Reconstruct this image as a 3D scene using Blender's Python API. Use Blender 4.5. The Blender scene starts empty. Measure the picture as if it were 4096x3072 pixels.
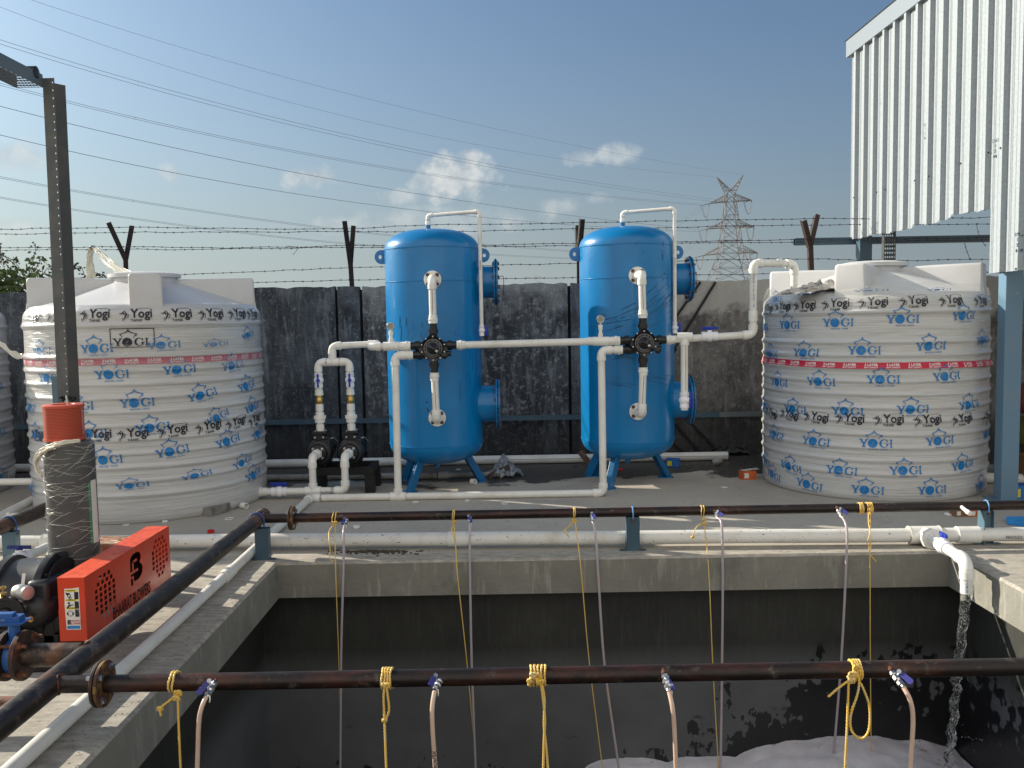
import bpy, bmesh, math, random
from mathutils import Vector, Matrix, noise as mnoise
from math import sin, cos, pi, radians, sqrt, atan2
random.seed(7)
V = Vector
sc = bpy.context.scene
col = sc.collection

# ------------------------------------------------------------------ camera
FPX = 3500.0                      # focal length for a picture 4096 wide
PITCH = math.atan(264/3500.0); ROLL = radians(1.0)
CAM = V((0, 0, 1.5))
FW = V((0, cos(PITCH), -sin(PITCH)))
U0 = V((0, sin(PITCH), cos(PITCH))); R0 = V((1, 0, 0))
RT = R0*cos(ROLL) - U0*sin(ROLL); UP = U0*cos(ROLL) + R0*sin(ROLL)
cd = bpy.data.cameras.new("camera"); cd.sensor_width = 36; cd.lens = 36*FPX/4096
cd.clip_start = 0.05; cd.clip_end = 6000
cam = bpy.data.objects.new("camera", cd); col.objects.link(cam)
m = Matrix((RT, UP, -FW)).transposed().to_4x4(); m.translation = CAM
cam.matrix_world = m; sc.camera = cam

# ------------------------------------------------------------------ sun, sky, exposure
SUN = V((-2.1, 0.95, 1.08)).normalized()
sl = bpy.data.lights.new("sun", 'SUN'); sl.energy = 5.0; sl.angle = radians(0.55); sl.color = (1.0, 0.90, 0.75)
so = bpy.data.objects.new("sun", sl); col.objects.link(so); so.rotation_euler = SUN.to_track_quat('Z', 'Y').to_euler()
so.location = (-6, 4, 8)
sc.view_settings.view_transform = 'Standard'; sc.view_settings.look = 'None'
sc.view_settings.gamma = 1; sc.view_settings.exposure = 0.63

def pxdir(x, y):
    return (FW*FPX + RT*(x-2048) - UP*(y-1536)).normalized()

w = bpy.data.worlds.new("World"); sc.world = w; w.use_nodes = True
nt = w.node_tree; N = nt.nodes; L = nt.links; N.clear()
def wn(t, **k):
    n = N.new(t)
    for a, b in k.items(): setattr(n, a, b)
    return n
def wmath(op, a, b=None, c=None, clamp=False):
    n = wn('ShaderNodeMath', operation=op); n.use_clamp = clamp
    for i, v in enumerate((a, b, c)):
        if v is None: continue
        if isinstance(v, (int, float)): n.inputs[i].default_value = v
        else: L.new(v, n.inputs[i])
    return n.outputs[0]
sky = wn('ShaderNodeTexSky', sky_type='NISHITA'); sky.sun_disc = False
sky.sun_elevation = math.asin(SUN.z); sky.sun_rotation = atan2(SUN.x, SUN.y)
sky.altitude = 20; sky.air_density = 1.0; sky.dust_density = 4.2; sky.ozone_density = 1.3
tc = wn('ShaderNodeTexCoord')
def dotv(vec):
    n = wn('ShaderNodeVectorMath', operation='DOT_PRODUCT'); L.new(tc.outputs['Generated'], n.inputs[0])
    n.inputs[1].default_value = vec; return n.outputs['Value']
nz = wn('ShaderNodeTexNoise'); nz.inputs['Scale'].default_value = 34; nz.inputs['Detail'].default_value = 9
nz.inputs['Roughness'].default_value = 0.62; L.new(tc.outputs['Generated'], nz.inputs['Vector'])
nz2 = wn('ShaderNodeTexNoise'); nz2.inputs['Scale'].default_value = 9; nz2.inputs['Detail'].default_value = 5
L.new(tc.outputs['Generated'], nz2.inputs['Vector'])
total = None
# clouds: direction (as seen from the terrace), half width, half height, opacity
for (x, y, a, b, op) in ((1815, 710, 165, 105, .85), (1870, 640, 60, 62, .85), (1700, 725, 70, 55, .6), (1580, 785, 95, 32, .5), (1240, 705, 120, 48, .70),
                         (2320, 625, 80, 42, .5), (2470, 615, 90, 46, .5), (2230, 830, 110, 42, .38), (2400, 795, 60, 34, .38), (690, 695, 48, 36, .5), (60, 625, 150, 60, .5),
                         (1350, 900, 110, 40, .40), (60, 915, 110, 45, .38), (1800, 880, 380, 60, .35)):
    d = pxdir(x, y); ex = d.cross(V((0, 0, 1))).normalized(); ey = ex.cross(d).normalized()
    k = wmath('MAXIMUM', dotv(d), 0.05)
    u = wmath('DIVIDE', wmath('DIVIDE', dotv(ex), k), a/FPX)
    v = wmath('DIVIDE', wmath('DIVIDE', dotv(ey), k), b/FPX)
    q = wmath('SQRT', wmath('ADD', wmath('MULTIPLY', u, u), wmath('MULTIPLY', v, v)))
    s = wmath('SUBTRACT', 1.0, q)
    s = wmath('ADD', s, wmath('MULTIPLY', wmath('SUBTRACT', nz.outputs[0], 0.48), 2.2))
    s = wmath('MULTIPLY', wmath('MULTIPLY', s, 1.5, clamp=True), op)
    s = wmath('MULTIPLY', s, wmath('GREATER_THAN', dotv(d), 0.2))
    total = s if total is None else wmath('MAXIMUM', total, s)
mix = wn('ShaderNodeMix', data_type='RGBA'); 
cc = wn('ShaderNodeMix', data_type='RGBA'); cc.inputs['A'].default_value = (2.9, 3.25, 3.5, 1); cc.inputs['B'].default_value = (4.9, 5.0, 4.8, 1)
L.new(wmath('MULTIPLY', wmath('SUBTRACT', nz.outputs[0], 0.38), 3.2, clamp=True), cc.inputs['Factor'])
def rng(v, a, b, smooth=True):
    n = wn('ShaderNodeMapRange'); n.interpolation_type = 'SMOOTHSTEP' if smooth else 'LINEAR'; L.new(v, n.inputs['Value']); n.inputs['From Min'].default_value = a; n.inputs['From Max'].default_value = b; return n.outputs[0]
def cmix(f, a, b, mode='MIX'):
    n = wn('ShaderNodeMix', data_type='RGBA', blend_type=mode)
    for k, v in (('Factor', f), ('A', a), ('B', b)):
        if isinstance(v, (int, float)): n.inputs[k].default_value = v
        elif isinstance(v, tuple): n.inputs[k].default_value = (*v, 1)
        else: L.new(v, n.inputs[k])
    return n.outputs['Result']
SH = V((SUN.x, SUN.y, 0)).normalized()
zc_ = wmath('MAXIMUM', dotv(V((0, 0, 1))), 0.0)
base = cmix(1.0, sky.outputs[0], (.40, .575, .755), 'MULTIPLY')
haze = cmix(rng(dotv(SH), -.15, .95, False), (1.95, 2.35, 2.6), (4.0, 4.45, 4.4))
hf = wmath('MULTIPLY', wmath('POWER', 2.718, wmath('MULTIPLY', zc_, -1/.17)), .93)
base = cmix(hf, base, haze)
back = rng(dotv(V((0, -1, 0))), .05, .7)          # bright fill added to the sky behind the viewer, lifts camera-facing sides
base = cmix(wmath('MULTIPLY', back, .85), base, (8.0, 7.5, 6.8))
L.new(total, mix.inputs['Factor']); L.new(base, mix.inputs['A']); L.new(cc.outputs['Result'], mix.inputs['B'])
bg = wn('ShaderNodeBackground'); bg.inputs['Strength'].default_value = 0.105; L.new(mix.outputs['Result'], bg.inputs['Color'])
wo = wn('ShaderNodeOutputWorld'); L.new(bg.outputs[0], wo.inputs['Surface'])

# ------------------------------------------------------------------ where a sight line from the terrace meets a plane
def ray(x, y): return FW + RT*((x-2048)/FPX) - UP*((y-1536)/FPX)
def onZ(x, y, z=0.0):
    d = ray(x, y); return CAM + d*((z-CAM.z)/d.z)
def onY(x, y, Y):
    d = ray(x, y); return CAM + d*(Y/d.y)
def onX(x, y, X):
    d = ray(x, y); return CAM + d*(X/d.x)

# ------------------------------------------------------------------ materials
def mat(name, base, rough=0.5, metal=0.0, var=None, var2=None, bump=None, coat=0.0, stretch=None, spec=None, trans=0.0, alpha=1.0, ior=1.45, sss=0):
    m = bpy.data.materials.new(name); m.use_nodes = True
    t = m.node_tree; n = t.nodes; l = t.links; b = n['Principled BSDF']
    b.inputs['Base Color'].default_value = (*base, 1); b.inputs['Roughness'].default_value = rough
    b.inputs['Metallic'].default_value = metal; b.inputs['Coat Weight'].default_value = coat
    b.inputs['Coat Roughness'].default_value = 0.12
    b.inputs['Transmission Weight'].default_value = trans; b.inputs['Alpha'].default_value = alpha; b.inputs['IOR'].default_value = ior
    if spec is not None: b.inputs['Specular IOR Level'].default_value = spec
    co = n.new('ShaderNodeTexCoord'); vec = co.outputs['Object']
    if stretch:
        mp = n.new('ShaderNodeMapping'); mp.inputs['Scale'].default_value = stretch; l.new(vec, mp.inputs['Vector']); vec = mp.outputs[0]
    cur = None
    for k, vv in enumerate((var, var2)):
        if not vv: continue
        scale, c2, lo, hi = vv[:4]; det = vv[4] if len(vv) > 4 else 6; ro = vv[5] if len(vv) > 5 else 0.6
        no = n.new('ShaderNodeTexNoise'); no.inputs['Scale'].default_value = scale; no.inputs['Detail'].default_value = det
        no.inputs['Roughness'].default_value = ro
        l.new(vec if k == 0 else co.outputs['Object'], no.inputs['Vector'])
        r = n.new('ShaderNodeMapRange'); r.inputs['From Min'].default_value = lo; r.inputs['From Max'].default_value = hi
        l.new(no.outputs[0], r.inputs['Value'])
        mx = n.new('ShaderNodeMix'); mx.data_type = 'RGBA'; mx.inputs['B'].default_value = (*c2, 1)
        if cur is None: mx.inputs['A'].default_value = (*base, 1)
        else: l.new(cur, mx.inputs['A'])
        l.new(r.outputs[0], mx.inputs['Factor']); cur = mx.outputs['Result']
    if cur is not None: l.new(cur, b.inputs['Base Color'])
    if bump:
        no = n.new('ShaderNodeTexNoise'); no.inputs['Scale'].default_value = bump[0]; no.inputs['Detail'].default_value = 6
        no.inputs['Roughness'].default_value = 0.65; l.new(vec, no.inputs['Vector'])
        bp = n.new('ShaderNodeBump'); bp.inputs['Strength'].default_value = bump[1]; bp.inputs['Distance'].default_value = bump[2]
        l.new(no.outputs[0], bp.inputs['Height']); l.new(bp.outputs[0], b.inputs['Normal'])
    return m

M = {}
M['pvc'] = mat('white_pvc', (.72, .72, .68), .35, var=(5, (.60, .58, .52), .48, .75), var2=(60, (.5, .47, .41), .66, .74), bump=(30, .06, .002))
M['pvc_dirty'] = mat('speckled_pvc', (.73, .73, .69), .4, var=(70, (.10, .09, .08), .665, .70, 3, .5), var2=(6, (.56, .52, .45), .5, .8), stretch=(.55, 1, 1))
M['pvc_grey'] = mat('dusty_grey_pvc', (.30, .30, .29), .55, var=(6, (.12, .11, .10), .45, .7))
M['fit'] = mat('white_fitting', (.76, .76, .72), .32, var=(14, (.62, .59, .53), .5, .8))
M['valve_w'] = mat('bright_white_valve', (.80, .80, .84), .3, var=(14, (.7, .7, .72), .5, .8))
M['handle'] = mat('blue_handle', (.010, .035, .36), .32)
M['navy'] = mat('navy_handle', (.012, .02, .16), .35)
M['lever'] = mat('violet_lever', (.045, .045, .22), .3, var=(60, (.4, .4, .55), .62, .68))
M['chrome'] = mat('nickel', (.62, .61, .58), .28, 1.0, var=(30, (.35, .33, .3), .5, .7))
M['brass'] = mat('brass', (.55, .36, .12), .32, 1.0, var=(20, (.3, .17, .06), .5, .7))
M['black'] = mat('black_plastic', (.012, .013, .015), .28)
M['castblack'] = mat('black_cast', (.012, .013, .015), .38, bump=(80, .15, .002))
M['blackframe'] = mat('black_frame', (.010, .010, .011), .45)
M['blackpaint'] = mat('dusty_black_paint', (.022, .024, .028), .38, var=(5, (.09, .085, .078), .5, .8), bump=(40, .08, .002))
M['silver'] = mat('zinc_bolt', (.55, .56, .58), .3, 1.0)
M['rustbolt'] = mat('rusty_bolt', (.16, .075, .045), .7, var=(60, (.05, .03, .02), .45, .6))
M['steel'] = mat('dark_rusty_pipe', (.030, .024, .021), .42, .35, var=(8, (.13, .055, .028), .52, .68, 8, .7), var2=(16, (.17, .14, .115), .54, .70, 8, .75), bump=(30, .5, .004), stretch=(1, .4, 1))
M['steelx'] = mat('dark_rusty_pipe_long', (.020, .015, .014), .38, .35, var=(9, (.085, .030, .019), .50, .68, 8, .7), var2=(16, (.13, .11, .095), .57, .72, 8, .75), bump=(30, .5, .004), stretch=(.35, 1, 1))
M['flange'] = mat('rusty_flange', (.075, .032, .018), .65, .2, var=(22, (.26, .16, .055), .46, .6, 8, .7), bump=(50, .3, .003))
M['flange_dark'] = mat('dark_rusty_flange', (.035, .022, .018), .6, .2, var=(14, (.16, .05, .022), .5, .7), bump=(50, .3, .003))
M['weld'] = mat('weld_rust', (.16, .055, .025), .7, var=(60, (.05, .025, .02), .45, .6), bump=(90, .5, .004))
M['vessel'] = mat('blue_gloss_paint', (.0005, .17, .43), .30, var=(2.2, (.001, .145, .37), .4, .7), var2=(13, (.004, .10, .27), .60, .74, 8, .75), bump=(3, .10, .02), coat=.2)
M['vessel_leg'] = mat('blue_leg_paint', (.008, .14, .34), .35, var=(6, (.02, .07, .13), .55, .75), bump=(30, .1, .002))
M['vessel_dark'] = mat('dark_rubber', (.012, .012, .012), .6, bump=(60, .3, .004))
M['scuff'] = mat('dark_scuff', (.012, .055, .12), .5)
M['bracket'] = mat('blue_grey_paint', (.085, .155, .20), .42, var=(8, (.13, .19, .22), .5, .8))
M['bracketdk'] = mat('blue_grey_dark', (.050, .095, .135), .42, var=(8, (.07, .12, .15), .5, .8))
M['column'] = mat('blue_column_paint', (.115, .215, .31), .38, var=(4, (.15, .22, .28), .5, .8), var2=(9, (.30, .28, .25), .68, .72))
M['ubolt'] = mat('blue_ubolt', (.02, .09, .30), .35)
M['ubolt2'] = mat('pale_blue_ubolt', (.12, .30, .58), .35)
M['galv'] = mat('galvanised_tray', (.095, .102, .105), .5, .5, var=(7, (.14, .14, .135), .45, .7), bump=(40, .1, .001))
M['galv2'] = mat('galvanised_blue', (.15, .19, .20), .45, .4, var=(7, (.2, .2, .2), .45, .7))
M['postrust'] = mat('rusty_angle', (.010, .008, .008), .8, var=(20, (.030, .016, .012), .5, .7))
M['postrust2'] = mat('red_brown_angle', (.032, .017, .014), .7, var=(20, (.028, .018, .015), .5, .7))
M['wire'] = mat('barbed_wire', (.030, .022, .026), .6, .3)
M['cable'] = mat('conductor', (.16, .19, .25), .5)
M['lattice'] = mat('galvanised_lattice', (.20, .185, .185), .6, .2)
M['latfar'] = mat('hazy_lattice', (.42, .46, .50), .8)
M['rope'] = mat('yellow_rope', (.78, .50, .09), .6, var=(30, (.70, .55, .27), .45, .65), bump=(200, .3, .001))
M['hose'] = mat('braided_hose', (.58, .40, .30), .35, var=(12, (.66, .50, .40), .4, .7), bump=(300, .3, .0006), coat=.3)
M['hosefar'] = mat('clear_grey_hose', (.42, .37, .40), .28, var=(4, (.50, .38, .32), .5, .7), coat=.4)
M['red'] = mat('red_guard_paint', (.64, .050, .014), .32, var=(3, (.56, .04, .012), .4, .7), coat=.25)
M['redtop'] = mat('red_guard_dusty', (.66, .085, .035), .45, var=(26, (.50, .04, .018), .5, .58, 8, .75), var2=(7, (.7, .15, .08), .5, .8))
M['redfilter'] = mat('red_filter_paint', (.50, .075, .035), .45, var=(6, (.55, .12, .07), .5, .8))
M['darkin'] = mat('dark_inside', (.006, .006, .007), .8)
M['film'] = mat('cling_film', (.86, .85, .80), .18, var=(6, (.7, .7, .68), .4, .7), alpha=.07)
M['filmthick'] = mat('bunched_film', (.80, .77, .66), .3, bump=(60, .6, .01), alpha=.85)
M['strand'] = mat('film_strand', (.82, .80, .72), .3, alpha=.7)
M['cap'] = mat('white_cap', (.75, .75, .72), .4)
M['redcap'] = mat('red_cap', (.55, .02, .02), .35)
M['green'] = mat('green_label', (.01, .22, .07), .4)
M['paper'] = mat('label_paper', (.72, .70, .66), .5)
M['ink'] = mat('black_ink', (.012, .012, .024), .5, var=(24, (.16, .16, .17), .60, .72, 6, .7))
M['dialgrey'] = mat('dial_grey', (.30, .30, .29), .4)
M['markgrey'] = mat('moulded_marking', (.34, .34, .34), .5)
M['filmband'] = mat('wrinkled_film', (.80, .79, .74), .14, var=(3, (.6, .59, .55), .4, .7), bump=(3, 1.0, .02), stretch=(1.2, 1.2, 26), alpha=.20, coat=.6)
M['inkblue'] = mat('blue_print', (.003, .17, .46), .35, var=(16, (.18, .32, .46), .56, .72, 6, .7))
M['inklabelblue'] = mat('label_blue', (.03, .22, .55), .45)
M['inkred'] = mat('label_red', (.45, .02, .03), .45)
M['yellow'] = mat('label_yellow', (.80, .66, .02), .45)
M['tapered'] = mat('red_tape', (.50, .012, .045), .35)
M['tapepink'] = mat('pink_red_tape', (.50, .06, .14), .35)
M['tapeclear'] = mat('white_tape', (.62, .63, .64), .3)
M['white'] = mat('white_print', (.82, .80, .80), .4)
M['clad'] = mat('galvalume_sheet', (.31, .345, .37), .6, .1, var=(45, (.27, .30, .325), .45, .6), bump=(60, .12, .0015))
M['cladtrim'] = mat('galvalume_trim', (.27, .30, .33), .4, .35, bump=(60, .1, .001))
M['brick'] = mat('grey_block', (.23, .22, .20), .9, var=(20, (.15, .145, .13), .45, .6), bump=(60, .8, .006))
M['leaf'] = mat('leaf', (.045, .085, .018), .5, var=(3, (.09, .14, .03), .45, .6))
M['leafdk'] = mat('dry_leaf', (.045, .045, .025), .6)
M['twig'] = mat('twig', (.09, .07, .055), .8)
M['cloth'] = mat('dirty_cloth', (.48, .46, .42), .9, var=(14, (.15, .14, .13), .5, .62), bump=(40, .5, .01))
M['bag'] = mat('plastic_bag', (.36, .40, .44), .3, var=(12, (.22, .25, .29), .45, .6), bump=(14, .9, .03), alpha=.85)
M['orangebox'] = mat('orange_card', (.62, .13, .025), .6, var=(30, (.4, .07, .02), .55, .6))
M['brownbox'] = mat('brown_card', (.22, .11, .05), .7)
M['bluebox'] = mat('blue_card', (.02, .14, .42), .5)
M['ltblue'] = mat('light_blue_sheet', (.03, .26, .62), .4)
M['yellowcard'] = mat('yellow_card', (.75, .62, .03), .5)
M['brownfilm'] = mat('brown_taped_pack', (.36, .15, .055), .25, var=(20, (.22, .08, .03), .45, .6), bump=(16, .9, .02), stretch=(1, 4, 4))
M['redbag'] = mat('red_sack', (.24, .05, .04), .7, bump=(20, .5, .02))
M['olivebag'] = mat('olive_sack', (.14, .12, .03), .7, bump=(20, .5, .02))
M['soilhill'] = mat('dry_ground', (.22, .19, .14), .9, var=(.02, (.10, .12, .05), .45, .6))

def tank_material():
    m = mat('moulded_tank_plastic', (.53, .535, .53), .26, var=(5, (.45, .445, .425), .48, .75), bump=(2.6, .8, .012), stretch=(.8, .8, 22), coat=.5)
    return m
M['tank'] = tank_material()
M['tanktop'] = mat('bare_tank_plastic', (.54, .545, .55), .42, var=(4, (.50, .49, .47), .45, .75), bump=(8, .06, .004))
M['tankshade'] = mat('shaded_wrapped_plastic', (.50, .51, .53), .34, var=(5, (.42, .42, .42), .48, .75), bump=(2.2, .5, .010), stretch=(.8, .8, 22), coat=.5)  # darker, bluer copy of the tank plastic, shade put into the colour

# ------------------------------------------------------------------ object helpers
ORG = {}
def tag(o, label=None, cat=None, group=None, kind=None):
    if label: o['label'] = label
    if cat: o['category'] = cat
    if group: o['group'] = group
    if kind: o['kind'] = kind
    return o
def thing(name, loc, label, cat, group=None):
    o = bpy.data.objects.new(name, None); col.objects.link(o); o.location = loc; o.empty_display_size = .1
    ORG[o.name] = V(loc); return tag(o, label, cat, group)

class MB:
    def __init__(s): s.v = []; s.f = []; s.mi = []; s.cm = 0
    def add(s, vs, fs):
        b = len(s.v); s.v.extend([V(q) for q in vs]); s.f.extend([tuple(b+i for i in q) for q in fs]); s.mi.extend([s.cm]*len(fs)); return s
    def frame(s, d, hint=None):
        d = d.normalized()
        h = V(hint) if hint is not None else (V((0, 0, 1)) if abs(d.z) < .9 else V((0, 1, 0)))
        a = h - d*h.dot(d); a.normalize(); return a, d.cross(a).normalized()
    def tube(s, pts, r, seg=12, caps=True, lobes=None, twist=0.0, hint=None):
        pts = [V(p) for p in pts]; n = len(pts); rs = r if isinstance(r, (list, tuple)) else [r]*n
        tang = []
        for i in range(n):
            a = pts[max(0, i-1)]; b = pts[min(n-1, i+1)]; t = (b-a)
            tang.append(t.normalized() if t.length > 1e-9 else V((0, 0, 1)))
        na, _ = s.frame(tang[0], hint); vs = []; acc = 0
        for i in range(n):
            t = tang[i]; na = na - t*na.dot(t)
            if na.length < 1e-6: na, _ = s.frame(t)
            na.normalize(); nb = t.cross(na)
            if i: acc += (pts[i]-pts[i-1]).length
            ph = twist*acc
            for k in range(seg):
                an = 2*pi*k/seg
                rr = rs[i]*(1 if lobes is None else 1 + lobes*cos(3*an))
                vs.append(pts[i] + (na*cos(an+ph) + nb*sin(an+ph))*rr)
        fs = []
        for i in range(n-1):
            for k in range(seg):
                k2 = (k+1) % seg
                fs.append((i*seg+k, i*seg+k2, (i+1)*seg+k2, (i+1)*seg+k))
        if caps:
            fs.append(tuple(range(seg-1, -1, -1))); fs.append(tuple((n-1)*seg+k for k in range(seg)))
        return s.add(vs, fs)
    def cyl(s, a, b, r, seg=16, r2=None, caps=True):
        return s.tube([a, b], [r, r if r2 is None else r2], seg, caps)
    def lathe(s, c, axis, prof, seg=24, closed=False, hint=None):
        # prof = [(distance along axis, radius)]
        c = V(c); ax = V(axis).normalized(); a, b = s.frame(ax, hint); vs = []
        for (h, r) in prof:
            for k in range(seg):
                an = 2*pi*k/seg; vs.append(c + ax*h + (a*cos(an)+b*sin(an))*r)
        fs = []; n = len(prof)
        for i in range(n-1):
            for k in range(seg):
                k2 = (k+1) % seg; fs.append((i*seg+k, i*seg+k2, (i+1)*seg+k2, (i+1)*seg+k))
        if prof[0][1] > 1e-6 and not closed: fs.append(tuple(range(seg-1, -1, -1)))
        if prof[-1][1] > 1e-6 and not closed: fs.append(tuple((n-1)*seg+k for k in range(seg)))
        return s.add(vs, fs)
    def box(s, c, size, ax=None):
        c = V(c); hx, hy, hz = [q/2 for q in size]
        X, Y, Z = ax if ax else (V((1, 0, 0)), V((0, 1, 0)), V((0, 0, 1)))
        vs = [c + X*(i*hx) + Y*(j*hy) + Z*(k*hz) for k in (-1, 1) for j in (-1, 1) for i in (-1, 1)]
        return s.add(vs, [(0, 2, 3, 1), (4, 5, 7, 6), (0, 1, 5, 4), (2, 6, 7, 3), (0, 4, 6, 2), (1, 3, 7, 5)])
    def bar(s, a, b, wd, ht, up=None):
        a = V(a); b = V(b); d = b-a; L_ = d.length; d.normalize()
        u, v = s.frame(d, up); return s.box((a+b)/2, (L_, wd, ht), (d, v, u))
    def sphere(s, c, r, seg=12, rings=8, sq=(1, 1, 1)):
        prof = [(-r*cos(pi*i/rings), max(r*sin(pi*i/rings), 1e-5)) for i in range(rings+1)]
        n0 = len(s.v); s.lathe(c, (0, 0, 1), prof, seg, closed=True)
        for i in range(n0, len(s.v)):
            q = s.v[i]-V(c); s.v[i] = V(c)+V((q.x*sq[0], q.y*sq[1], q.z*sq[2]))
        return s
    def quad(s, a, b, c, d): return s.add([a, b, c, d], [(0, 1, 2, 3)])
    def build(s, name, mt, parent=None, smooth=True, angle=40, bevel=0, kind=None):
        o0 = V((0, 0, 0))
        if parent is not None: o0 = ORG.get(parent.name, V((0, 0, 0)))
        me = bpy.data.meshes.new(name); me.from_pydata([tuple(q-o0) for q in s.v], [], s.f)
        bm = bmesh.new(); bm.from_mesh(me); bmesh.ops.recalc_face_normals(bm, faces=bm.faces); bm.to_mesh(me); bm.free()
        ms = mt if isinstance(mt, (list, tuple)) else [mt]
        for q in ms: me.materials.append(M[q] if isinstance(q, str) else q)
        if len(ms) > 1:
            for p, i in zip(me.polygons, s.mi): p.material_index = i
        if smooth:
            me.polygons.foreach_set('use_smooth', [True]*len(me.polygons)); me.set_sharp_from_angle(angle=radians(angle))
        me.update()
        o = bpy.data.objects.new(name, me); col.objects.link(o)
        if parent is not None: o.parent = parent
        ORG[o.name] = o0
        if bevel:
            b = o.modifiers.new('b', 'BEVEL'); b.width = bevel; b.segments = 2; b.limit_method = 'ANGLE'; b.angle_limit = radians(35)
        if kind: o['kind'] = kind
        return o

def absorb(dst, *srcs):
    """surface pattern joins the mesh it lies on, keeping its own material"""
    me = dst.data; bm = bmesh.new(); bm.from_mesh(me)
    for s in srcs:
        k = len(me.materials)
        for q in s.data.materials: me.materials.append(q)
        off = ORG.get(s.name, V((0, 0, 0)))-ORG.get(dst.name, V((0, 0, 0))); vm = [bm.verts.new(v.co+off) for v in s.data.vertices]
        for f in s.data.polygons:
            try: nf = bm.faces.new([vm[i] for i in f.vertices])
            except ValueError: continue
            nf.material_index = k+f.material_index; nf.smooth = False
        bpy.data.objects.remove(s)
    bm.to_mesh(me); bm.free(); me.update(); return dst
def copy_tree(o, parent=None):
    c = o.copy(); col.objects.link(c)
    if parent is not None: c.parent = parent
    for ch in list(o.children): copy_tree(ch, c)
    return c
def struct(mb, name, mt, **k):
    o = mb.build(name, mt, None, **k); o['kind'] = 'structure'; return o

def bez(pts, n=8):
    """smooth curve through points (Catmull-Rom)"""
    pts = [V(p) for p in pts]; out = []
    for i in range(len(pts)-1):
        p0 = pts[max(0, i-1)]; p1 = pts[i]; p2 = pts[i+1]; p3 = pts[min(len(pts)-1, i+2)]
        for k in range(n):
            t = k/n
            out.append(0.5*((2*p1) + (p2-p0)*t + (2*p0-5*p1+4*p2-p3)*t*t + (3*p1-p0-3*p2+p3)*t**3))
    out.append(pts[-1]); return out

# text and filled 2D outlines, returned as flat vertices and faces
def text2d(body, bold=0.0, space=1.0):
    cu = bpy.data.curves.new('t', 'FONT'); cu.body = body; cu.size = 1; cu.offset = bold; cu.space_character = space
    cu.align_x = 'CENTER'; cu.resolution_u = 2
    o = bpy.data.objects.new('t', cu); col.objects.link(o)
    bpy.context.view_layer.update()
    me = bpy.data.meshes.new_from_object(o.evaluated_get(bpy.context.evaluated_depsgraph_get()))
    vs = [(q.co.x, q.co.y) for q in me.vertices]; fs = [tuple(p.vertices) for p in me.polygons]
    bpy.data.objects.remove(o); bpy.data.curves.remove(cu); bpy.data.meshes.remove(me)
    return vs, fs
def fill2d(polys, extrude=0.0):
    cu = bpy.data.curves.new('c', 'CURVE'); cu.dimensions = '2D'; cu.fill_mode = 'BOTH'; cu.extrude = extrude
    for p in polys:
        sp = cu.splines.new('POLY'); sp.points.add(len(p)-1)
        for i, q in enumerate(p): sp.points[i].co = (q[0], q[1], 0, 1)
        sp.use_cyclic_u = True
    o = bpy.data.objects.new('c', cu); col.objects.link(o)
    bpy.context.view_layer.update()
    me = bpy.data.meshes.new_from_object(o.evaluated_get(bpy.context.evaluated_depsgraph_get()))
    vs = [tuple(q.co) for q in me.vertices]; fs = [tuple(p.vertices) for p in me.polygons]
    bpy.data.objects.remove(o); bpy.data.curves.remove(cu); bpy.data.meshes.remove(me)
    return vs, fs
def scale2d(vf, sx, sy=None, ox=0, oy=0):
    sy = sx if sy is None else sy
    return [(q[0]*sx+ox, q[1]*sy+oy) for q in vf[0]], vf[1]
def join2d(lst):
    vs = []; fs = []
    for a, b in lst:
        n = len(vs); vs += [tuple(q[:2]) for q in a]; fs += [tuple(i+n for i in f) for f in b]
    return vs, fs
def place2d(mb, vf, o, ex, ey, lift=0.0):
    ex = V(ex); ey = V(ey); n = ex.cross(ey).normalized()
    mb.add([V(o)+ex*q[0]+ey*q[1]+n*lift for q in vf[0]], vf[1])
def ell(cx, cy, rx, ry, n=16, a0=0): return [(cx+rx*cos(a0+2*pi*i/n), cy+ry*sin(a0+2*pi*i/n)) for i in range(n)]
def stroke(pts, ws):
    """a 2D brush stroke through points with widths"""
    n = len(pts); Lh = []; Rh = []
    for i in range(n):
        a = pts[max(0, i-1)]; b = pts[min(n-1, i+1)]; dx, dy = b[0]-a[0], b[1]-a[1]; l = sqrt(dx*dx+dy*dy) or 1
        nx, ny = -dy/l, dx/l; w_ = ws[i]/2
        Lh.append((pts[i][0]+nx*w_, pts[i][1]+ny*w_)); Rh.append((pts[i][0]-nx*w_, pts[i][1]-ny*w_))
    vs = Lh+Rh; return vs, [(i, i+1, n+i+1, n+i) for i in range(n-1)]
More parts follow.
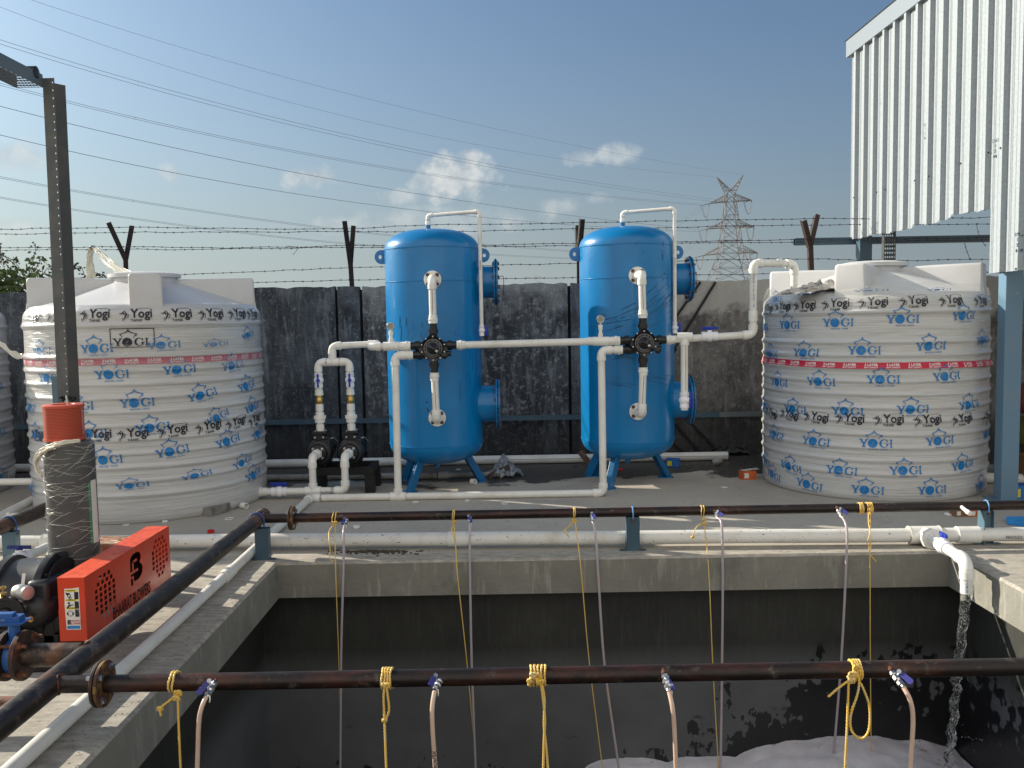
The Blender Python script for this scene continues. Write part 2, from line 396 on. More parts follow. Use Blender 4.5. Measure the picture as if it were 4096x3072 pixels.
# ------------------------------------------------------------------ concrete, wall and wet-stain materials (all in world metres)
def posmat(name):
    m = bpy.data.materials.new(name); m.use_nodes = True; t = m.node_tree; n = t.nodes; l = t.links; b = n['Principled BSDF']
    g = n.new('ShaderNodeNewGeometry'); sx = n.new('ShaderNodeSeparateXYZ'); l.new(g.outputs['Position'], sx.inputs[0])
    class H: pass
    h = H(); h.m = m; h.b = b; h.n = n; h.l = l; h.P = g.outputs['Position']; h.X, h.Y, h.Z = sx.outputs
    def mth(op, a, b_=None, c=None, clamp=False):
        q = n.new('ShaderNodeMath'); q.operation = op; q.use_clamp = clamp
        for i, v in enumerate((a, b_, c)):
            if v is None: continue
            if isinstance(v, (int, float)): q.inputs[i].default_value = v
            else: l.new(v, q.inputs[i])
        return q.outputs[0]
    def noi(scale, det=6, rough=.6, stretch=(1, 1, 1)):
        mp = n.new('ShaderNodeMapping'); mp.inputs['Scale'].default_value = stretch; l.new(h.P, mp.inputs['Vector'])
        q = n.new('ShaderNodeTexNoise'); q.inputs['Scale'].default_value = scale; q.inputs['Detail'].default_value = det; q.inputs['Roughness'].default_value = rough
        l.new(mp.outputs[0], q.inputs['Vector']); return q.outputs[0]
    def rng(v, a, b_, c=0.0, d=1.0):
        q = n.new('ShaderNodeMapRange'); l.new(v, q.inputs['Value'])
        for k, x in zip(('From Min', 'From Max', 'To Min', 'To Max'), (a, b_, c, d)): q.inputs[k].default_value = x
        return q.outputs[0]
    def mixc(f, A, B):
        q = n.new('ShaderNodeMix'); q.data_type = 'RGBA'
        if isinstance(f, (int, float)): q.inputs['Factor'].default_value = f
        else: l.new(f, q.inputs['Factor'])
        for k, x in (('A', A), ('B', B)):
            if isinstance(x, tuple): q.inputs[k].default_value = (*x, 1)
            else: l.new(x, q.inputs[k])
        return q.outputs['Result']
    def bump(v, st, dist):
        q = n.new('ShaderNodeBump'); q.inputs['Strength'].default_value = st; q.inputs['Distance'].default_value = dist
        l.new(v, q.inputs['Height']); l.new(q.outputs[0], b.inputs['Normal'])
    h.math, h.noise, h.rng, h.mix, h.bump = mth, noi, rng, mixc, bump
    M[name] = m; return h

# terrace floor: trowelled cement, tan and grey, dark damp dirt along the far wall, pits and spatter
h = posmat('terrace_cement')
c = h.mix(h.rng(h.noise(1.1, 5), .35, .68), (.42, .385, .325), (.345, .325, .285))
c = h.mix(h.rng(h.noise(7, 8, .7), .5, .75, 0, .8), c, (.45, .41, .35))
c = h.mix(h.rng(h.noise(4, 8, .75), .57, .75, 0, .45), c, (.21, .195, .175))
c = h.mix(h.rng(h.noise(38, 3, .5), .665, .70, 0, .75), c, (.06, .053, .045))
wet = h.math('ADD', h.Y, h.math('MULTIPLY', h.math('SUBTRACT', h.noise(1.6, 6, .6), .5), 1.6))
wet = h.math('ADD', wet, h.math('MULTIPLY', h.math('ABSOLUTE', h.math('SUBTRACT', h.X, -.6)), -.10))
wm = h.rng(wet, 7.86, 7.93)
c = h.mix(h.math('MULTIPLY', wm, .93), c, h.mix(h.rng(h.noise(14, 8, .7), .4, .7), (.020, .019, .018), (.065, .058, .05)))
c = h.mix(h.rng(h.noise(2.2, 7, .7, (1, 4, 1)), .66, .69, 0, .55), c, (.52, .52, .53))
# damp border along the edge of the basin
edge = h.math('SUBTRACT', 5.62, h.math('ADD', h.Y, h.math('MULTIPLY', h.noise(5, 5), .12)))
c = h.mix(h.math('MULTIPLY', h.rng(edge, 0, .04), h.rng(h.noise(9, 8, .75, (1, 3, 1)), .42, .62, 0, .6)), c, (.13, .115, .095))
h.l.new(c, h.b.inputs['Base Color']); h.l.new(h.rng(wm, 0, 1, .88, .5), h.b.inputs['Roughness'])
h.bump(h.math('ADD', h.noise(12, 9, .7), h.math('MULTIPLY', h.noise(90, 3), .2)), .18, .008)

# vertical face of the basin edge beam
h = posmat('beam_cement')
c = h.mix(h.rng(h.noise(3, 7, .7, (1, 1, 1)), .35, .7), (.235, .23, .195), (.17, .165, .14))
c = h.mix(h.rng(h.noise(5, 7, .7, (4, 4, .5)), .55, .72, 0, .7), c, (.42, .41, .36))
c = h.mix(h.rng(h.noise(2.4, 7, .7), .58, .75, 0, .7), c, (.09, .09, .075))
c = h.mix(h.rng(h.noise(16, 6, .7, (5, 5, .3)), .64, .70, 0, .4), c, (.40, .39, .36))
h.l.new(c, h.b.inputs['Base Color']); h.b.inputs['Roughness'].default_value = .85
h.bump(h.noise(9, 9, .7, (1, 1, 2)), .5, .012)

# inside wall of the basin: dark cement with the beam's shade painted in above, wet splashes on the right, rust-brown marks lower down
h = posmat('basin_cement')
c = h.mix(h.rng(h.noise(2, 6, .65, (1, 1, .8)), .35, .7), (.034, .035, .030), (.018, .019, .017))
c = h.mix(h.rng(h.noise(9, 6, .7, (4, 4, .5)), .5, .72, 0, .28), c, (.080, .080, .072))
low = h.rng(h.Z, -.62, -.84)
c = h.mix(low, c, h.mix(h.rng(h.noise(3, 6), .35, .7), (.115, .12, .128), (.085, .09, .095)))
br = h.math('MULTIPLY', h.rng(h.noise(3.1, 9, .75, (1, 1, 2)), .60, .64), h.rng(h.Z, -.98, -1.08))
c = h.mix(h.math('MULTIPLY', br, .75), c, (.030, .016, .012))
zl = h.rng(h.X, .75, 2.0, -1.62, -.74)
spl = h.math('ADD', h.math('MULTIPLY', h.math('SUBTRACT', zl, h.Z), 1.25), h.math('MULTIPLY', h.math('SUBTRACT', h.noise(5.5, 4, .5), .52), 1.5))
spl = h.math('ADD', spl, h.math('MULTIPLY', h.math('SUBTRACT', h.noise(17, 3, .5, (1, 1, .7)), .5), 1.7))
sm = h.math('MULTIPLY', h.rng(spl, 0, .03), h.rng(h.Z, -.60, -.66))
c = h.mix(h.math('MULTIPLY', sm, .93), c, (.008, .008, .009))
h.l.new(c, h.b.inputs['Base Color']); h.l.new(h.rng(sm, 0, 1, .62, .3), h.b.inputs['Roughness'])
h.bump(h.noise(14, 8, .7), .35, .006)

# boundary wall, black weathered panels
def wallmat(name, a, b_, pale, amt, top=None):
    h = posmat(name)
    c = h.mix(h.rng(h.noise(1.6, 8, .72), .42, .62), a, b_)
    c = h.mix(h.rng(h.noise(4, 8, .72, (3, 3, .5)), .50, .78, 0, .75), c, pale)
    c = h.mix(h.rng(h.noise(18, 9, .82), *amt), c, pale)
    c = h.mix(h.rng(h.noise(42, 5, .7), .60, .68, 0, .55), c, pale)
    c = h.mix(h.rng(h.noise(10, 8, .75, (4, 4, .25)), .58, .74, 0, .8), c, (.010, .011, .013))
    if top:
        t = h.math('ADD', h.Z, h.math('MULTIPLY', h.math('SUBTRACT', h.noise(3, 6, .6), .5), 1.1))
        c = h.mix(h.math('MULTIPLY', h.rng(t, top[0], top[1]), top[3]), c, top[2])
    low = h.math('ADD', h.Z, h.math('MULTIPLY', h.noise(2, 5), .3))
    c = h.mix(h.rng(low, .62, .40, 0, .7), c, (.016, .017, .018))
    h.l.new(c, h.b.inputs['Base Color']); h.b.inputs['Roughness'].default_value = .9
    h.bump(h.math('ADD', h.noise(10, 9, .75), h.math('MULTIPLY', h.noise(60, 4), .3)), .7, .02)
wallmat('wall_black', (.022, .029, .038), (.078, .092, .112), (.28, .31, .34), (.55, .68, 0, .65))
wallmat('wall_black_peeling', (.026, .030, .036), (.075, .082, .090), (.34, .36, .38), (.53, .62, 0, .80), (1.55, 1.85, (.34, .355, .36), .55))
wallmat('wall_grey', (.070, .069, .068), (.165, .163, .155), (.36, .355, .335), (.53, .66, 0, .65), (1.46, 1.62, (.36, .36, .335), .80))
wallmat('wall_joint', (.010, .011, .013), (.016, .017, .02), (.03, .03, .035), (.7, .8, 0, .5))

# ------------------------------------------------------------------ terrace with the basin opening
BX0, BX1, BY0, BY1 = -1.487, 2.713, 0.9, 5.365
ch = .014
def ring(mb, x0, x1, y0, y1, X0, X1, Y0, Y1, z, z2=None):
    z2 = z if z2 is None else z2
    a = [(x0, y0, z), (x1, y0, z), (x1, y1, z), (x0, y1, z)]; b = [(X0, Y0, z2), (X1, Y0, z2), (X1, Y1, z2), (X0, Y1, z2)]
    mb.add(a+b, [(0, 1, 5, 4), (1, 2, 6, 5), (2, 3, 7, 6), (3, 0, 4, 7)])
g = MB()
g.cm = 0; ring(g, BX0-ch, BX1+ch, BY0-ch, BY1+ch, -10, 10, -4, 9.42, 0)
ring(g, BX0-ch, BX1+ch, BY0-ch, BY1+ch, BX0, BX1, BY0, BY1, 0, -ch)
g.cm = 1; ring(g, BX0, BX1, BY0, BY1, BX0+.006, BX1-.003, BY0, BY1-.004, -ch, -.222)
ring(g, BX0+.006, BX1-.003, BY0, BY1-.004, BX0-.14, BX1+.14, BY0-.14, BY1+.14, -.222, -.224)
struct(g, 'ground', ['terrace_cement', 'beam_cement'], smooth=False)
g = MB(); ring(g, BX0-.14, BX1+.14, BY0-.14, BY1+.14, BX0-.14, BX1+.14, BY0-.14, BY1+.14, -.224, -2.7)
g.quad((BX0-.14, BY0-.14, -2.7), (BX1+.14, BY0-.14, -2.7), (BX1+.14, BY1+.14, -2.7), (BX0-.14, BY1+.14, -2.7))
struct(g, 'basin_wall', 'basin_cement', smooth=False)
g = MB(); ring(g, -9.99, 9.99, -3.99, 9.41, -3000, 3000, -3000, 4000, -.45)
struct(g, 'terrain', 'soilhill', smooth=False)

# water and foam in the basin
mw = mat('basin_water', (.012, .016, .016), .06, bump=(7, .35, .02)); M['water'] = mw
wy1 = BY1+.14; n = 60; g = MB(); vs = []; 
for j in range(n+1):
    for i in range(n+1):
        vs.append((BX0-.14+(BX1-BX0+.28)*i/n, BY0-.14+(wy1-BY0+.14)*j/n, -1.47))
g.add(vs, [(j*(n+1)+i, j*(n+1)+i+1, (j+1)*(n+1)+i+1, (j+1)*(n+1)+i) for j in range(n) for i in range(n)])
struct(g, 'water', 'water')
mf = mat('foam', (.78, .75, .79), .85, var=(5, (.64, .61, .66), .4, .7), var2=(9, (.38, .27, .20), .64, .70), bump=(110, .6, .006)); M['foam'] = mf
mf.node_tree.nodes['Principled BSDF'].inputs['Subsurface Weight'].default_value = .25
g = MB(); nx, ny = 170, 90; x0, x1, y0, y1 = .10, BX1+.13, 3.9, wy1-.002; vs = []
def foam_h(x, y):
    p = V((x, y, 0))
    b = mnoise.fractal(p*1.9+V((3.1, 0, 0)), 1.0, 2.0, 3)
    hgt = .10+.075*b
    prof = 0
    for (cx, cy, rx, ry, hh) in ((1.25, 5.55, .36, .6, .135), (2.15, 5.7, .80, .95, .255), (1.75, 5.6, .40, .6, .19), (.75, 5.45, .34, .5, .125), (2.65, 5.3, .45, .8, .15), (1.5, 4.9, 1.1, .8, .09)):
        q = ((x-cx)/rx)**2 + ((y-cy)/ry)**2
        prof = max(prof, hh*max(0, 1-q)**.33 if q < 1 else 0)
    cell = mnoise.cell_vector(p*9)[0]
    bub = 1-min(1, mnoise.voronoi(p*8)[0][0]*1.3)
    return -1.50 + prof*(1+.12*b) + (.006*bub+.010*mnoise.fractal(p*7, 1, 2, 5))*(1 if prof > .01 else 0)
for j in range(ny+1):
    for i in range(nx+1):
        x = x0+(x1-x0)*i/nx; y = y0+(y1-y0)*j/ny; vs.append((x, y, foam_h(x, y)))
g.add(vs, [(j*(nx+1)+i, j*(nx+1)+i+1, (j+1)*(nx+1)+i+1, (j+1)*(nx+1)+i) for j in range(ny) for i in range(nx)])
o = g.build('foam', 'foam', angle=180); o['kind'] = 'stuff'; tag(o, 'white foam floating on the water at the bottom of the basin', 'foam')

# ------------------------------------------------------------------ boundary wall
WY = 9.30; WT = 1.862
wt = thing('boundary_wall', (0, WY, 0), 'black weathered precast concrete panel wall behind the two blue vessels', 'wall')
cols = [-6.62, -4.16, -1.715, .75, 3.2, 5.65, 8.1]
rnd = random.Random(3)
def wall_slab(x0, x1, y0, mt, name, top=WT):
    mb = MB(); nseg = max(2, int((x1-x0)/.07)); vs = []
    tops = [top + rnd.uniform(-.012, .008) + .014*mnoise.noise(V((x0+(x1-x0)*i/nseg, 0, 0))*2) for i in range(nseg+1)]
    for i in range(nseg+1):
        x = x0+(x1-x0)*i/nseg
        vs += [(x, y0, -.05), (x, y0, tops[i]), (x, y0+.11, tops[i]-.004), (x, y0+.11, -.05)]
    fs = []
    for i in range(nseg):
        a = i*4; b = a+4
        fs += [(a, b, b+1, a+1), (a+1, b+1, b+2, a+2), (a+2, b+2, b+3, a+3)]
    fs += [(0, 1, 2, 3), (nseg*4+3, nseg*4+2, nseg*4+1, nseg*4)]
    mb.add(vs, fs); return mb.build(name, mt, wt, smooth=False)
for i in range(len(cols)-1):
    mt = 'wall_black' if cols[i] < -2 else ('wall_black_peeling' if cols[i] < 0 else 'wall_grey')
    wall_slab(cols[i]+.145, cols[i+1]-.145, WY+.02, mt, 'wall_panel')
for cx in cols:
    wall_slab(cx-.115, cx+.115, WY, 'wall_black' if cx < 3 else 'wall_grey', 'column', WT+.004)
    mb = MB(); mb.box((cx, WY+.09, .9), (.29, .03, 1.86)); mb.build('joint', 'wall_joint', wt, smooth=False)
# tarred diagonal strips on the grey panel, above and below the big flange
for (a, b) in (((2862, 1128), (2680, 1425)), ((2802, 1128), (2660, 1330)), ((2705, 1395), (2670, 1450)), ((2700, 1695), (2798, 1805)), ((2768, 1695), (2856, 1786)), ((2690, 1770), (2735, 1808))):
    mb = MB(); p = onY(*a, WY+.012); q = onY(*b, WY+.012); mb.bar(p, q, .022, .034, (0, 1, 0)); mb.build('tar_strip', 'wall_joint', wt, smooth=False)
# grey conduit rail fixed along the wall
rt = thing('conduit_rail', (0, WY-.03, .43), 'blue-grey steel rail running low along the boundary wall', 'rail')
for a, b in ((-5.6, -1.15), (-1.148, 2.2), (2.202, 5.0)):
    mb = MB(); mb.box(((a+b)/2, WY-.035, .437), (b-a, .03, .052)); mb.build('rail_section', 'bracketdk' if a < 2 else 'galv2', rt, smooth=False)

# ------------------------------------------------------------------ wall-top posts and barbed wire
def angle_bar(mb, a, b, s=.055, t=.007, yaw=0):
    a = V(a); b = V(b); d = (b-a).normalized(); u = V((cos(yaw), sin(yaw), 0)); u = (u-d*u.dot(d)).normalized(); v = d.cross(u).normalized()
    L_ = (b-a).length; c = (a+b)/2
    mb.box(c, (L_, s, t), (d, u, v)); mb.box(c - u*(s/2-t/2) + v*(s/2+t/2+.0005), (L_, t, s), (d, u, v))
posts = [ # joint, base, arms (pixel x, y), lean in depth
 ((503, 1040), (505, 1150), (434, 890), (528, 903), 'black forked steel post on the wall behind the left water tank'),
 ((1402, 1060), (1409, 1150), (1378, 884), (1414, 903), 'black forked steel post on the wall left of the first blue vessel'),
 ((2317, 1035), (2318, 1150), (2331, 877), (2312, 902), 'black forked steel post on the wall beside the second blue vessel'),
 ((3243, 985), (3249, 1150), (3218, 882), (3272, 858), 'red-brown forked steel post on the wall above the right water tank')]
for k, (j, b, a1, a2, lab) in enumerate(posts):
    base = onY(*b, WY+.06); base.z = WT-.06
    t = thing('fence_post', base, lab, 'fence post', 'forked posts holding the barbed wire')
    J = onY(*j, WY+.06); mt = 'postrust2' if k == 3 else 'postrust'
    mb = MB(); angle_bar(mb, base, J+V((0, 0, .03)), .05); mb.build('stem', mt, t, smooth=False)
    for a, dy in ((a1, -.10), (a2, .16)):
        mb = MB(); angle_bar(mb, J, onY(*a, WY+.06+dy), .05, yaw=.2); mb.build('arm', mt, t, smooth=False)
wires = [
 ([(-300, 925), (0, 918), (440, 909), (880, 914), (1395, 914), (1700, 900), (2325, 891), (2707, 884), (3250, 874), (3560, 877), (3960, 870), (4300, 868)], -.09, 'topmost barbed wire, strung over the front arms of the posts'),
 ([(-300, 942), (0, 937), (440, 929), (880, 929), (1400, 926), (1700, 927), (2320, 916), (2707, 909), (3240, 900), (3560, 898), (3960, 896), (4300, 893)], .14, 'second barbed wire from the top, strung over the rear arms'),
 ([(-300, 997), (0, 993), (480, 988), (900, 992), (1400, 983), (1800, 983), (2320, 974), (2707, 967), (3238, 957), (3560, 956), (3960, 950), (4300, 948)], -.04, 'upper of the middle pair of barbed wires'),
 ([(-300, 1004), (0, 1001), (480, 998), (900, 997), (1400, 989), (1800, 989), (2320, 983), (2707, 975), (3250, 966), (3700, 962), (4300, 957)], .08, 'lower of the middle pair of barbed wires'),
 ([(-300, 1120), (300, 1112), (686, 1101), (1100, 1084), (1404, 1070), (1800, 1066), (2318, 1053), (2707, 1044), (3245, 1035), (3560, 1042), (4300, 1030)], 0, 'barbed wire tied midway up the post stems'),
 ([(-300, 1150), (300, 1146), (1018, 1132), (1404, 1121), (1800, 1116), (2318, 1111), (2707, 1102), (3245, 1094), (4300, 1085)], .01, 'lowest barbed wire just above the wall top')]
rb = random.Random(11)
for pts, dy, lab in wires:
    P = []
    for i, (x, y) in enumerate(pts): P.append(onY(x, y, WY+.06+dy))
    path = bez(P, 6); path = [p + V((0, rb.uniform(-.004, .004), rb.uniform(-.006, .006))) for p in path]
    mb = MB(); mb.tube(path, .0030, 5)
    acc = 0; nxt = .05
    for i in range(len(path)-1):
        seg = path[i+1]-path[i]; ll = seg.length
        while nxt < acc+ll:
            c = path[i]+seg*((nxt-acc)/ll); nxt += .105+rb.uniform(-.02, .02)
            mb.cyl(c-V((.009, 0, 0)), c+V((.009, 0, 0)), .0055, 5)
            for q in range(4):
                an = rb.uniform(0, 2*pi); e = V((rb.uniform(-.012, .012), sin(an)*.018, cos(an)*.018)); mb.cyl(c, c+e, .0017, 3, .0006)
        acc += ll
    tag(mb.build('barbed_wire', 'wire', smooth=False), lab, 'barbed wire', 'barbed wires along the wall top')
for (a, b, lab) in ((((1150, 985), (1190, 992)), (1172, 1018), 'loose curl of wire hanging from the middle strand'), (((3905, 895), (3920, 950)), (3944, 985), 'broken strand of barbed wire dangling behind the shed cut-out'), (((3859, 975), (3866, 1000)), (3881, 1040), 'short broken wire end dangling below the blue beam')):
    p = bez([onY(*a[0], WY+.05), onY(*a[1], WY+.03), onY(*b, WY+.03)], 5); mb = MB(); mb.tube(p, .003, 5)
    for q in p[::3]: mb.cyl(q-V((.014, 0, .006)), q+V((.014, 0, .006)), .002, 3)
    tag(mb.build('loose_wire', 'wire', smooth=False), lab, 'wire')

# ------------------------------------------------------------------ pylons and conductors
def member(mb, a, b, r): mb.tube([a, b], r, 4, caps=False)
def pylon(name, label, D, ox, s, mt, r, sub=True):
    def P(zx, zy, back=0): # zoom coordinates of region (2700,650)
        p = onY(2700+zx*.3014, 650+zy*.3014, D); return p
    if ox is not None:
        pass
    t = thing(name, onY(2700+715*.3014, 1262, D)-V((0, 0, 2)), label, 'pylon')
    unit = (P(100, 0)-P(0, 0)).length/100
    mid = lambda y: 733 + (y-420)*.004
    half = lambda y: 52+(y-420)*.116 + max(0, y-1200)*.22
    W = lambda y: half(y)*unit
    mb = MB()
    def corner(y, sx, sy):
        c = P(mid(y), y); return c + V((sx*W(y), sy*W(y), 0))
    lv = [420, 520, 700, 860, 1040, 1200, 1400, 1600, 1900, 2150]
    for i in range(len(lv)-1):
        a, b = lv[i], lv[i+1]
        for sx in (-1, 1):
            for sy in (-1, 1): member(mb, corner(a, sx, sy), corner(b, sx, sy), r*1.5)
        for sx in (-1, 1):
            member(mb, corner(a, sx, -1), corner(b, sx, 1), r); member(mb, corner(a, sx, 1), corner(b, sx, -1), r)
            member(mb, corner(a, -1, sx), corner(b, 1, sx), r); member(mb, corner(a, 1, sx), corner(b, -1, sx), r)
            member(mb, corner(b, -1, sx), corner(b, 1, sx), r); member(mb, corner(b, sx, -1), corner(b, sx, 1), r)
            # redundant bracing
            for k in (.25, .5, .75):
                p = corner(a, sx, -1).lerp(corner(b, sx, -1), k); c = P(mid((a+b)/2), (a+b)/2)+V((0, -W((a+b)/2), 0)); member(mb, p, p.lerp(c, .5-abs(k-.5)*.9), r*.7)
    mb.build('tower_body', mt, t, smooth=False)
    for sx, tip in ((-1, (553, 193)), (1, (908, 165))):
        mb = MB(); T = P(*tip)
        bs = [corner(420, a, b) for a in (-1, 1) for b in (-1, 1)]
        for q in bs: member(mb, q, T, r*1.3)
        for k in (.2, .4, .6, .8):
            qs = [q.lerp(T, k) for q in (bs[0], bs[2], bs[3], bs[1])]
            k2 = [q.lerp(T, min(1, k+.2)) for q in (bs[0], bs[2], bs[3], bs[1])]
            for i in range(4): member(mb, qs[i], qs[(i+1) % 4], r*.8); member(mb, qs[i], k2[(i+1) % 4], r*.7)
        mb.build('earth_peak', mt, t, smooth=False)
    arms = [(520, 420, (450, 545), (1015, 500)), (860, 775, (420, 885), (1045, 852)), (1205, 1115, (370, 1235), (1090, 1195))]
    tips = []
    for ya, yt, lt, rt_ in arms:
        for sx, tip in ((-1, lt), (1, rt_)):
            mb = MB(); T = P(*tip)
            b1, b2 = corner(ya, sx, -1), corner(ya, sx, 1); u1, u2 = corner(yt, sx, -1), corner(yt, sx, 1)
            for q in (b1, b2, u1, u2): member(mb, q, T, r*1.2)
            for i in range(1, 7):
                k = i/7
                for (bb, uu) in ((b1, u1), (b2, u2)):
                    member(mb, bb.lerp(T, k), uu.lerp(T, k), r*.7); member(mb, bb.lerp(T, k), uu.lerp(T, max(0, k-1/7)), r*.7)
                member(mb, b1.lerp(T, k), b2.lerp(T, max(0, k-1/7)), r*.7)
            mb.build('cross_arm', mt, t, smooth=False)
            # strain insulators and jumper loops
            mb = MB()
            for dx in (-1, 1):
                e = T + V((dx*60*unit*.9 if sx > 0 else dx*62*unit, 8*unit, -28*unit)); e.x -= 50*unit
                member(mb, T, e, r*1.4)
            lp = bez([T+V((-100*unit, 0, -40*unit)), T+V((-70*unit, 0, -150*unit)), T+V((-38*unit, 0, -185*unit)), T+V((-15*unit, 0, -130*unit)), T+V((-2*unit, 0, -5*unit))], 5)
            mb.tube(lp, r*.7, 4); lp2 = [q+V((10*unit, 6*unit, 6*unit)) for q in lp]; mb.tube(lp2, r*.7, 4)
            mb.build('insulator_jumper', mt, t, smooth=False)
            tips.append(T)
    return t, P, tips
PD = 160.0
pyl, PP, tips = pylon('pylon', 'tall lattice transmission pylon standing beyond the wall', PD, None, 1, 'lattice', .045)
# small far pylon
fy = 700.0; f0 = onY(2133, 1098, fy)
t = thing('distant_pylon', V((f0.x, fy, -3)), 'tiny faint lattice pylon far off between the two blue vessels', 'pylon')
mb = MB(); hh = f0.z+3
for sx in (-1, 1):
    for sy in (-1, 1): member(mb, V((f0.x+sx*4.2, fy+sy*4.2, -3)), V((f0.x+sx*.7, fy+sy*.7, f0.z)), .16)
for k in range(9):
    a = k/9; wa = 4.2-(3.5)*a; wb = 4.2-3.5*(a+1/9); za = -3+hh*a; zb = -3+hh*(a+1/9)
    member(mb, V((f0.x-wa, fy, za)), V((f0.x+wb, fy, zb)), .12); member(mb, V((f0.x+wa, fy, za)), V((f0.x-wb, fy, zb)), .12)
mb.build('tower_body', 'latfar', t, smooth=False)
for a, wdt in ((.70, 9), (.82, 8), (.94, 7)):
    mb = MB(); z = -3+hh*a
    for sx in (-1, 1): member(mb, V((f0.x, fy, z)), V((f0.x+sx*wdt, fy, z)), .15); member(mb, V((f0.x, fy, z+2.5)), V((f0.x+sx*wdt, fy, z)), .12)
    mb.build('cross_arm', 'latfar', t, smooth=False)

# conductors: each hangs in one curve from near the left of the view back to the pylon
def conductor(pts, label, r=.016, n0=60.0, gap=0):
    (xa, ya), (xb, yb), (xc, yc) = pts
    P = []
    for i in range(41):
        s = i/40; x = xa+(xc-xa)*s
        l0 = (x-xb)*(x-xc)/((xa-xb)*(xa-xc)); l1 = (x-xa)*(x-xc)/((xb-xa)*(xb-xc)); l2 = (x-xa)*(x-xb)/((xc-xa)*(xc-xb))
        y = ya*l0+yb*l1+yc*l2
        D = 1/((1-s)/n0 + s/PD); P.append(onY(x, y, D))
    mb = MB(); mb.tube(P, r, 4)
    if gap:
        mb.tube([p+V((0, 0, -gap*(.4+.6*p.y/PD))) for p in P], r, 4)
        for i in (9, 22, 33): mb.tube([P[i]+V((0, 0, .05)), P[i]+V((0, 0, -gap*(.4+.6*P[i].y/PD)-.05))], r*1.2, 4)
    tag(mb.build('power_line', 'cable', smooth=False), label, 'power line', 'power lines running to the pylon')
conductor(((-120, -85), (1400, 377), (2973, 700)), 'thin highest power line, reaching the right peak of the pylon', .011)
conductor(((-120, -20), (1400, 470), (2866, 708)), 'thin second power line, reaching the left peak of the pylon', .011)
conductor(((-120, 120), (1400, 541), (2862, 798)), 'twin power line with the widest gap, third from the top', .015, gap=.45)
conductor(((-120, 300), (1400, 643), (2810, 817)), 'narrow twin power line passing just above the big white cloud base', .014, gap=.22)
conductor(((-120, 393), (1400, 730), (2800, 918)), 'dark power line passing over the small left cloud', .020)
conductor(((-120, 510), (1400, 807), (2790, 926)), 'dark power line below the small left cloud, hidden by the first vent pipe', .020)
conductor(((-120, 683), (1400, 921), (2775, 1030)), 'twin power line that crosses the top barbed wires', .013, gap=.16)
conductor(((-120, 766), (1400, 974), (2770, 1044)), 'lowest power line, crossing the middle barbed wires', .012, gap=.14)
for k, (a, b) in enumerate((((2955, 812), (2240, 1420)), ((2817, 815), (2300, 1190)), ((2955, 925), (2560, 1190)))):
    P = [onY(a[0]+(b[0]-a[0])*s/12, a[1]+(b[1]-a[1])*s/12, PD*(1+.25*s/12)) for s in range(13)]
    mb = MB(); mb.tube(P, .02, 4); mb.tube([p+V((1.0, 0, .1)) for p in P], .02, 4)
    tag(mb.build('power_line', 'cable', smooth=False), ('steep twin power line leaving the right end of the top cross arm', 'steep twin power line leaving the left end of the top cross arm', 'steep twin power line leaving the right end of the middle cross arm')[k], 'power line', 'power lines running to the pylon')

# ------------------------------------------------------------------ shrub behind the wall at the left
def leafcloud(mb, path, n, rr, size, rnd):
    for _ in range(n):
        k = rnd.random()*(len(path)-1); i = int(k); p = path[i].lerp(path[min(i+1, len(path)-1)], k-i)
        p = p+V((rnd.gauss(0, rr), rnd.gauss(0, rr), rnd.gauss(0, rr)))
        d = V((rnd.uniform(-1, 1), rnd.uniform(-1, 1), rnd.uniform(-.9, .5))).normalized(); u, v = mb.frame(d); s = size*rnd.uniform(.6, 1.3)
        mb.add([p, p+d*s*.5+u*s*.28, p+d*s, p+d*s*.5-u*s*.28], [(0, 1, 2, 3)])
rl = random.Random(5)
sh = thing('shrub', (-5.4, 10.0, -.4), 'leafy climbing shrub showing over the wall at the far left', 'shrub')
stems = MB(); dense = MB(); dry = MB()
for k in range(26):
    x = rl.uniform(-6.6, -5.0); p0 = V((x, 9.9+rl.uniform(-.2, .4), 1.5)); p1 = p0+V((rl.uniform(-.2, .2), 0, .38)); p2 = p1+V((rl.uniform(-.3, .3), 0, rl.uniform(.05, .25)))
    b = bez([p0, p1, p2], 5); stems.tube(b, .006, 4); leafcloud(dense, b, 110, .085, .070, rl)
for pts in ([(130, 1140), (128, 1090), (133, 1040), (143, 995), (134, 978)], [(0, 975), (8, 1030), (40, 1075), (90, 1120)], [(30, 1035), (60, 1060), (80, 1085)], [(140, 1080), (160, 1045), (183, 1036)], [(170, 1100), (190, 1072), (205, 1062)],
            [(285, 1105), (290, 1070), (300, 1062)], [(305, 1070), (325, 1068), (340, 1110)], [(380, 1090), (410, 1100), (425, 1115)], [(-10, 960), (0, 1010), (5, 1060)], [(0, 1020), (50, 1040), (80, 1075)]):
    b = bez([onY(x, y, 9.75) for x, y in pts], 5); stems.tube(b, .004, 4); leafcloud(dry, b, 17, .020, .042, rl)
stems.build('stem', 'twig', sh, smooth=False); dense.build('foliage', 'leaf', sh, smooth=False); dry.build('hanging_leaves', 'leafdk', sh, smooth=False)
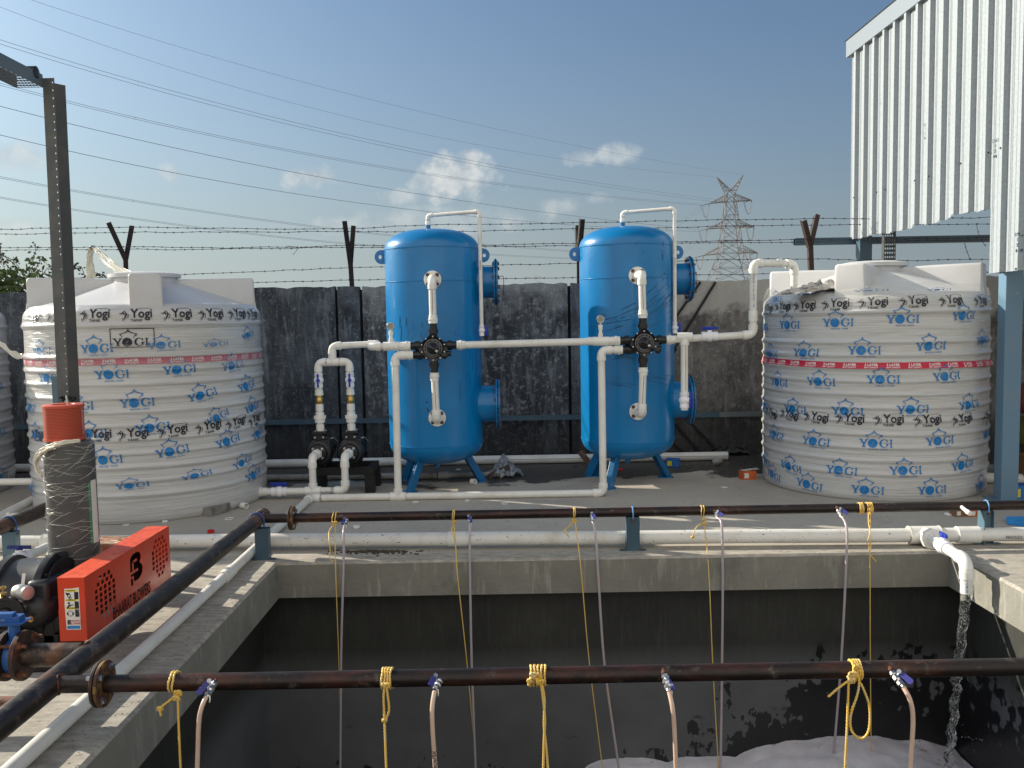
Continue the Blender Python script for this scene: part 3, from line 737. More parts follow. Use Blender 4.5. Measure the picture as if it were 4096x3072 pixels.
# ------------------------------------------------------------------ plastic pipework kit
R2 = .0302
def elbow(parent, p, din, dout, r, mt='fit', k=1.0, name='elbow'):
    """p = corner point; din = direction of travel in, dout = direction out"""
    p = V(p); a = V(din).normalized(); b = V(dout).normalized(); ang = a.angle(b); R = r*1.55*k
    tl = R*math.tan(ang/2); s = p-a*tl; nrm = (b - a*a.dot(b)).normalized(); c = s+nrm*R
    pts = []
    for i in range(9):
        t = ang*i/8; pts.append(c - nrm*R*cos(t) + a*R*sin(t))
    mb = MB(); mb.tube(pts, r*1.17, 16)
    mb.lathe(s+a*.002, -a, [(0, r*1.17), (0, r*1.25), (r*1.35, r*1.25), (r*1.35, r*1.02)], 18)
    mb.lathe(p+b*tl-b*.002, b, [(0, r*1.17), (0, r*1.25), (r*1.35, r*1.25), (r*1.35, r*1.02)], 18)
    return mb.build(name, mt, parent)
def tee(parent, p, axis, branch, r, rb=None, mt='fit'):
    p = V(p); a = V(axis).normalized(); b = V(branch).normalized(); rb = rb or r
    mb = MB(); h = r*2.15
    mb.lathe(p-a*h, a, [(0, r*1.02), (0, r*1.25), (2*h, r*1.25), (2*h, r*1.02)], 18)
    mb.lathe(p, b, [(0, rb*1.2), (r*1.9, rb*1.25), (r*2.2, rb*1.25), (r*2.2, rb*1.02)], 18)
    mb.lathe(p-a*h, a, [(0, r*1.0), (0, r*1.29), (.006, r*1.29), (.006, r*1.2)], 18); mb.lathe(p+a*h, -a, [(0, r*1.0), (0, r*1.29), (.006, r*1.29), (.006, r*1.2)], 18)
    return mb.build('tee', mt, parent)
def coupling(parent, p, axis, r, ln=None, k=1.22, mt='fit', name='coupling'):
    p = V(p); a = V(axis).normalized(); h = (ln or r*2.4)/2; mb = MB()
    mb.lathe(p-a*h, a, [(0, r), (0, r*k), (2*h, r*k), (2*h, r)], 18); return mb.build(name, mt, parent)
def union(parent, p, axis, r, mt='fit', k=1.0, name='threaded_adaptor'):
    """ribbed threaded adaptor"""
    p = V(p); a = V(axis).normalized(); mb = MB()
    mb.lathe(p-a*.032*k, a, [(0, r), (0, r*1.17), (.026*k, r*1.17), (.028*k, r*1.32), (.038*k, r*1.32), (.040*k, r*1.22), (.066*k, r*1.22), (.066*k, r)], 18)
    u, v = mb.frame(a)
    for i in range(6):
        an = pi/3*i; q = p + a*.003*k + (u*cos(an)+v*sin(an))*r*1.27; mb.box(q, (.018*k, .009, .006), (a, (u*-sin(an)+v*cos(an)), (u*cos(an)+v*sin(an))))
    return mb.build(name, mt, parent)
def bolt(mb, p, axis, r=.007, h=.007):
    p = V(p); a = V(axis).normalized(); mb.lathe(p, a, [(0, r*1.5), (.002, r*1.5), (.002, r), (h, r), (h, 0)], 6)
def straight(parent, a, b, r, mt='pvc', name='pipe', seg=20):
    mb = MB(); mb.tube([a, b], r, seg); return mb.build(name, mt, parent)
def run(parent, pts, r, mt='pvc', emt='fit', ends=True, k=1.0):
    pts = [V(p) for p in pts]; st = pts[0]
    for i in range(1, len(pts)):
        e = pts[i]
        straight(parent, st, e, r, mt)
        if i < len(pts)-1:
            d1 = pts[i]-pts[i-1]; d2 = pts[i+1]-pts[i]
            elbow(parent, pts[i], d1, d2, r, emt, k)
        st = e
def run2(parent, pts, r, mt='pvc', emt='fit', k=1.0):
    """like run() but straight lengths stop inside the elbows so no pipe end pokes out of a bend"""
    pts = [V(p) for p in pts]; n = len(pts); R = r*1.55*k
    for i in range(n-1):
        a, b = pts[i], pts[i+1]; d = (b-a).normalized(); s = a.copy(); e = b.copy()
        if i > 0: an = (pts[i]-pts[i-1]).angle(pts[i+1]-pts[i]); s = a+d*R*math.tan(an/2)
        if i < n-2: an = (pts[i+1]-pts[i]).angle(pts[i+2]-pts[i+1]); e = b-d*R*math.tan(an/2)
        straight(parent, s, e, r, mt)
        if i < n-2: elbow(parent, b, d, pts[i+2]-b, r, emt, k)
def ball_valve(parent, p, axis, stem, r, hmt='handle', turned=False, hl=.075, k=1.0, flat=False):
    p = V(p); a = V(axis).normalized(); s = V(stem).normalized(); h = .064*k; mb = MB()
    mb.lathe(p-a*h, a, [(0, r), (0, r*1.28), (.030*k, r*1.28), (.034*k, r*1.18), (.040*k, r*1.22), (.050*k, r*1.45), (.064*k, r*1.52), (.078*k, r*1.45), (.088*k, r*1.22), (.094*k, r*1.18), (.098*k, r*1.28), (2*h, r*1.28), (2*h, r)], 20)
    mb.lathe(p, s, [(0, r*.7), (r*1.75, r*.62), (r*1.9, r*.5)], 12)
    o = mb.build('ball_valve', 'valve_w', parent)
    ax = a if not turned else a.cross(s); q = p+s*r*2.05; side = ax.cross(s); mb = MB()
    mb.lathe(q-s*.012, s, [(0, r*.62), (.024, r*.55), (.028, r*.35), (.028, 0)], 14)
    prof = [(-hl, .010), (-hl*.8, .014), (-.02, .011), (0, .016), (.02, .011), (hl*.8, .014), (hl, .010)]
    vs = []; 
    for (d, w_) in prof:
        for (i, j) in ((-1, -1), (1, -1), (1, 1), (-1, 1)): vs.append(q+ax*d+side*(w_*i*.6)+s*(.006+.011*j))
    fs = []
    for i in range(len(prof)-1):
        for j in range(4): fs.append((i*4+j, i*4+(j+1) % 4, i*4+4+(j+1) % 4, i*4+4+j))
    fs += [(3, 2, 1, 0), (len(prof)*4-4, len(prof)*4-3, len(prof)*4-2, len(prof)*4-1)]
    mb.add(vs, fs); mb.build('handle', hmt, o, bevel=.002); return o
def blackline(parent, a, b, r, off=(0, -1, 0), w_=.0016, mt='ink'):
    a = V(a); b = V(b); o = V(off).normalized(); d = (b-a).normalized(); s = d.cross(o).normalized()
    mb = MB(); q = o*(r+.0006); mb.quad(a+q-s*w_, a+q+s*w_, b+q+s*w_, b+q-s*w_); mb.build('seam_line', mt, parent, smooth=False)
def printed(parent, text, a, b, r, off, ht, mt='inkblue', bold=0.01, name='pipe_print'):
    """lettering along a pipe from a towards b, on the side 'off', wrapped on the surface"""
    a = V(a); b = V(b); d = (b-a).normalized(); o = V(off); o = (o-d*o.dot(d)).normalized(); s = o.cross(d).normalized()
    vs, fs = text2d(text, bold); w0 = min(q[0] for q in vs); w1 = max(q[0] for q in vs); mb = MB(); k = ht/.7
    pts = []
    for x, y in vs:
        th = (y-.35)*k/r; pts.append(a + d*((x-w0)*k) + (o*cos(th)+s*sin(th))*(r+.0008))
    mb.add(pts, fs); return mb.build(name, mt, parent, smooth=False)

# ------------------------------------------------------------------ the two blue pressure vessels
VR = .42; SHELL = {}
def vessel(cx, cy, label):
    t = thing('pressure_vessel', (cx, cy, 0), label, 'pressure vessel', 'blue pressure vessels')
    prof = []
    for i in range(15):
        a = pi/2*i/14; prof.append((.40-.185*cos(a)+(.0), max(VR*sin(a)**.72, 1e-4) if i else 1e-4))
    prof += [(.402, VR), (.40+.02, VR), (.9, VR), (1.4, VR), (1.8, VR), (2.112, VR)]
    for i in range(1, 15):
        a = pi/2*i/14; prof.append((2.114+.18*sin(a), max(VR*cos(a)**.72, 1e-4)))
    mb = MB(); mb.lathe((cx, cy, 0), (0, 0, 1), prof, 96, closed=True); sh_ = mb.build('shell', 'vessel', t, angle=60); SHELL[t.name] = sh_
    rw = random.Random(int(cx*100)); 
    for z in (.402, 1.828, 2.114):
        pts = []; 
        for k in range(181):
            an = 2*pi*k/180; rr = VR+.0005; pts.append((cx+rr*cos(an), cy+rr*sin(an), z+rw.uniform(-.0012, .0012)))
        mb = MB(); mb.tube(pts, .0042, 6, caps=False); mb.build('weld_seam', 'vessel', t)
    for an in (-123, 22, 135):
        d = V((cos(radians(an)), sin(radians(an)), 0)); s = V((-d.y, d.x, 0)); a = V((cx, cy, 0))+d*.20+V((0, 0, .34)); b = V((cx, cy, 0))+d*.40
        mb = MB(); ax = (b-a).normalized(); up = s.cross(ax)
        mb.box((a+b)/2+ax*.02, ((b-a).length+.06, .085, .008), (ax, s, up)); mb.box((a+b)/2+ax*.02+s*.0465+up*-.036, ((b-a).length+.06, .008, .08), (ax, s, up))
        mb.box(b+V((0, 0, .004)), (.13, .13, .008)); mb.build('leg', 'vessel_leg', t, smooth=False, bevel=.002)
    mb = MB(); mb.cyl((cx, cy, .225), (cx, cy, .175), .022, 16); mb.cyl((cx, cy, .19), (cx, cy, .168), .026, 6); mb.build('drain_plug', 'vessel', t)
    mb = MB(); mb.cyl((cx-.03, cy, 2.26), (cx-.03, cy, 2.335), .0215, 16); mb.build('top_nozzle', 'vessel_leg', t)
    for sx in (-1, 1):
        hw = .062; x0 = .40; x1 = .515
        outer = [(x0, -hw)] + [(x1-hw+hw*.95*cos(a), hw*sin(a)) for a in [pi*(-.5+i/12) for i in range(13)]] + [(x0, hw)]
        vs, fs = fill2d([outer, ell(x1-.052, 0, .015, .018, 14)], .005); mb = MB()
        mb.add([V((cx+sx*q[0], cy+q[2], 2.06+q[1])) for q in vs], fs); mb.build('lifting_lug', 'vessel', t, smooth=False)
    for z, rp, rf in ((1.822, .140, .197), (.735, .165, .222)):
        mb = MB(); mb.cyl((cx+.30, cy, z), (cx+.548, cy, z), rp, 40); o = mb.build('side_nozzle', 'vessel', t)
        mb = MB(); mb.lathe((cx+.545, cy, z), (1, 0, 0), [(0, rp), (0, rf), (.014, rf), (.014, rf-.01)], 44); mb.build('flange', 'vessel', t)
        mb = MB(); pr = [(.0145, rf+.004), (.020, rf+.006), (.0205, rf-.002)]; mb.lathe((cx+.545, cy, z), (1, 0, 0), pr, 40)
        for q in range(26):
            an = rw.uniform(0, 2*pi); rr = rf+.003; mb.sphere((cx+.563, cy+rr*cos(an), z+rr*sin(an)), rw.uniform(.004, .010), 6, 4)
        mb.build('gasket', 'vessel_dark', t)
        mb = MB(); mb.lathe((cx+.567, cy, z), (1, 0, 0), [(0, rf-.004), (.014, rf-.004), (.014, 1e-4)], 44); cp = mb.build('cover_plate', 'vessel', t)
        mb = MB()
        for k in range(12):
            an = 2*pi*(k+.5)/12; rr = rf-.026
            for (x, d) in ((cx+.545, -1), (cx+.581, 1)): bolt(mb, (x, cy+rr*cos(an), z+rr*sin(an)), (d, 0, 0), .010, .013)
        absorb(cp, mb.build('flange_bolts', 'rustbolt', t, smooth=False))
    hp = [(cx+.58, cy, 1.86), (cx+.62, cy, 1.875), (cx+.632, cy, 1.85), (cx+.63, cy, 1.76), (cx+.626, cy, 1.70)]
    mb = MB(); mb.tube(bez(hp, 4), .003, 5); mb.build('wire_hook', 'wire', t)
    return t
V1 = (-.690, 7.85); V2 = (1.043, 7.90)
ves1 = vessel(*V1, 'blue steel pressure vessel on legs, the left one, beside the two black pumps')
ves2 = vessel(*V2, 'blue steel pressure vessel with scuffed paint, the right one, in front of the grey wall')
# scuffs, drips and chipped paint on the shells
def scuff(t, c, px, seed, mt='scuff', name='paint_scuff'):
    rs = random.Random(seed); mb = MB()
    for (x, y, w_, hgt, slope, n) in px:
        for _ in range(n):
            xx = x+rs.uniform(-.5, .5)*w_; yy = y+rs.uniform(-.5, .5)*hgt; l = rs.uniform(.3, 1)*(w_ if abs(slope) < 2 else hgt)*.5; pts = []
            for k in range(7):
                q = (k/6-.5)*l
                X_, Y_ = (xx+q, yy+q*slope+rs.uniform(-1, 1)) if abs(slope) < 2 else (xx+rs.uniform(-1, 1), yy+q)
                d = ray(X_, Y_); ox, oy = CAM.x-c[0], CAM.y-c[1]; A = d.x*d.x+d.y*d.y; B = 2*(ox*d.x+oy*d.y); C_ = ox*ox+oy*oy-(VR+.0012)**2
                D_ = B*B-4*A*C_
                if D_ <= 0: continue
                pts.append(CAM+d*((-B-sqrt(D_))/(2*A)))
            if len(pts) > 2: mb.tube(pts, [.0003]+[rs.uniform(.0008, .0020)]*(len(pts)-2)+[.0003], 4, caps=False)
    if mb.v: absorb(SHELL[t.name], mb.build(name, mt, t, smooth=False))
scuff(ves2, V2, [(2640, 1210, 120, 120, -.9, 26), (2440, 1290, 130, 60, -.25, 20), (2560, 1260, 150, 90, -.5, 18), (2480, 1420, 110, 30, -.12, 16), (2560, 1520, 240, 40, .22, 12), (2650, 1000, 14, 60, 9, 6), (2652, 1105, 30, 30, 9, 5), (2596, 1050, 14, 8, -.5, 3), (2562, 1000, 60, 90, -1.3, 3)], 3)
scuff(ves1, V1, [(1601, 1310, 8, 90, 9, 5), (1627, 1310, 8, 90, 9, 5), (1650, 1320, 6, 60, 9, 2), (1750, 1330, 220, 60, 9, 10), (1880, 1480, 90, 180, 9, 12), (1600, 1450, 4, 60, 9, 2)], 4)
mb = MB()
for (x, y, a, b) in ((1710, 1609, 9, 3), (1713, 1640, 5, 9)):
    for q in range(5):
        p = onY(x+random.uniform(-a, a)*.7, y+random.uniform(-b, b)*.6, V1[1]-sqrt(VR**2-(onY(x, y, 7.45).x-V1[0])**2)-.001); mb.sphere(p, .005, 6, 4, (1.6, .2, .8))
absorb(SHELL[ves1.name], mb.build('paint_chip', 'ink', ves1))

# flanged elbows on the vessel fronts, joined to the multiport valves
def flange_elbow(parent, p, up):
    """p = centre of the flange on the shell; pipe leaves vertically (up=+1/-1) in front of it"""
    p = V(p); mb = MB()
    mb.lathe(p+V((0, .012, 0)), (0, -1, 0), [(0, .0745), (.014, .0745), (.017, .071), (.017, .060), (.014, .058), (.014, .046), (.034, .041), (.036, 0.02)], 36)
    fo = mb.build('pipe_flange', 'fit', parent)
    mb = MB()
    for k in range(4):
        an = pi/4+pi/2*k; bolt(mb, p+V((.056*cos(an), -.004, .056*sin(an))), (0, -1, 0), .0115, .012)
    absorb(fo, mb.build('flange_bolts', 'rustbolt', parent, smooth=False))

def multiport(px, py, label, wl):
    c = onY(px, py, 7.26); t = thing('multiport_valve', c, label, 'multiport valve', 'black multiport valves')
    mb = MB(); n = 64; vs = []
    for (yy, k) in ((-.062, .90), (-.070, 1.0), (-.050, 1.0), (-.046, .93), (.07, .80)):
        for i in range(n):
            a = 2*pi*i/n; r = (.107+.011*cos(4*(a-pi/2)) + .004*cos(8*a))*k; vs.append(c+V((r*cos(a), yy, r*sin(a))))
    fs = []
    for j in range(4):
        for i in range(n): fs.append((j*n+i, j*n+(i+1) % n, (j+1)*n+(i+1) % n, (j+1)*n+i))
    fs.append(tuple(range(n))[::-1]); fs.append(tuple(4*n+i for i in range(n))); mb.add(vs, fs)
    for (d, o, r) in (((0, 0, 1), (0, 0, 0), .030), ((0, 0, -1), (0, 0, 0), .030), ((1, 0, 0), (0, 0, .020), .029), ((-1, 0, 0), (0, 0, .020), .029), ((-1, 0, 0), (0, 0, -.055), .029)):
        mb.cyl(c+V(o), c+V(o)+V(d)*.17, r*1.12, 18)
    mb.build('body', 'black', t)
    for (d, o, l0, nut, l1) in (((0, 0, 1), (0, 0, 0), .122, .155, .200), ((0, 0, -1), (0, 0, 0), .125, .160, .205), ((1, 0, 0), (0, 0, .020), .118, .150, .190), ((-1, 0, 0), (0, 0, .020), .118, .152, .192), ((-1, 0, 0), (0, 0, -.055), .10, .135, .168)):
        d = V(d); mb = MB(); q = c+V(o)+d*l0
        mb.lathe(q, d, [(0, .038), (0, .042), (nut-l0, .042), (nut-l0, .036)], 10); mb.lathe(q+d*(nut-l0), d, [(0, .031), (l1-nut+.004, .031)], 18); mb.build('union_nut', 'black', t)
    mb = MB()
    for k in range(10):
        a = pi/10+2*pi*k/10; bolt(mb, c+V((.0975*cos(a), -.0705, .0975*sin(a))), (0, -1, 0), .0042, .004)
    mb.build('cover_screws', 'silver', t)
    mb = MB(); mb.lathe(c+V((0, -.069, 0)), (0, -1, 0), [(0, .079), (.006, .077), (.008, .072), (.009, .060), (.007, .055), (.016, .040), (.028, .030), (.040, .016), (.043, 1e-4)], 40, closed=True); dp = mb.build('dial_plate', 'black', t)
    mb = MB()
    for r in (.0745, .0545):
        vs = []; 
        for i in range(60):
            a = 2*pi*i/60
            for q in (-.0011, .0011): vs.append(c+V(((r+q)*cos(a), -.0795, (r+q)*sin(a))))
        mb.add(vs, [(2*i, 2*i+1, (2*i+3) % 120, (2*i+2) % 120) for i in range(60)])
    for k in range(6):
        a = 2*pi*k/6; p = c+V((0, -.0795, 0)); u = V((cos(a), 0, sin(a))); s = V((-sin(a), 0, cos(a)))
        mb.quad(p+u*.0545-s*.0008, p+u*.0545+s*.0008, p+u*.0745+s*.0008, p+u*.0745-s*.0008)
    for k, wd in enumerate(('FILTER', 'RINSE', 'WASTE', 'BACKWASH', 'RECIRC', 'CLOSED')):
        a = radians(90-60*k-0); u = V((cos(a), 0, sin(a))); s = V((sin(a), 0, -cos(a)))
        if k == 1 or k == 2: pass
        place2d(mb, scale2d(text2d(wd), .0075), c+u*.061+V((0, -.0795, 0)), s, u)
    absorb(dp, mb.build('dial_lettering', 'markgrey', t, smooth=False))
    # handle with its knob
    a = radians(-33); u = V((cos(a), 0, sin(a))); h0 = c+V((0, -.105, 0)); h1 = c+u*.098+V((0, -.118, 0))
    mb = MB(); mb.tube([h0-u*.022, h0, h0+u*.03, h1], [.018, .023, .014, .0115], 12); o = mb.build('lever', 'black', t)
    mb = MB(); mb.lathe(h1+u*.012+V((0, .01, 0)), V((.25, -1, -.1)), [(0, .013), (.012, .015), (.030, .024), (.036, .0245), (.040, .020), (.041, 1e-4)], 20, closed=True); mb.build('knob', 'black', o)
    mb = MB(); p = h0+u*.045+V((0, -.0155, 0)); s = V((-u.z, 0, u.x)); mb.quad(p-u*.015-s*.008, p+u*.015-s*.008, p+u*.015+s*.008, p-u*.015+s*.008); mb.build('sticker', 'paper', o, smooth=False)
    mb = MB(); mb.cyl(c+V((.10, -.03, -.045)), c+V((.145, -.03, -.05)), .022, 14); mb.build('sight_glass', 'black', t)
    return t, c
mp1, c1 = multiport(1735, 1392, 'black multiport valve with lever on the left blue vessel', 'FILTER')
mp2, c2 = multiport(2572, 1371, 'black multiport valve with lever on the right blue vessel', 'FILTER')
PY = 7.26
def vessel_pipes(ves, c, top, bot, topx, botx, topy, boty, label):
    t = thing('vessel_pipe_connections', (c.x, PY, 0), label, 'pipework', 'flanged pipe legs on the vessels')
    for (fx, fy, pxx, pyy, s) in ((*top, topx, topy, 1), (*bot, botx, boty, -1)):
        f = onY(fx, fy, 7.43); vc = ves; f.y = vc[1]-sqrt(max(VR**2-(f.x-vc[0])**2, .01))-.006
        flange_elbow(t, f, s)
        px_ = onY(pxx, pyy, PY); z = f.z+(.0)
        corner = V((px_.x, PY, z)); a = f+V((0, -.02, 0)); 
        straight(t, a, corner+(a-corner).normalized()*.045, R2*1.12, 'fit', 'flange_neck')
        end = V((c.x, PY, c.z+s*.200))
        elbow(t, corner, corner-a, end-corner, R2, 'fit')
        straight(t, corner+(end-corner).normalized()*.05, end, R2)
        blackline(t, corner+V((0, 0, -s*.09)), end+V((0, 0, s*.075)), R2, (0.05, -1, 0))
        union(t, end+V((0, 0, s*.038)), (0, 0, -s), R2)
    return t
vessel_pipes(V1, c1, (1730, 1118), (1749, 1671), 1728, 1746, 1118, 1671, 'white flanged pipes joining the left blue vessel to its black valve')
vessel_pipes(V2, c2, (2553, 1101), (2555, 1648), 2567, 2567, 1101, 1648, 'white flanged pipes joining the right blue vessel to its black valve')

# ------------------------------------------------------------------ pumps on their frame
def pump(x, y, z, label):
    t = thing('water_pump', (x, y, .24), label, 'pump', 'black water pumps'); c = V((x, y, z))
    mb = MB(); mb.lathe(c, (0, 1, 0), [(-.075, .045), (-.070, .072), (-.045, .078), (-.04, .104), (-.02, .118), (.03, .118), (.045, .10), (.05, .07)], 40)
    mb.box(c+V((.062, .0, .055)), (.075, .07, .12)); mb.box(c+V((0, .01, .135)), (.07, .075, .07)); mb.build('volute', 'castblack', t, bevel=.004)
    mb = MB(); mb.box(c+V((.012, .01, .176)), (.125, .115, .022)); mb.box(c+V((.012, .01, .148)), (.105, .10, .012)); mb.build('discharge_flange', 'castblack', t, bevel=.003)
    mb = MB()
    for i in (-1, 1):
        for j in (-1, 1): bolt(mb, c+V((.012+i*.036, .01+j*.040, .187)), (0, 0, 1), .007, .009)
        bolt(mb, c+V((.010+i*.036, -.044, .137)), (0, -1, 0), .0065, .007)
    for i in (-1, 1):
        for j in (-1, 1): bolt(mb, c+V((i*.040, -.074, j*.040)), (0, -1, 0), .0085, .011)
    mb.build('bolts', 'silver', t)
    mb = MB(); mb.lathe(c+V((0, .05, 0)), (0, 1, 0), [(0, .06), (.02, .082), (.23, .082), (.235, .088), (.29, .088), (.30, .06)], 30)
    for k in range(22):
        a = 2*pi*k/22; u = V((cos(a), 0, sin(a))); mb.box(c+V((0, .175, 0))+u*.085, (.19, .004, .014), (V((0, 1, 0)), V((-u.z, 0, u.x)), u))
    mb.build('motor', 'castblack', t)
    mb = MB(); mb.tube(bez([c+V((.06, .12, .09)), c+V((.09, .16, .105)), c+V((.105, .2, .085)), c+V((.115, .24, .055))], 4), .007, 8); mb.build('motor_cable', 'pvc_grey', t)
    mb = MB(); p = c+V((.068, .09, .058)); u = V((.7, 0, -.7)).normalized(); mb.box(p, (.055, .05, .002), (u, V((0, 1, 0)), V((.7, 0, .7)).normalized())); mb.build('rating_plate', 'paper', t, smooth=False)
    mb = MB(); mb.box(c+V((0, .02, -.098)), (.12, .07, .05)); mb.box(c+V((0, .2, -.09)), (.13, .10, .045)); mb.build('foot', 'castblack', t, bevel=.003)
    return t
pz = onY(1280, 1814, 7.55).z
PX1, PX2 = onY(1271, 1814, 7.55).x, onY(1397, 1814, 7.55).x
pump(PX1, 7.62, pz, 'black water pump on the left half of the frame')
pump(PX2, 7.62, pz, 'black water pump on the right half of the frame, nearer the blue vessel')
fr = thing('pump_frame', (-1.53, 7.68, 0), 'black steel frame carrying the two pumps', 'frame')
zt = pz-.123
for yy in (7.545, 7.86):
    mb = MB(); mb.box((-1.50, yy, zt-.004), (.56, .06, .008)); mb.box((-1.50, yy-.0, zt-.034), (.56, .008, .052)); mb.box((-1.50, yy, zt-.062), (.56, .06, .006)); mb.build('beam', 'blackframe', fr, smooth=False)
for xx in (-1.745, -1.255):
    mb = MB(); mb.box((xx, 7.70, zt-.035), (.06, .25, .06)); mb.build('cross_beam', 'blackframe', fr, smooth=False)
    for yy in (7.545, 7.86):
        mb = MB(); mb.box((xx, yy+.0, (zt-.066)/2), (.085, .008, zt-.066)); mb.box((xx-.0385, yy+.034, (zt-.066)/2), (.008, .06, zt-.066)); mb.box((xx+.0385, yy+.034, (zt-.066)/2), (.008, .06, zt-.066)); mb.build('leg', 'blackframe', fr, smooth=False)

# pump discharge: two risers joined and led to the first valve
dm = thing('discharge_pipework', (-1.55, 7.6, 0), 'white pipework rising from both pumps and running to the left valve', 'pipework')
hz = onY(1330, 1449, 7.60).z; zf = pz+.187
for X_, kx in ((PX1+.012, 0), (PX2+.012, 1)):
    rr = .0285
    corner = V((X_, 7.63, hz)); straight(dm, (X_, 7.63, zf), corner+V((0, 0, -.045)), rr)
    z = lambda py: onY(1290, py, 7.63).z
    coupling(dm, (X_, 7.63, zf+.032), (0, 0, 1), rr, .055, 1.24); coupling(dm, (X_, 7.63, zf+.095), (0, 0, 1), rr, .045, 1.32, name='union_ring')
    mb = MB()
    for (za, rk) in ((z(1682), 1.55), (z(1668), 1.75), (z(1655), 1.3)):
        mb.lathe((X_, 7.63, za-.016), (0, 0, 1), [(0, rr), (0, rr*rk), (.030, rr*rk), (.030, rr)], 18)
    mb.lathe((X_, 7.63, z(1640)), (0, 0, 1), [(0, rr*1.2), (.055, rr*1.15)], 18)
    for k in range(16):
        a = 2*pi*k/16; mb.box((X_+rr*1.75*cos(a), 7.63+rr*1.75*sin(a), z(1668)), (.004, .004, .028))
    mb.build('pipe_union', 'fit', dm)
    coupling(dm, (X_, 7.63, z(1633)), (0, 0, 1), rr, .042, 1.24, name='threaded_adaptor'); coupling(dm, (X_, 7.63, z(1570)), (0, 0, 1), rr, .050, 1.22, name='threaded_adaptor'); coupling(dm, (X_, 7.63, z(1577)), (0, 0, 1), rr, .008, 1.36, name='threaded_adaptor')
    mb = MB(); zb = z(1602); mb.lathe((X_, 7.63, zb-.046), (0, 0, 1), [(0, rr*1.04), (.018, rr*1.04), (.018, rr*1.15), (.020, rr*1.19), (.070, rr*1.19), (.072, rr*1.15), (.072, rr*1.04), (.095, rr*1.04)], 24); mb.build('check_valve', 'brass', dm)
    ball_valve(dm, (X_, 7.63, z(1521)), (0, 0, 1), (.10, -1, 0), rr*.98, 'handle', hl=.060, k=1.0)
    blackline(dm, (X_, 7.63, z(1478)), (X_, 7.63, z(1492)), rr, (.1, -1, 0))
tx = onY(1330, 1449, 7.63).x
for X_, d in ((PX1+.012, 1), (PX2+.012, -1)):
    elbow(dm, (X_, 7.63, hz), (0, 0, 1), (d, 0, 0), .0285)
straight(dm, (PX1+.06, 7.63, hz), (PX2-.035, 7.63, hz), .0285); tee(dm, (tx, 7.63, hz), (1, 0, 0), (0, 0, 1), .0285)
hz2 = onY(1335, 1384, 7.63).z; xo = onY(1510, 1380, 7.63).x; z3 = c1.z+.020
run2(dm, [(tx, 7.63, hz+.03), (tx, 7.63, hz2), (xo, 7.63, hz2+.012), (xo, PY, z3), (c1.x-.30, PY, z3)], .0285)
straight(dm, (c1.x-.36, PY, z3), (c1.x-.19, PY, z3), R2*1.12, 'fit', 'sleeve')
tg1 = V((c1.x-.352, PY, z3)); tee(dm, tg1, (1, 0, 0), (0, 0, 1), R2*.98, .016); union(dm, (c1.x-.228, PY, z3), (1, 0, 0), R2)
def gauge(p, label, zc):
    """small dial gauge standing on a thin white nipple; p = top of the tee"""
    p = V(p); t = thing('pressure_gauge', p, label, 'pressure gauge', 'pressure gauges')
    mb = MB(); mb.lathe(p, (0, 0, 1), [(0, .014), (zc*.30, .014), (zc*.32, .018), (zc*.62, .019), (zc*.64, .014)], 14); mb.build('nipple', 'fit', t)
    c = p+V((0, 0, zc)); mb = MB(); mb.cyl(p+V((0, 0, zc*.6)), c-V((0, 0, .03)), .007, 8)
    mb.lathe(c+V((0, .014, 0)), (0, -1, 0), [(0, .030), (.004, .0335), (.026, .0335), (.030, .031), (.030, .0275), (.026, .0270)], 32); mb.build('case', 'chrome', t)
    mb = MB(); mb.lathe(c+V((0, -.0125, 0)), (0, -1, 0), [(0, .0275), (.0005, .0272)], 30); mb.build('dial', 'dialgrey', t)
    mb = MB(); y = -.0135
    for k in range(11):
        a = radians(225-27*k); u = V((cos(a), 0, sin(a))); s = V((-u.z, 0, u.x)); q = c+V((0, y, 0)); mb.quad(q+u*.020-s*.0006, q+u*.020+s*.0006, q+u*.025+s*.0006, q+u*.025-s*.0006)
    u = V((cos(radians(225)), 0, sin(radians(225)))); s = V((-u.z, 0, u.x)); q = c+V((0, y-.0004, 0)); mb.add([q-u*.008-s*.0018, q-u*.008+s*.0018, q+u*.020], [(0, 1, 2)])
    mb.build('needle', 'ink', t, smooth=False)
    return t
gauge(tg1+V((0, 0, R2*2.0)), 'small round pressure gauge left of the left black valve', onY(1572, 1305, PY).z-tg1.z-R2*2.0)

# return from the lower port of each valve, down to one floor line
dr = thing('drain_pipework', (c1.x-.2, PY, 0), 'white drain pipework from both valves, along the floor and towards the camera', 'pipework')
FY = 7.215; fz = .0305
x1 = onY(1588, 1700, PY).x; x2 = onY(2408, 1700, PY).x
for cc, xx in ((c1, x1), (c2, x2)):
    zz = cc.z-.055; union(dr, (cc.x-.205, PY, zz), (1, 0, 0), R2)
    end = (xx, FY, fz)
    run2(dr, [(cc.x-.168, PY, zz), (xx, PY, zz), (xx, FY, fz+.05)], R2)
tee(dr, (x1, FY, fz), (1, 0, 0), (0, 0, 1), R2)
xl = onZ(1243, 1990, fz).x
xd = -1.688
run2(dr, [(x2, FY, fz+.06), (x2, FY, fz), (xl+.02, FY, fz)], R2)
run2(dr, [(xl+.10, FY, fz), (xl, FY, fz), (xd+.0, 5.0, fz), (xd, .2, fz)], R2)
q = onZ(902, 2296, .03); coupling(dr, (xd-.001, q.y+.02, fz), (0, 1, 0), R2, .12, 1.18); 
printed(dr, 'FinOlex  uPVC  ASTM', (x1-.035, PY, 1.09), (x1-.035, PY, .5), R2*.9, (-.6, -1, 0), .012)
blackline(dr, (x1+.004, PY, .42), (x1+.004, PY, .30), R2, (-.9, -.6, 0))

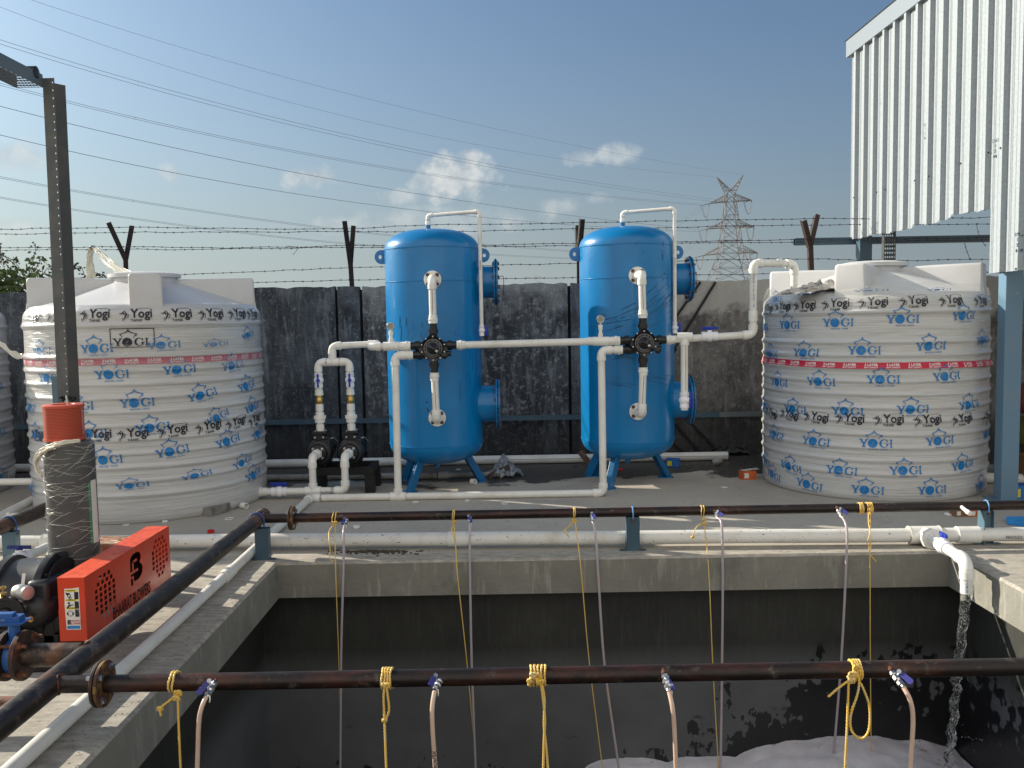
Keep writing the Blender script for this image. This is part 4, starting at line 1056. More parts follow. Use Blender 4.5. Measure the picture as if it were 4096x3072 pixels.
# link pipe between the valves, then on to the right-hand tank
lk = thing('link_pipe', (c1.x+.2, PY, c1.z), 'long white pipe linking the two black valves', 'pipe')
a = V((c1.x+.190, PY, c1.z+.020)); b = V((c2.x-.192, PY, c2.z+.020)); straight(lk, a, b, R2)
union(lk, a+V((.036, 0, 0)), (-1, 0, 0), R2); union(lk, b-V((.036, 0, 0)), (1, 0, 0), R2); tg2 = onY(2402, 1343, PY); tg2.z = b.z-(b-tg2).x*(b.z-a.z)/(b.x-a.x); tg2.y = PY
straight(lk, b-V((.27, 0, 0)), b, R2*1.13, 'fit', 'sleeve'); tee(lk, tg2, (1, 0, 0), (0, 0, 1), R2, .016)
gauge(tg2+V((0, 0, R2*2.0)), 'small round pressure gauge left of the right black valve', onY(2403, 1277, PY).z-tg2.z-R2*2.0)
ou = thing('outlet_pipework', (c2.x+.2, PY, c2.z), 'white pipework from the right valve up and over into the right water tank', 'pipework')
a = V((c2.x+.190, PY, c2.z+.020)); q0 = onY(2737, 1348, PY); q1 = onY(3012, 1338, PY); q2 = onY(3012, 1053, PY); q3 = onY(3193, 1053, PY)
q2.x = q1.x; q3.x += .02; yb = 7.42
union(ou, a+V((.036, 0, 0)), (-1, 0, 0), R2)
run2(ou, [a, q1, q2, (q3.x, yb, q3.z+.004), (q3.x, yb, q3.z-.22)], R2)
tee(ou, q0+V((0, 0, .0)), (1, 0, 0), (0, 0, -1), R2); qv = onY(2838, 1345, PY); ball_valve(ou, qv, (1, 0, 0), (0, -.15, 1), R2, 'handle', hl=.068)
coupling(ou, onY(3012, 1264, PY), (0, 0, 1), R2, .085); coupling(ou, onY(3118, 1052, PY+.1), (1, .1, 0), R2, .03)
qd = onY(2739, 1640, PY); straight(ou, q0, (q0.x, PY, qd.z), R2); ball_valve(ou, (q0.x, PY, onY(2739, 1600, PY).z), (0, 0, 1), (.75, -.65, 0), R2, 'handle', hl=.062)
blackline(ou, q0+V((0, 0, -.07)), (q0.x, PY, onY(2739, 1560, PY).z), R2, (.2, -1, 0)); printed(ou, 'FINOLEX  63 mm  ASTM D 1785', q2+V((0, 0, -.09)), q1, R2, (-.1, -1, 0), .014)

# vent pipes over the domes
for (c, top0, top1, bot, valv, lab) in ((V1, (1722, 862), (1917, 846), (1928, 1340), (1925, 1322), 'thin white vent pipe looping off the top of the left blue vessel'), (V2, (2511, 850), (2696, 834), (2703, 1330), (2702, 1311), 'thin white vent pipe looping off the top of the right blue vessel')):
    t = thing('vent_pipe', (c[0], c[1], 2.33), lab, 'vent pipe', 'vent pipes on the blue vessels')
    yv = c[1]-.20; p0 = V((c[0]-.03, c[1], 2.325)); p1 = V((p0.x, c[1], onY(*top0, c[1]).z)); p2 = onY(*top1, yv); p3 = onY(*bot, yv); p3.x = p2.x = onY((top1[0]+bot[0])/2-1, 1050, yv).x
    run2(t, [p0, p1, p2, p3], .0168, k=1.0); coupling(t, p0+V((0, 0, .028)), (0, 0, 1), .0168, .06, 1.25)
    coupling(t, p0+V((0, 0, .028)), (0, 0, 1), .0168, .02, 1.4, name='ring')
    vz = onY(*valv, yv).z; ball_valve(t, (p2.x, yv, vz), (0, 0, 1), (1, -.25, 0), .0175, 'handle', hl=.045, k=.75)
    blackline(t, p2+V((0, 0, -.42)), p2+V((0, 0, -.50)), .0168)

# suction manifold from the left tank to the pump noses
su = thing('suction_pipework', (-1.9, 7.33, 0), 'white suction pipework from the left water tank to both pumps', 'pipework')
SY = 7.33; sz = .068; xs0 = onY(1010, 1955, SY).x
xa, xb = PX1, PX2
for X_, last in ((xa, 0), (xb, 1)):
    run2(su, [(X_, 7.55, pz), (X_, SY, pz-.002), (X_, SY, sz+(.0 if last else .04))] + ([(X_-.12, SY, sz)] if last else []), R2)
    union(su, (X_, 7.50, pz), (0, -1, 0), R2*1.05, k=1.3); mb = MB(); mb.lathe((X_, 7.535, pz), (0, -1, 0), [(0, .030), (0, .045), (.022, .045), (.022, .03)], 6); mb.build('hex_nut', 'fit', su)
tee(su, (xa, SY, sz), (1, 0, 0), (0, 0, 1), R2); straight(su, (xs0, SY, sz), (xb-.1, SY, sz), R2)
ball_valve(su, (onY(1117, 1958, SY).x, SY, sz), (1, 0, 0), (0, -.25, 1), R2, 'handle', hl=.070)
for xx in (1040, 1058): coupling(su, (onY(xx, 1955, SY).x, SY, sz), (1, 0, 0), R2, .035, 1.4 if xx < 1050 else 1.2, name='union_ring')
printed(su, 'FinOlex  63 mm', (xb-.24, SY, sz), (xb, SY, sz), R2, (0, -1, -.2), .014)

# long white pipe lying along the wall, and the dusty pipe in front of it
t = thing('wall_pipe', (2.2, 8.93, .045), 'long white pipe lying on the floor along the boundary wall', 'pipe')
straight(t, (-6.5, 8.93, .046), (2.205, 8.93, .046), .0445); coupling(t, (-.92, 8.93, .046), (1, 0, 0), .0445, .12, 1.14)
blackline(t, (-.3, 8.93, .046), (2.2, 8.93, .046), .0445, (0, -1, .15)); printed(t, 'FinOlex   90 mm  SCH 40   ASTM D 1785', (-1.16, 8.93, .046), (0, 8.93, .046), .0445, (0, -1, .25), .020)
mb = MB(); mb.lathe((2.205, 8.93, .046), (1, 0, 0), [(0, .0445), (.001, .0445), (.001, .040), (-.06, .040)], 20, closed=True); mb.build('open_end', 'pvc', t)
t = thing('dusty_floor_pipe', (-1.0, 8.22, .03), 'dusty grey pipe on the damp floor behind the pumps', 'pipe')
straight(t, (-4.2, 8.24, .032), (-.72, 8.17, .032), .030, 'pvc_grey'); straight(t, (-.62, 8.17, .032), (-.10, 8.16, .032), .024, 'pvc_grey'); coupling(t, (-.66, 8.17, .032), (1, -.02, 0), .030, .10, 1.2, 'pvc_grey')
# ------------------------------------------------------------------ printed outlines for the water tanks
def subdiv2d(vf, step):
    bm = bmesh.new(); vs = [bm.verts.new((q[0], q[1], 0)) for q in vf[0]]
    for f in vf[1]:
        try: bm.faces.new([vs[i] for i in f])
        except ValueError: pass
    xs = [q[0] for q in vf[0]]; ys = [q[1] for q in vf[0]]
    for ax, lo, hi in ((0, min(xs), max(xs)), (1, min(ys), max(ys))):
        v = (math.floor(lo/step)+1)*step
        while v < hi:
            no = (1, 0, 0) if ax == 0 else (0, 1, 0); co = (v, 0, 0) if ax == 0 else (0, v, 0)
            bmesh.ops.bisect_plane(bm, geom=bm.verts[:]+bm.edges[:]+bm.faces[:], plane_co=co, plane_no=no, dist=1e-5); v += step
    bm.verts.index_update(); out = ([(q.co.x, q.co.y) for q in bm.verts], [tuple(q.index for q in f.verts) for f in bm.faces]); bm.free(); return out
gY = [(0, 1), (.42, 1), (.42, .94), (.32, .93), (.58, .52), (.80, .92), (.70, .94), (.70, 1), (1.05, 1), (1.05, .94), (.95, .92), (.66, .42), (.66, .07), (.78, .06), (.78, 0), (.34, 0), (.34, .06), (.46, .07), (.46, .42), (.12, .93), (0, .94)]
gI = [(0, 1), (.5, 1), (.5, .94), (.36, .92), (.36, .08), (.5, .06), (.5, 0), (0, 0), (0, .06), (.14, .08), (.14, .92), (0, .94)]
def arc(cx, cy, rx, ry, a0, a1, n=14): return [(cx+rx*cos(radians(a0+(a1-a0)*i/n)), cy+ry*sin(radians(a0+(a1-a0)*i/n))) for i in range(n+1)]
gG = arc(.52, .5, .52, .53, 50, 312)+[(.86, .12), (.86, .38), (.78, .40), (.78, .45), (1.10, .45), (1.10, .40), (1.03, .38), (1.03, .06), (.9, .0)]
gG = arc(.52, .5, .52, .53, 46, 318)+[(.99, .40), (1.08, .42), (1.08, .47), (.70, .47), (.70, .42), (.80, .40), (.80, .12)]+arc(.58, .5, .36, .46, 300, 62)+[(.86, .68), (.93, .68), (.93, .96), (.89, .96)]
def fat(poly, d):
    n = len(poly); ar = sum(poly[i][0]*poly[(i+1) % n][1]-poly[(i+1) % n][0]*poly[i][1] for i in range(n)); s = 1 if ar > 0 else -1; out = []
    for i in range(n):
        a, b, c = poly[i-1], poly[i], poly[(i+1) % n]; e1 = V((b[0]-a[0], b[1]-a[1])); e2 = V((c[0]-b[0], c[1]-b[1]))
        if e1.length < 1e-6 or e2.length < 1e-6: out.append(b); continue
        e1.normalize(); e2.normalize(); n_ = V((e1.y+e2.y, -e1.x-e2.x))*s
        n_ = n_.normalized()*d if n_.length > .1 else V((0, 0)); out.append((b[0]+n_.x, b[1]+n_.y))
    return out
gY, gI, gG = fat(gY, .014), fat(gI, .016), fat(gG, .008)
def G2(poly, sx, sy, ox, oy): return [(q[0]*sx+ox, q[1]*sy+oy) for q in poly]
def yogi_logo(lower=True):
    disc = ell(-.115, .113, .134, .134, 26)
    s1 = [(-.155, .055), (-.14, .055), (-.075, .17), (-.09, .17)]; s2 = [(-.125, .075), (-.112, .075), (-.062, .165), (-.074, .165)]
    parts = [fill2d([G2(gY, .245, .23, -.50, 0)]), fill2d([disc, s1]), fill2d([G2(gG, .245, .235, .07, -.002)]), fill2d([G2(gI, .155, .23, .355, 0)])]
    L_ = stroke([(-.080, .52), (-.084, .47), (-.11, .43), (-.17, .40), (-.24, .375), (-.30, .36)], [.006, .028, .034, .024, .020, .022])
    Hh = stroke([(-.315, .375), (-.28, .345), (-.30, .33), (-.255, .315)], [.012, .035, .020, .010]); T = stroke([(-.275, .33), (-.25, .28), (-.215, .245)], [.020, .014, .004])
    R_ = stroke([(-.080, .52), (-.076, .47), (-.05, .43), (.01, .40), (.08, .375), (.14, .36)], [.006, .028, .034, .024, .020, .022])
    H2 = stroke([(.155, .375), (.12, .345), (.14, .32), (.10, .305)], [.012, .035, .020, .010]); T2 = stroke([(.115, .33), (.065, .28), (.05, .215)], [.020, .016, .006])
    parts += [L_, Hh, T, R_, H2, T2]
    wtk = scale2d(text2d('WATER TANK', .018, 1.28), .068, .064, .03, -.095)
    if lower: parts.append(wtk)
    return subdiv2d(join2d(parts), .06)
LOGO = yogi_logo()
def tank_tape_print():
    fig = [stroke([(-.62, .56), (-.44, .50), (-.30, .62), (-.16, .78), (-.04, .62)], [.02, .10, .10, .05, .02]), fill2d([ell(-.22, .50, .085, .085, 12)]),
           stroke([(-.10, .66), (-.02, .42), (-.14, .20), (-.20, -.02)], [.05, .15, .12, .02]), stroke([(.02, .56), (.16, .40), (.10, .14), (-.06, .10)], [.02, .05, .06, .02]),
           stroke([(-.34, .12), (-.38, -.18)], [.05, .02]), stroke([(-.24, .10), (-.28, -.18)], [.05, .02])]
    y = scale2d(text2d('Yogi', .022, 1.0), 1.0, 1.12, 1.24, .16); tk = scale2d(text2d('TANK', .02, 1.1), .34, .32, .80, -.20)
    bar = fill2d([[(1.0, .96), (1.95, .96), (1.95, .99), (1.0, .99)]])
    return subdiv2d(join2d(fig+[y, tk, bar]), .35)
TAPE = tank_tape_print()
LAYER = subdiv2d(join2d([scale2d(text2d('3 LAYER', .03), 1.0, 1.0, 0, .0), scale2d(text2d('BEST QUALITY', .02), .58, .58, 0, -.62)]), .8)

TR = .92
RIBS = [1.50, 1.262, 1.160, 1.058, .955, .850, .745, .640, .535, .430, .325, .218]
def trad(z):
    if z < .05: return TR-.022*(1-z/.05)**2
    r = TR
    for q in RIBS:
        d = abs(z-q)
        if d < .028: r += .0125*(.5+.5*cos(pi*d/.028))
    if 1.28 < z < 1.47: r -= .004
    if z > 1.56: r -= .075*min(1, ((z-1.56)/.10))**2.2
    return r
BODY = {}
def tank(cx, cy, rot, label, mt='tank', mtop='tanktop', full=True):
    t = thing('water_tank', (cx, cy, 0), label, 'water tank', 'large ribbed plastic water tanks')
    zs = [0, .006, .015, .03, .05]+[.05+.0075*i for i in range(1, 202)]+[1.57+.008*i for i in range(1, 11)]
    seg = 144; mb = MB(); rw = random.Random(2)
    prof = [(z, trad(z)) for z in zs]; mb.lathe((cx, cy, 0), (0, 0, 1), [(0, 1e-3)]+prof, seg, closed=True)
    n0 = len(prof)
    # uneven, slightly out-of-round walls and the wrinkled pull of the wrapping film
    for i, v in enumerate(mb.v):
        r = sqrt((v.x-cx)**2+(v.y-cy)**2)
        if r > .3:
            a = atan2(v.y-cy, v.x-cx); d = .0035*mnoise.noise(V((cos(a)*1.2, sin(a)*1.2, v.z*14)))+.0022*mnoise.noise(V((cos(a)*7, sin(a)*7, v.z*30)))
            k = (r+d)/r; v.x = cx+(v.x-cx)*k; v.y = cy+(v.y-cy)*k
    body = mb.build('body', mt, t, angle=180)
    mb = MB(); mb.lathe((cx, cy, 0), (0, 0, 1), [(1.645, .862), (1.654, .846), (1.66, .80), (1.755, .53), (1.835, .295), (1.85, .262), (1.885, .258), (1.888, .285), (1.918, .285), (1.921, .275), (1.935, .20), (1.94, 1e-3)], 72, closed=True); mb.build('lid', mtop, t, angle=35)
    for k in range(4):
        a = rot+pi/2*k; u = V((sin(a), -cos(a), 0)); s = V((cos(a), sin(a), 0)); c = V((cx, cy, 0))
        sec = []; hw = .115
        def rect(d, hw, zt, zb):
            e = .022; o = c+u*d
            return [o+s*-hw+V((0, 0, zb)), o+s*-hw+V((0, 0, zt-e)), o+s*(-hw+e*.3)+V((0, 0, zt-e*.3)), o+s*(-hw+e)+V((0, 0, zt)), o+s*(hw-e)+V((0, 0, zt)), o+s*(hw-e*.3)+V((0, 0, zt-e*.3)), o+s*hw+V((0, 0, zt-e)), o+s*hw+V((0, 0, zb))]
        st = [(.22, .105, 1.872, 1.6), (.50, .112, 1.880, 1.6), (.845, .118, 1.884, 1.6), (.860, .117, 1.880, 1.6), (.868, .110, 1.866, 1.6), (.872, .112, 1.70, 1.56), (.885, .116, 1.62, 1.56)]
        mb = MB(); vs = []; 
        for q in st: vs += rect(*q)
        m_ = 8; fs = []
        for i in range(len(st)-1):
            for j in range(m_-1): fs.append((i*m_+j, i*m_+j+1, (i+1)*m_+j+1, (i+1)*m_+j))
        fs.append(tuple((len(st)-1)*m_+j for j in range(m_))); mb.add(vs, fs); mb.build('top_rib', mtop, t, angle=50)
    BODY[t.name] = body
    return t
def hit(px, py, c, R):
    d = ray(px, py); ox, oy = CAM.x-c[0], CAM.y-c[1]; A = d.x*d.x+d.y*d.y; B = 2*(ox*d.x+oy*d.y); C_ = ox*ox+oy*oy-R*R
    D_ = B*B-4*A*C_
    if D_ <= 0: return None
    p = CAM+d*((-B-sqrt(D_))/(2*A)); return atan2(p.x-c[0], -(p.y-c[1])), p.z
def decal(mb, vf, c, a0, z0, k, rot=0.0, kx=1.0, ky=1.0, lift=.0022):
    vs = []
    for q in vf[0]:
        x, y = q[0]*k*kx, q[1]*k*ky; X_ = x*cos(rot)-y*sin(rot); Z_ = z0+x*sin(rot)+y*cos(rot); a = a0+X_/TR; r = trad(min(max(Z_, .02), 1.62))+lift+.004
        vs.append(V((c[0]+r*sin(a), c[1]-r*cos(a), Z_)))
    mb.add(vs, vf[1])
BAND = {}
def tape(t, c, pts, w_, mt, name, lift=.0012):
    P = [hit(x, y, c, TR) for x, y in pts]; P = [p for p in P if p]; P.sort()
    def zf(a):
        if a <= P[0][0]: return P[0][1]
        for i in range(len(P)-1):
            if a <= P[i+1][0]: return P[i][1]+(P[i+1][1]-P[i][1])*(a-P[i][0])/(P[i+1][0]-P[i][0])
        return P[-1][1]
    mb = MB(); n = 240; a0 = P[0][0]-pi*.55; a1 = P[-1][0]+pi*.55; vs = []
    for i in range(n+1):
        a = a0+(a1-a0)*i/n; z = zf(a)
        for j in range(5):
            zz = z-w_/2+w_*j/4; r = trad(zz)+lift+.003; vs.append(V((c[0]+r*sin(a), c[1]-r*cos(a), zz)))
    mb.add(vs, [(i*5+j, (i+1)*5+j, (i+1)*5+j+1, i*5+j+1) for i in range(n) for j in range(4)])
    BAND[t.name] = mb.build(name, mt, t, angle=180); return zf
CL, CR, C3 = (-3.065, 7.395), (3.17, 7.70), (-5.58, 7.86)
tl = tank(*CL, radians(22.6), 'white ribbed water tank with a magenta band, left of the pumps')
tr = tank(*CR, radians(-33.4), 'white ribbed water tank with a bright red band, beside the metal shed')
t3 = tank(*C3, radians(10), 'shaded water tank mostly cut off by the left edge of the photo', 'tankshade', 'tankshade')
def Lp(x, y): return x*.4973, 1000+y*.4973
def Lq(x, y): return x*.4973, 1550+y*.4973
def Rp(x, y): return 2950+x*.5183, 1000+y*.5183
def Rq(x, y): return 2950+x*.5183, 1700+y*.5183
# film prints
mbL = MB()
for (x, y, rot, kx, ky) in [(335, 850, .02, 1, 1), (785, 825, .03, 1, 1), (1330, 790, .04, 1, .8), (1745, 770, .05, 1, .45), (2005, 705, .25, .8, .8), (400, 1062, 0, 1, 1), (185, 1070, .02, 1, .95), (910, 1032, .02, 1, 1), (1455, 990, .05, 1, 1), (1880, 955, .08, 1, 1), (1640, 1190, .20, 1, .95),
                           (1990, 1118, .14, 1, 1), (1115, 1258, .03, 1, 1), (2035, 1290, .14, 1, 1), (250, 1300, .0, 1, 1), (640, 1285, .02, 1, 1), (1765, 1365, .35, .9, .9), (1240, 1458, .07, 1, 1), (310, 1515, .02, 1, 1), (745, 1508, .02, 1, 1)]:
    h_ = hit(*Lp(x, y), CL, TR)
    if h_: decal(mbL, LOGO, CL, h_[0], h_[1], .262, rot, kx, ky)
for (x, y, rot, kx, ky) in [(865, 612, .05, 1, 1), (1400, 540, .12, 1, 1), (1845, 455, .17, 1, 1), (2078, 392, .22, 1, 1), (1075, 805, .06, 1, .62), (1592, 718, .12, 1, .55), (1962, 618, .2, 1, .8), (2045, 722, .2, 1, 1), (205, 632, 0, 1, 1), (268, 842, .03, 1, 1), (-60, 400, 0, 1, 1)]:
    h_ = hit(*Lq(x, y), CL, TR)
    if h_: decal(mbL, LOGO, CL, h_[0], h_[1], .262, rot, kx, ky)
absorb(BODY[tl.name], mbL.build('film_print', 'inkblue', tl, smooth=False))
mbR = MB()
for (x, y, rot) in [(400, 605, -.0), (780, 588, -.0), (1285, 562, .0), (1755, 535, .03), (210, 620, 0), (265, 828, 0), (535, 820, 0), (985, 803, 0), (1500, 770, .03), (1895, 725, .06), (322, 1048, -.02), (650, 1045, -.02), (1130, 1028, 0), (1620, 1002, .04), (1960, 975, .1), (215, 1230, 0), (445, 1258, -.02), (855, 1272, 0), (1360, 1258, .02), (1790, 1222, .06),
                 (300, 1455, -.03), (610, 1505, -.03), (1075, 1520, 0), (1570, 1500, .04), (1925, 1440, .1)]:
    h_ = hit(*Rp(x, y), CR, TR)
    if h_: decal(mbR, LOGO, CR, h_[0], h_[1], .262, rot)
for (x, y, rot) in [(415, 350, -.1), (810, 378, -.02), (1305, 378, .02), (1745, 335, .08), (278, 412, -.15), (555, 488, -.1), (1010, 530, -.02), (1510, 530, .02), (1885, 485, .1), (222, 300, -.1)]:
    h_ = hit(*Rq(x, y), CR, TR)
    if h_: decal(mbR, LOGO, CR, h_[0], h_[1], .262, rot)
absorb(BODY[tr.name], mbR.build('film_print', 'inkblue', tr, smooth=False))
mb = MB()
for (x, y, kx) in ((545, 345, 1.1), (1040, 318, 1.1), (1575, 312, .9), (290, 400, .8)):
    h_ = hit(*Rp(x, y), CR, TR)
    if h_: decal(mb, LOGO, CR, h_[0], h_[1], .262, .02, kx, .22 if x > 400 else .8, lift=.004)
absorb(BODY[tr.name], mb.build('crumpled_film_print', 'inkblue', tr, smooth=False))
mb = MB()
for i in range(3):
    h_ = hit(-20+12*i, 1560+180*i, C3, TR)
    if h_: decal(mb, LOGO, C3, h_[0], h_[1], .262)
absorb(BODY[t3.name], mb.build('film_print', 'inkblue', t3, smooth=False))
# black lettered tape
def letter_tape(t, c, f, pts, strip, k=.083):
    zf = tape(t, c, [f(*q) for q in strip], .115, 'tapeclear', 'lettered_tape', .0008) if False else None
    mb = MB()
    for i, (x, y, rot) in enumerate(pts):
        h_ = hit(*f(x, y), c, TR)
        if h_: decal(mb, TAPE, c, h_[0]-.065/TR, h_[1]-.028, k, rot, lift=.003)
    absorb(BODY[t.name], mb.build('tape_lettering', 'ink', t, smooth=False))
letter_tape(tl, CL, Lp, [(x, y, 0) for x, y in ((760, 528), (1095, 526), (1425, 524), (1700, 522), (1910, 520), (2030, 522), (460, 532), (262, 538), (150, 545))], None)
letter_tape(tl, CL, Lp, [(560, 1500, .0), (780, 1495, .01), (1070, 1488, .03), (1390, 1462, .07), (1680, 1432, .10), (1900, 1400, .14), (2050, 1376, .18), (305, 1490, 0)], None)
letter_tape(tr, CR, Rp, [(238, 455, -.03), (345, 443, -.01), (515, 437, .01), (755, 425, .02), (1045, 412, .02), (1360, 402, .02), (1650, 397, .03), (1880, 400, .04)], None)
letter_tape(tr, CR, Rp, [(262, 1250, -.15), (400, 1268, -.10), (605, 1292, -.06), (865, 1306, -.03), (1165, 1316, 0), (1465, 1321, .02), (1730, 1315, .04), (1915, 1300, .08)], None)
for (t, c, pts, mt) in ((tl, CL, [Lp(x, y) for x, y in ((150, 905), (450, 911), (700, 902), (1060, 893), (1400, 884), (1750, 868), (2060, 850))], 'tapepink'), (tr, CR, [Rp(x, y) for x, y in ((205, 845), (400, 868), (800, 890), (1200, 893), (1600, 885), (1950, 868))], 'tapered')):
    zf = tape(t, c, pts, .050, mt, 'red_band'); mb = MB(); h0 = hit(*pts[3], c, TR)[0]
    for k in range(-9, 10):
        a = h0+k*.158/TR; sl_ = (zf(a+.05)-zf(a-.05))/(.1*TR); decal(mb, LAYER, c, a, zf(a)-.002, .0262, sl_, lift=.0030)
    absorb(BAND[t.name], mb.build('band_lettering', 'white', t, smooth=False))
# framed black logo moulded on the left tank
h_ = hit(*Lp(1060, 770), CL, TR); mb = MB(); decal(mb, yogi_logo(False), CL, h_[0], h_[1], .265, .0, 1, .92, lift=.0015)
fw, fh = .60, .26
fr_ = fill2d([[(-fw, -.06), (fw-.03, -.05), (fw-.03, .53), (-fw, .53)], [(-fw+.022, -.028), (fw-.052, -.028), (fw-.052, .508), (-fw+.022, .508)]]); decal(mb, subdiv2d(fr_, .12), CL, h_[0]+.01, h_[1], .265, 0, 1, .92, lift=.0012); absorb(BODY[tl.name], mb.build('moulded_logo', 'ink', tl, smooth=False))
# wrinkled film pulled round the shoulders
def film_band(t, c, f, seed):
    mb = MB(); n = 200; m_ = 12; vs = []
    for i in range(n+1):
        a = 2*pi*i/n
        z0, z1 = f(a)
        for j in range(m_+1):
            z = z0+(z1-z0)*j/m_; r = max(trad(min(z, 1.60)), .905 if z > 1.55 else 0)+.008+.006*mnoise.noise(V((cos(a)*2.2, sin(a)*2.2, z*34+seed)))-max(0, z-1.62)*.25; vs.append((c[0]+r*sin(a), c[1]-r*cos(a), z))
    mb.add(vs, [(i*(m_+1)+j, (i+1)*(m_+1)+j, (i+1)*(m_+1)+j+1, i*(m_+1)+j+1) for i in range(n) for j in range(m_)]); mb.build('wrinkled_film', 'filmband', t, angle=180)
film_band(tr, CR, lambda a: (1.588+.008*sin(a*2), 1.70+.025*sin(a*3+1)+.012*sin(a*11)), 1)
film_band(tl, CL, lambda a: (1.16+.02*sin(a*3), 1.34+.05*sin(a-.2)+.015*sin(a*9)), 5)
# outlet boss on the left tank
p = onY(1020, 1955, 7.33); mb = MB(); mb.lathe((p.x-.04, 7.33, .068), (1, 0, 0), [(0, .05), (.045, .05), (.05, .046)], 20); mb.build('outlet_boss', 'tanktop', tl)
# white pipes between the left tanks
t = thing('tank_drain_pipes', (-3.9, 6.9, .06), 'white pipes running low between the left water tank and the photo edge', 'pipework')
straight(t, (-5.0, 7.35, .19), (-3.88, 7.33, .19), .030); coupling(t, (-4.65, 7.345, .19), (1, 0, 0), .030, .12, 1.25)
a, b = onZ(112, 2010, .07), onZ(-110, 2125, .07); straight(t, a+(a-b)*.25, b, .036)
t = thing('side_branch_pipe', (-3.9, 6.1, .05), 'white pipe end crossing behind the second dark header', 'pipe')
a = onZ(-200, 2085, .05); b = onZ(95, 2068, .05); straight(t, a, b, .036); coupling(t, a.lerp(b, .72), b-a, .036, .10, 1.2)
# torn strips of film tied to the barbed wire
def ribbon(mb, path, w0, w1, seed, folds=3):
    rs = random.Random(seed); P = bez(path, 8); n = len(P); m_ = 12; vs = []
    for i, p in enumerate(P):
        k = i/(n-1); w_ = w0+(w1-w0)*k
        for j in range(m_+1):
            s_ = j/m_-.5; vs.append(p+V((s_*w_, .02*sin(s_*folds*9+k*5), .012*mnoise.noise(V((s_*4, k*6, seed))))))
    mb.add(vs, [(i*(m_+1)+j, i*(m_+1)+j+1, (i+1)*(m_+1)+j+1, (i+1)*(m_+1)+j) for i in range(n-1) for j in range(m_)])
t = thing('torn_film', onY(365, 988, WY+.02), 'torn clear film knotted on the barbed wire above the left water tank', 'plastic film')
mb = MB(); ribbon(mb, [onY(368, 986, WY), onY(358, 1030, WY), onY(362, 1075, WY), onY(365, 1115, WY)], .05, .10, 1); mb.build('strip', 'filmthick', t)
mb = MB(); ribbon(mb, [onY(375, 986, WY), onY(400, 1010, WY-.3), onY(435, 1050, WY-.7), onY(500, 1092, WY-1.2)], .05, .16, 2); mb.build('strip', 'filmthick', t)
mb = MB(); mb.sphere(onY(370, 988, WY), .022, 8, 6, (1.8, 1, .8)); mb.build('knot', 'bracket', t)
t = thing('film_strip', onY(30, 1395, 7.5), 'twisted strip of printed film stretched between the two left water tanks', 'plastic film')
mb = MB(); P = bez([onY(-30, 1350, 7.6), onY(15, 1385, 7.5), onY(50, 1415, 7.35), onY(88, 1425, 7.2)], 6); vs = []
for i, q in enumerate(P):
    for j in range(5): vs.append(q+V((0, .01*sin(j*2+i), (j/4-.5)*.055*(1+.3*sin(i)))))
mb.add(vs, [(i*5+j, i*5+j+1, (i+1)*5+j+1, (i+1)*5+j) for i in range(len(P)-1) for j in range(4)]); mb.build('strip', 'filmthick', t)
# crumpled cloth on the right tank
mb = MB(); c = onY(3255, 1128, 7.15); n = 40; vs = []
for j in range(n+1):
    for i in range(n+1):
        u_, v_ = i/n*2-1, j/n*2-1; r = sqrt(u_*u_+v_*v_); p = V((u_*.30, v_*.12, 0)); q = V((u_*3.2, v_*3.2, 4))
        z = max(0, 1-r)**.55*.085*(.75+.7*mnoise.fractal(q, 1, 2, 4)); vs.append(V((c.x, 7.18, 1.675))+p+V((.03*mnoise.noise(q), .03*mnoise.noise(q+V((5, 0, 0))), z+u_*.035)))
mb.add(vs, [(j*(n+1)+i, j*(n+1)+i+1, (j+1)*(n+1)+i+1, (j+1)*(n+1)+i) for j in range(n) for i in range(n)])
tag(mb.build('cloth', 'cloth', angle=180), 'crumpled dirty cloth lying on top of the right water tank', 'cloth')

# ------------------------------------------------------------------ dark steel air headers
HZ = .245; HR = .030; BR = .0445; HX = -1.638
def pipe_flange(parent, c, axis, r, n, th=.012, mt='flange', boltm='silver', br=.012, phase=.0):
    c = V(c); a = V(axis).normalized(); mb = MB(); 
    for k, s in ((0, 1), (1, -1)):
        pass
    mb.lathe(c+a*.002, a, [(0, r), (th, r), (th, r*.5)], 40); o = None; mb.build('flange', mt, parent, bevel=.0015)
    mb = MB(); mb.lathe(c-a*.002, -a, [(0, r), (th, r), (th, r*.5)], 40); mb.build('flange', 'flange_dark', parent, bevel=.0015)
    mb = MB(); mb.lathe(c-a*.002, a, [(0, r-.006), (.004, r-.006)], 30); mb.build('gasket', 'vessel_dark', parent)
    u, v = mb.frame(a)
    for k in range(n):
        an = phase+2*pi*k/n; q = c+(u*cos(an)+v*sin(an))*r*.76; mb = MB(); bolt(mb, q+a*(th+.002), a, br*.8, br*.9); mb.build('bolt', boltm, parent); mb = MB(); bolt(mb, q-a*(th+.002), -a, br*.7, br*1.3); mb.build('nut', boltm, parent)
hd = thing('main_air_header', (HX, 4, 0), 'thick dark rusty steel pipe running from the lower left corner along the basin', 'steel pipe')
straight(hd, (HX, -.5, HZ), (HX, 5.64, HZ), BR, 'steel', 'pipe', 28)
mb = MB(); mb.lathe((HX, 5.635, HZ), (0, 1, 0), [(0, BR), (.004, BR+.002), (.014, BR*.99), (.020, BR*.7), (.022, 1e-4)], 28, closed=True); mb.build('end_cap', 'flange_dark', hd)
mb = MB(); mb.lathe((HX, 5.60, HZ), (0, 1, 0), [(0, BR), (.004, BR+.003), (.009, BR+.003), (.013, BR)], 28, closed=True); mb.build('weld_bead', 'weld', hd)
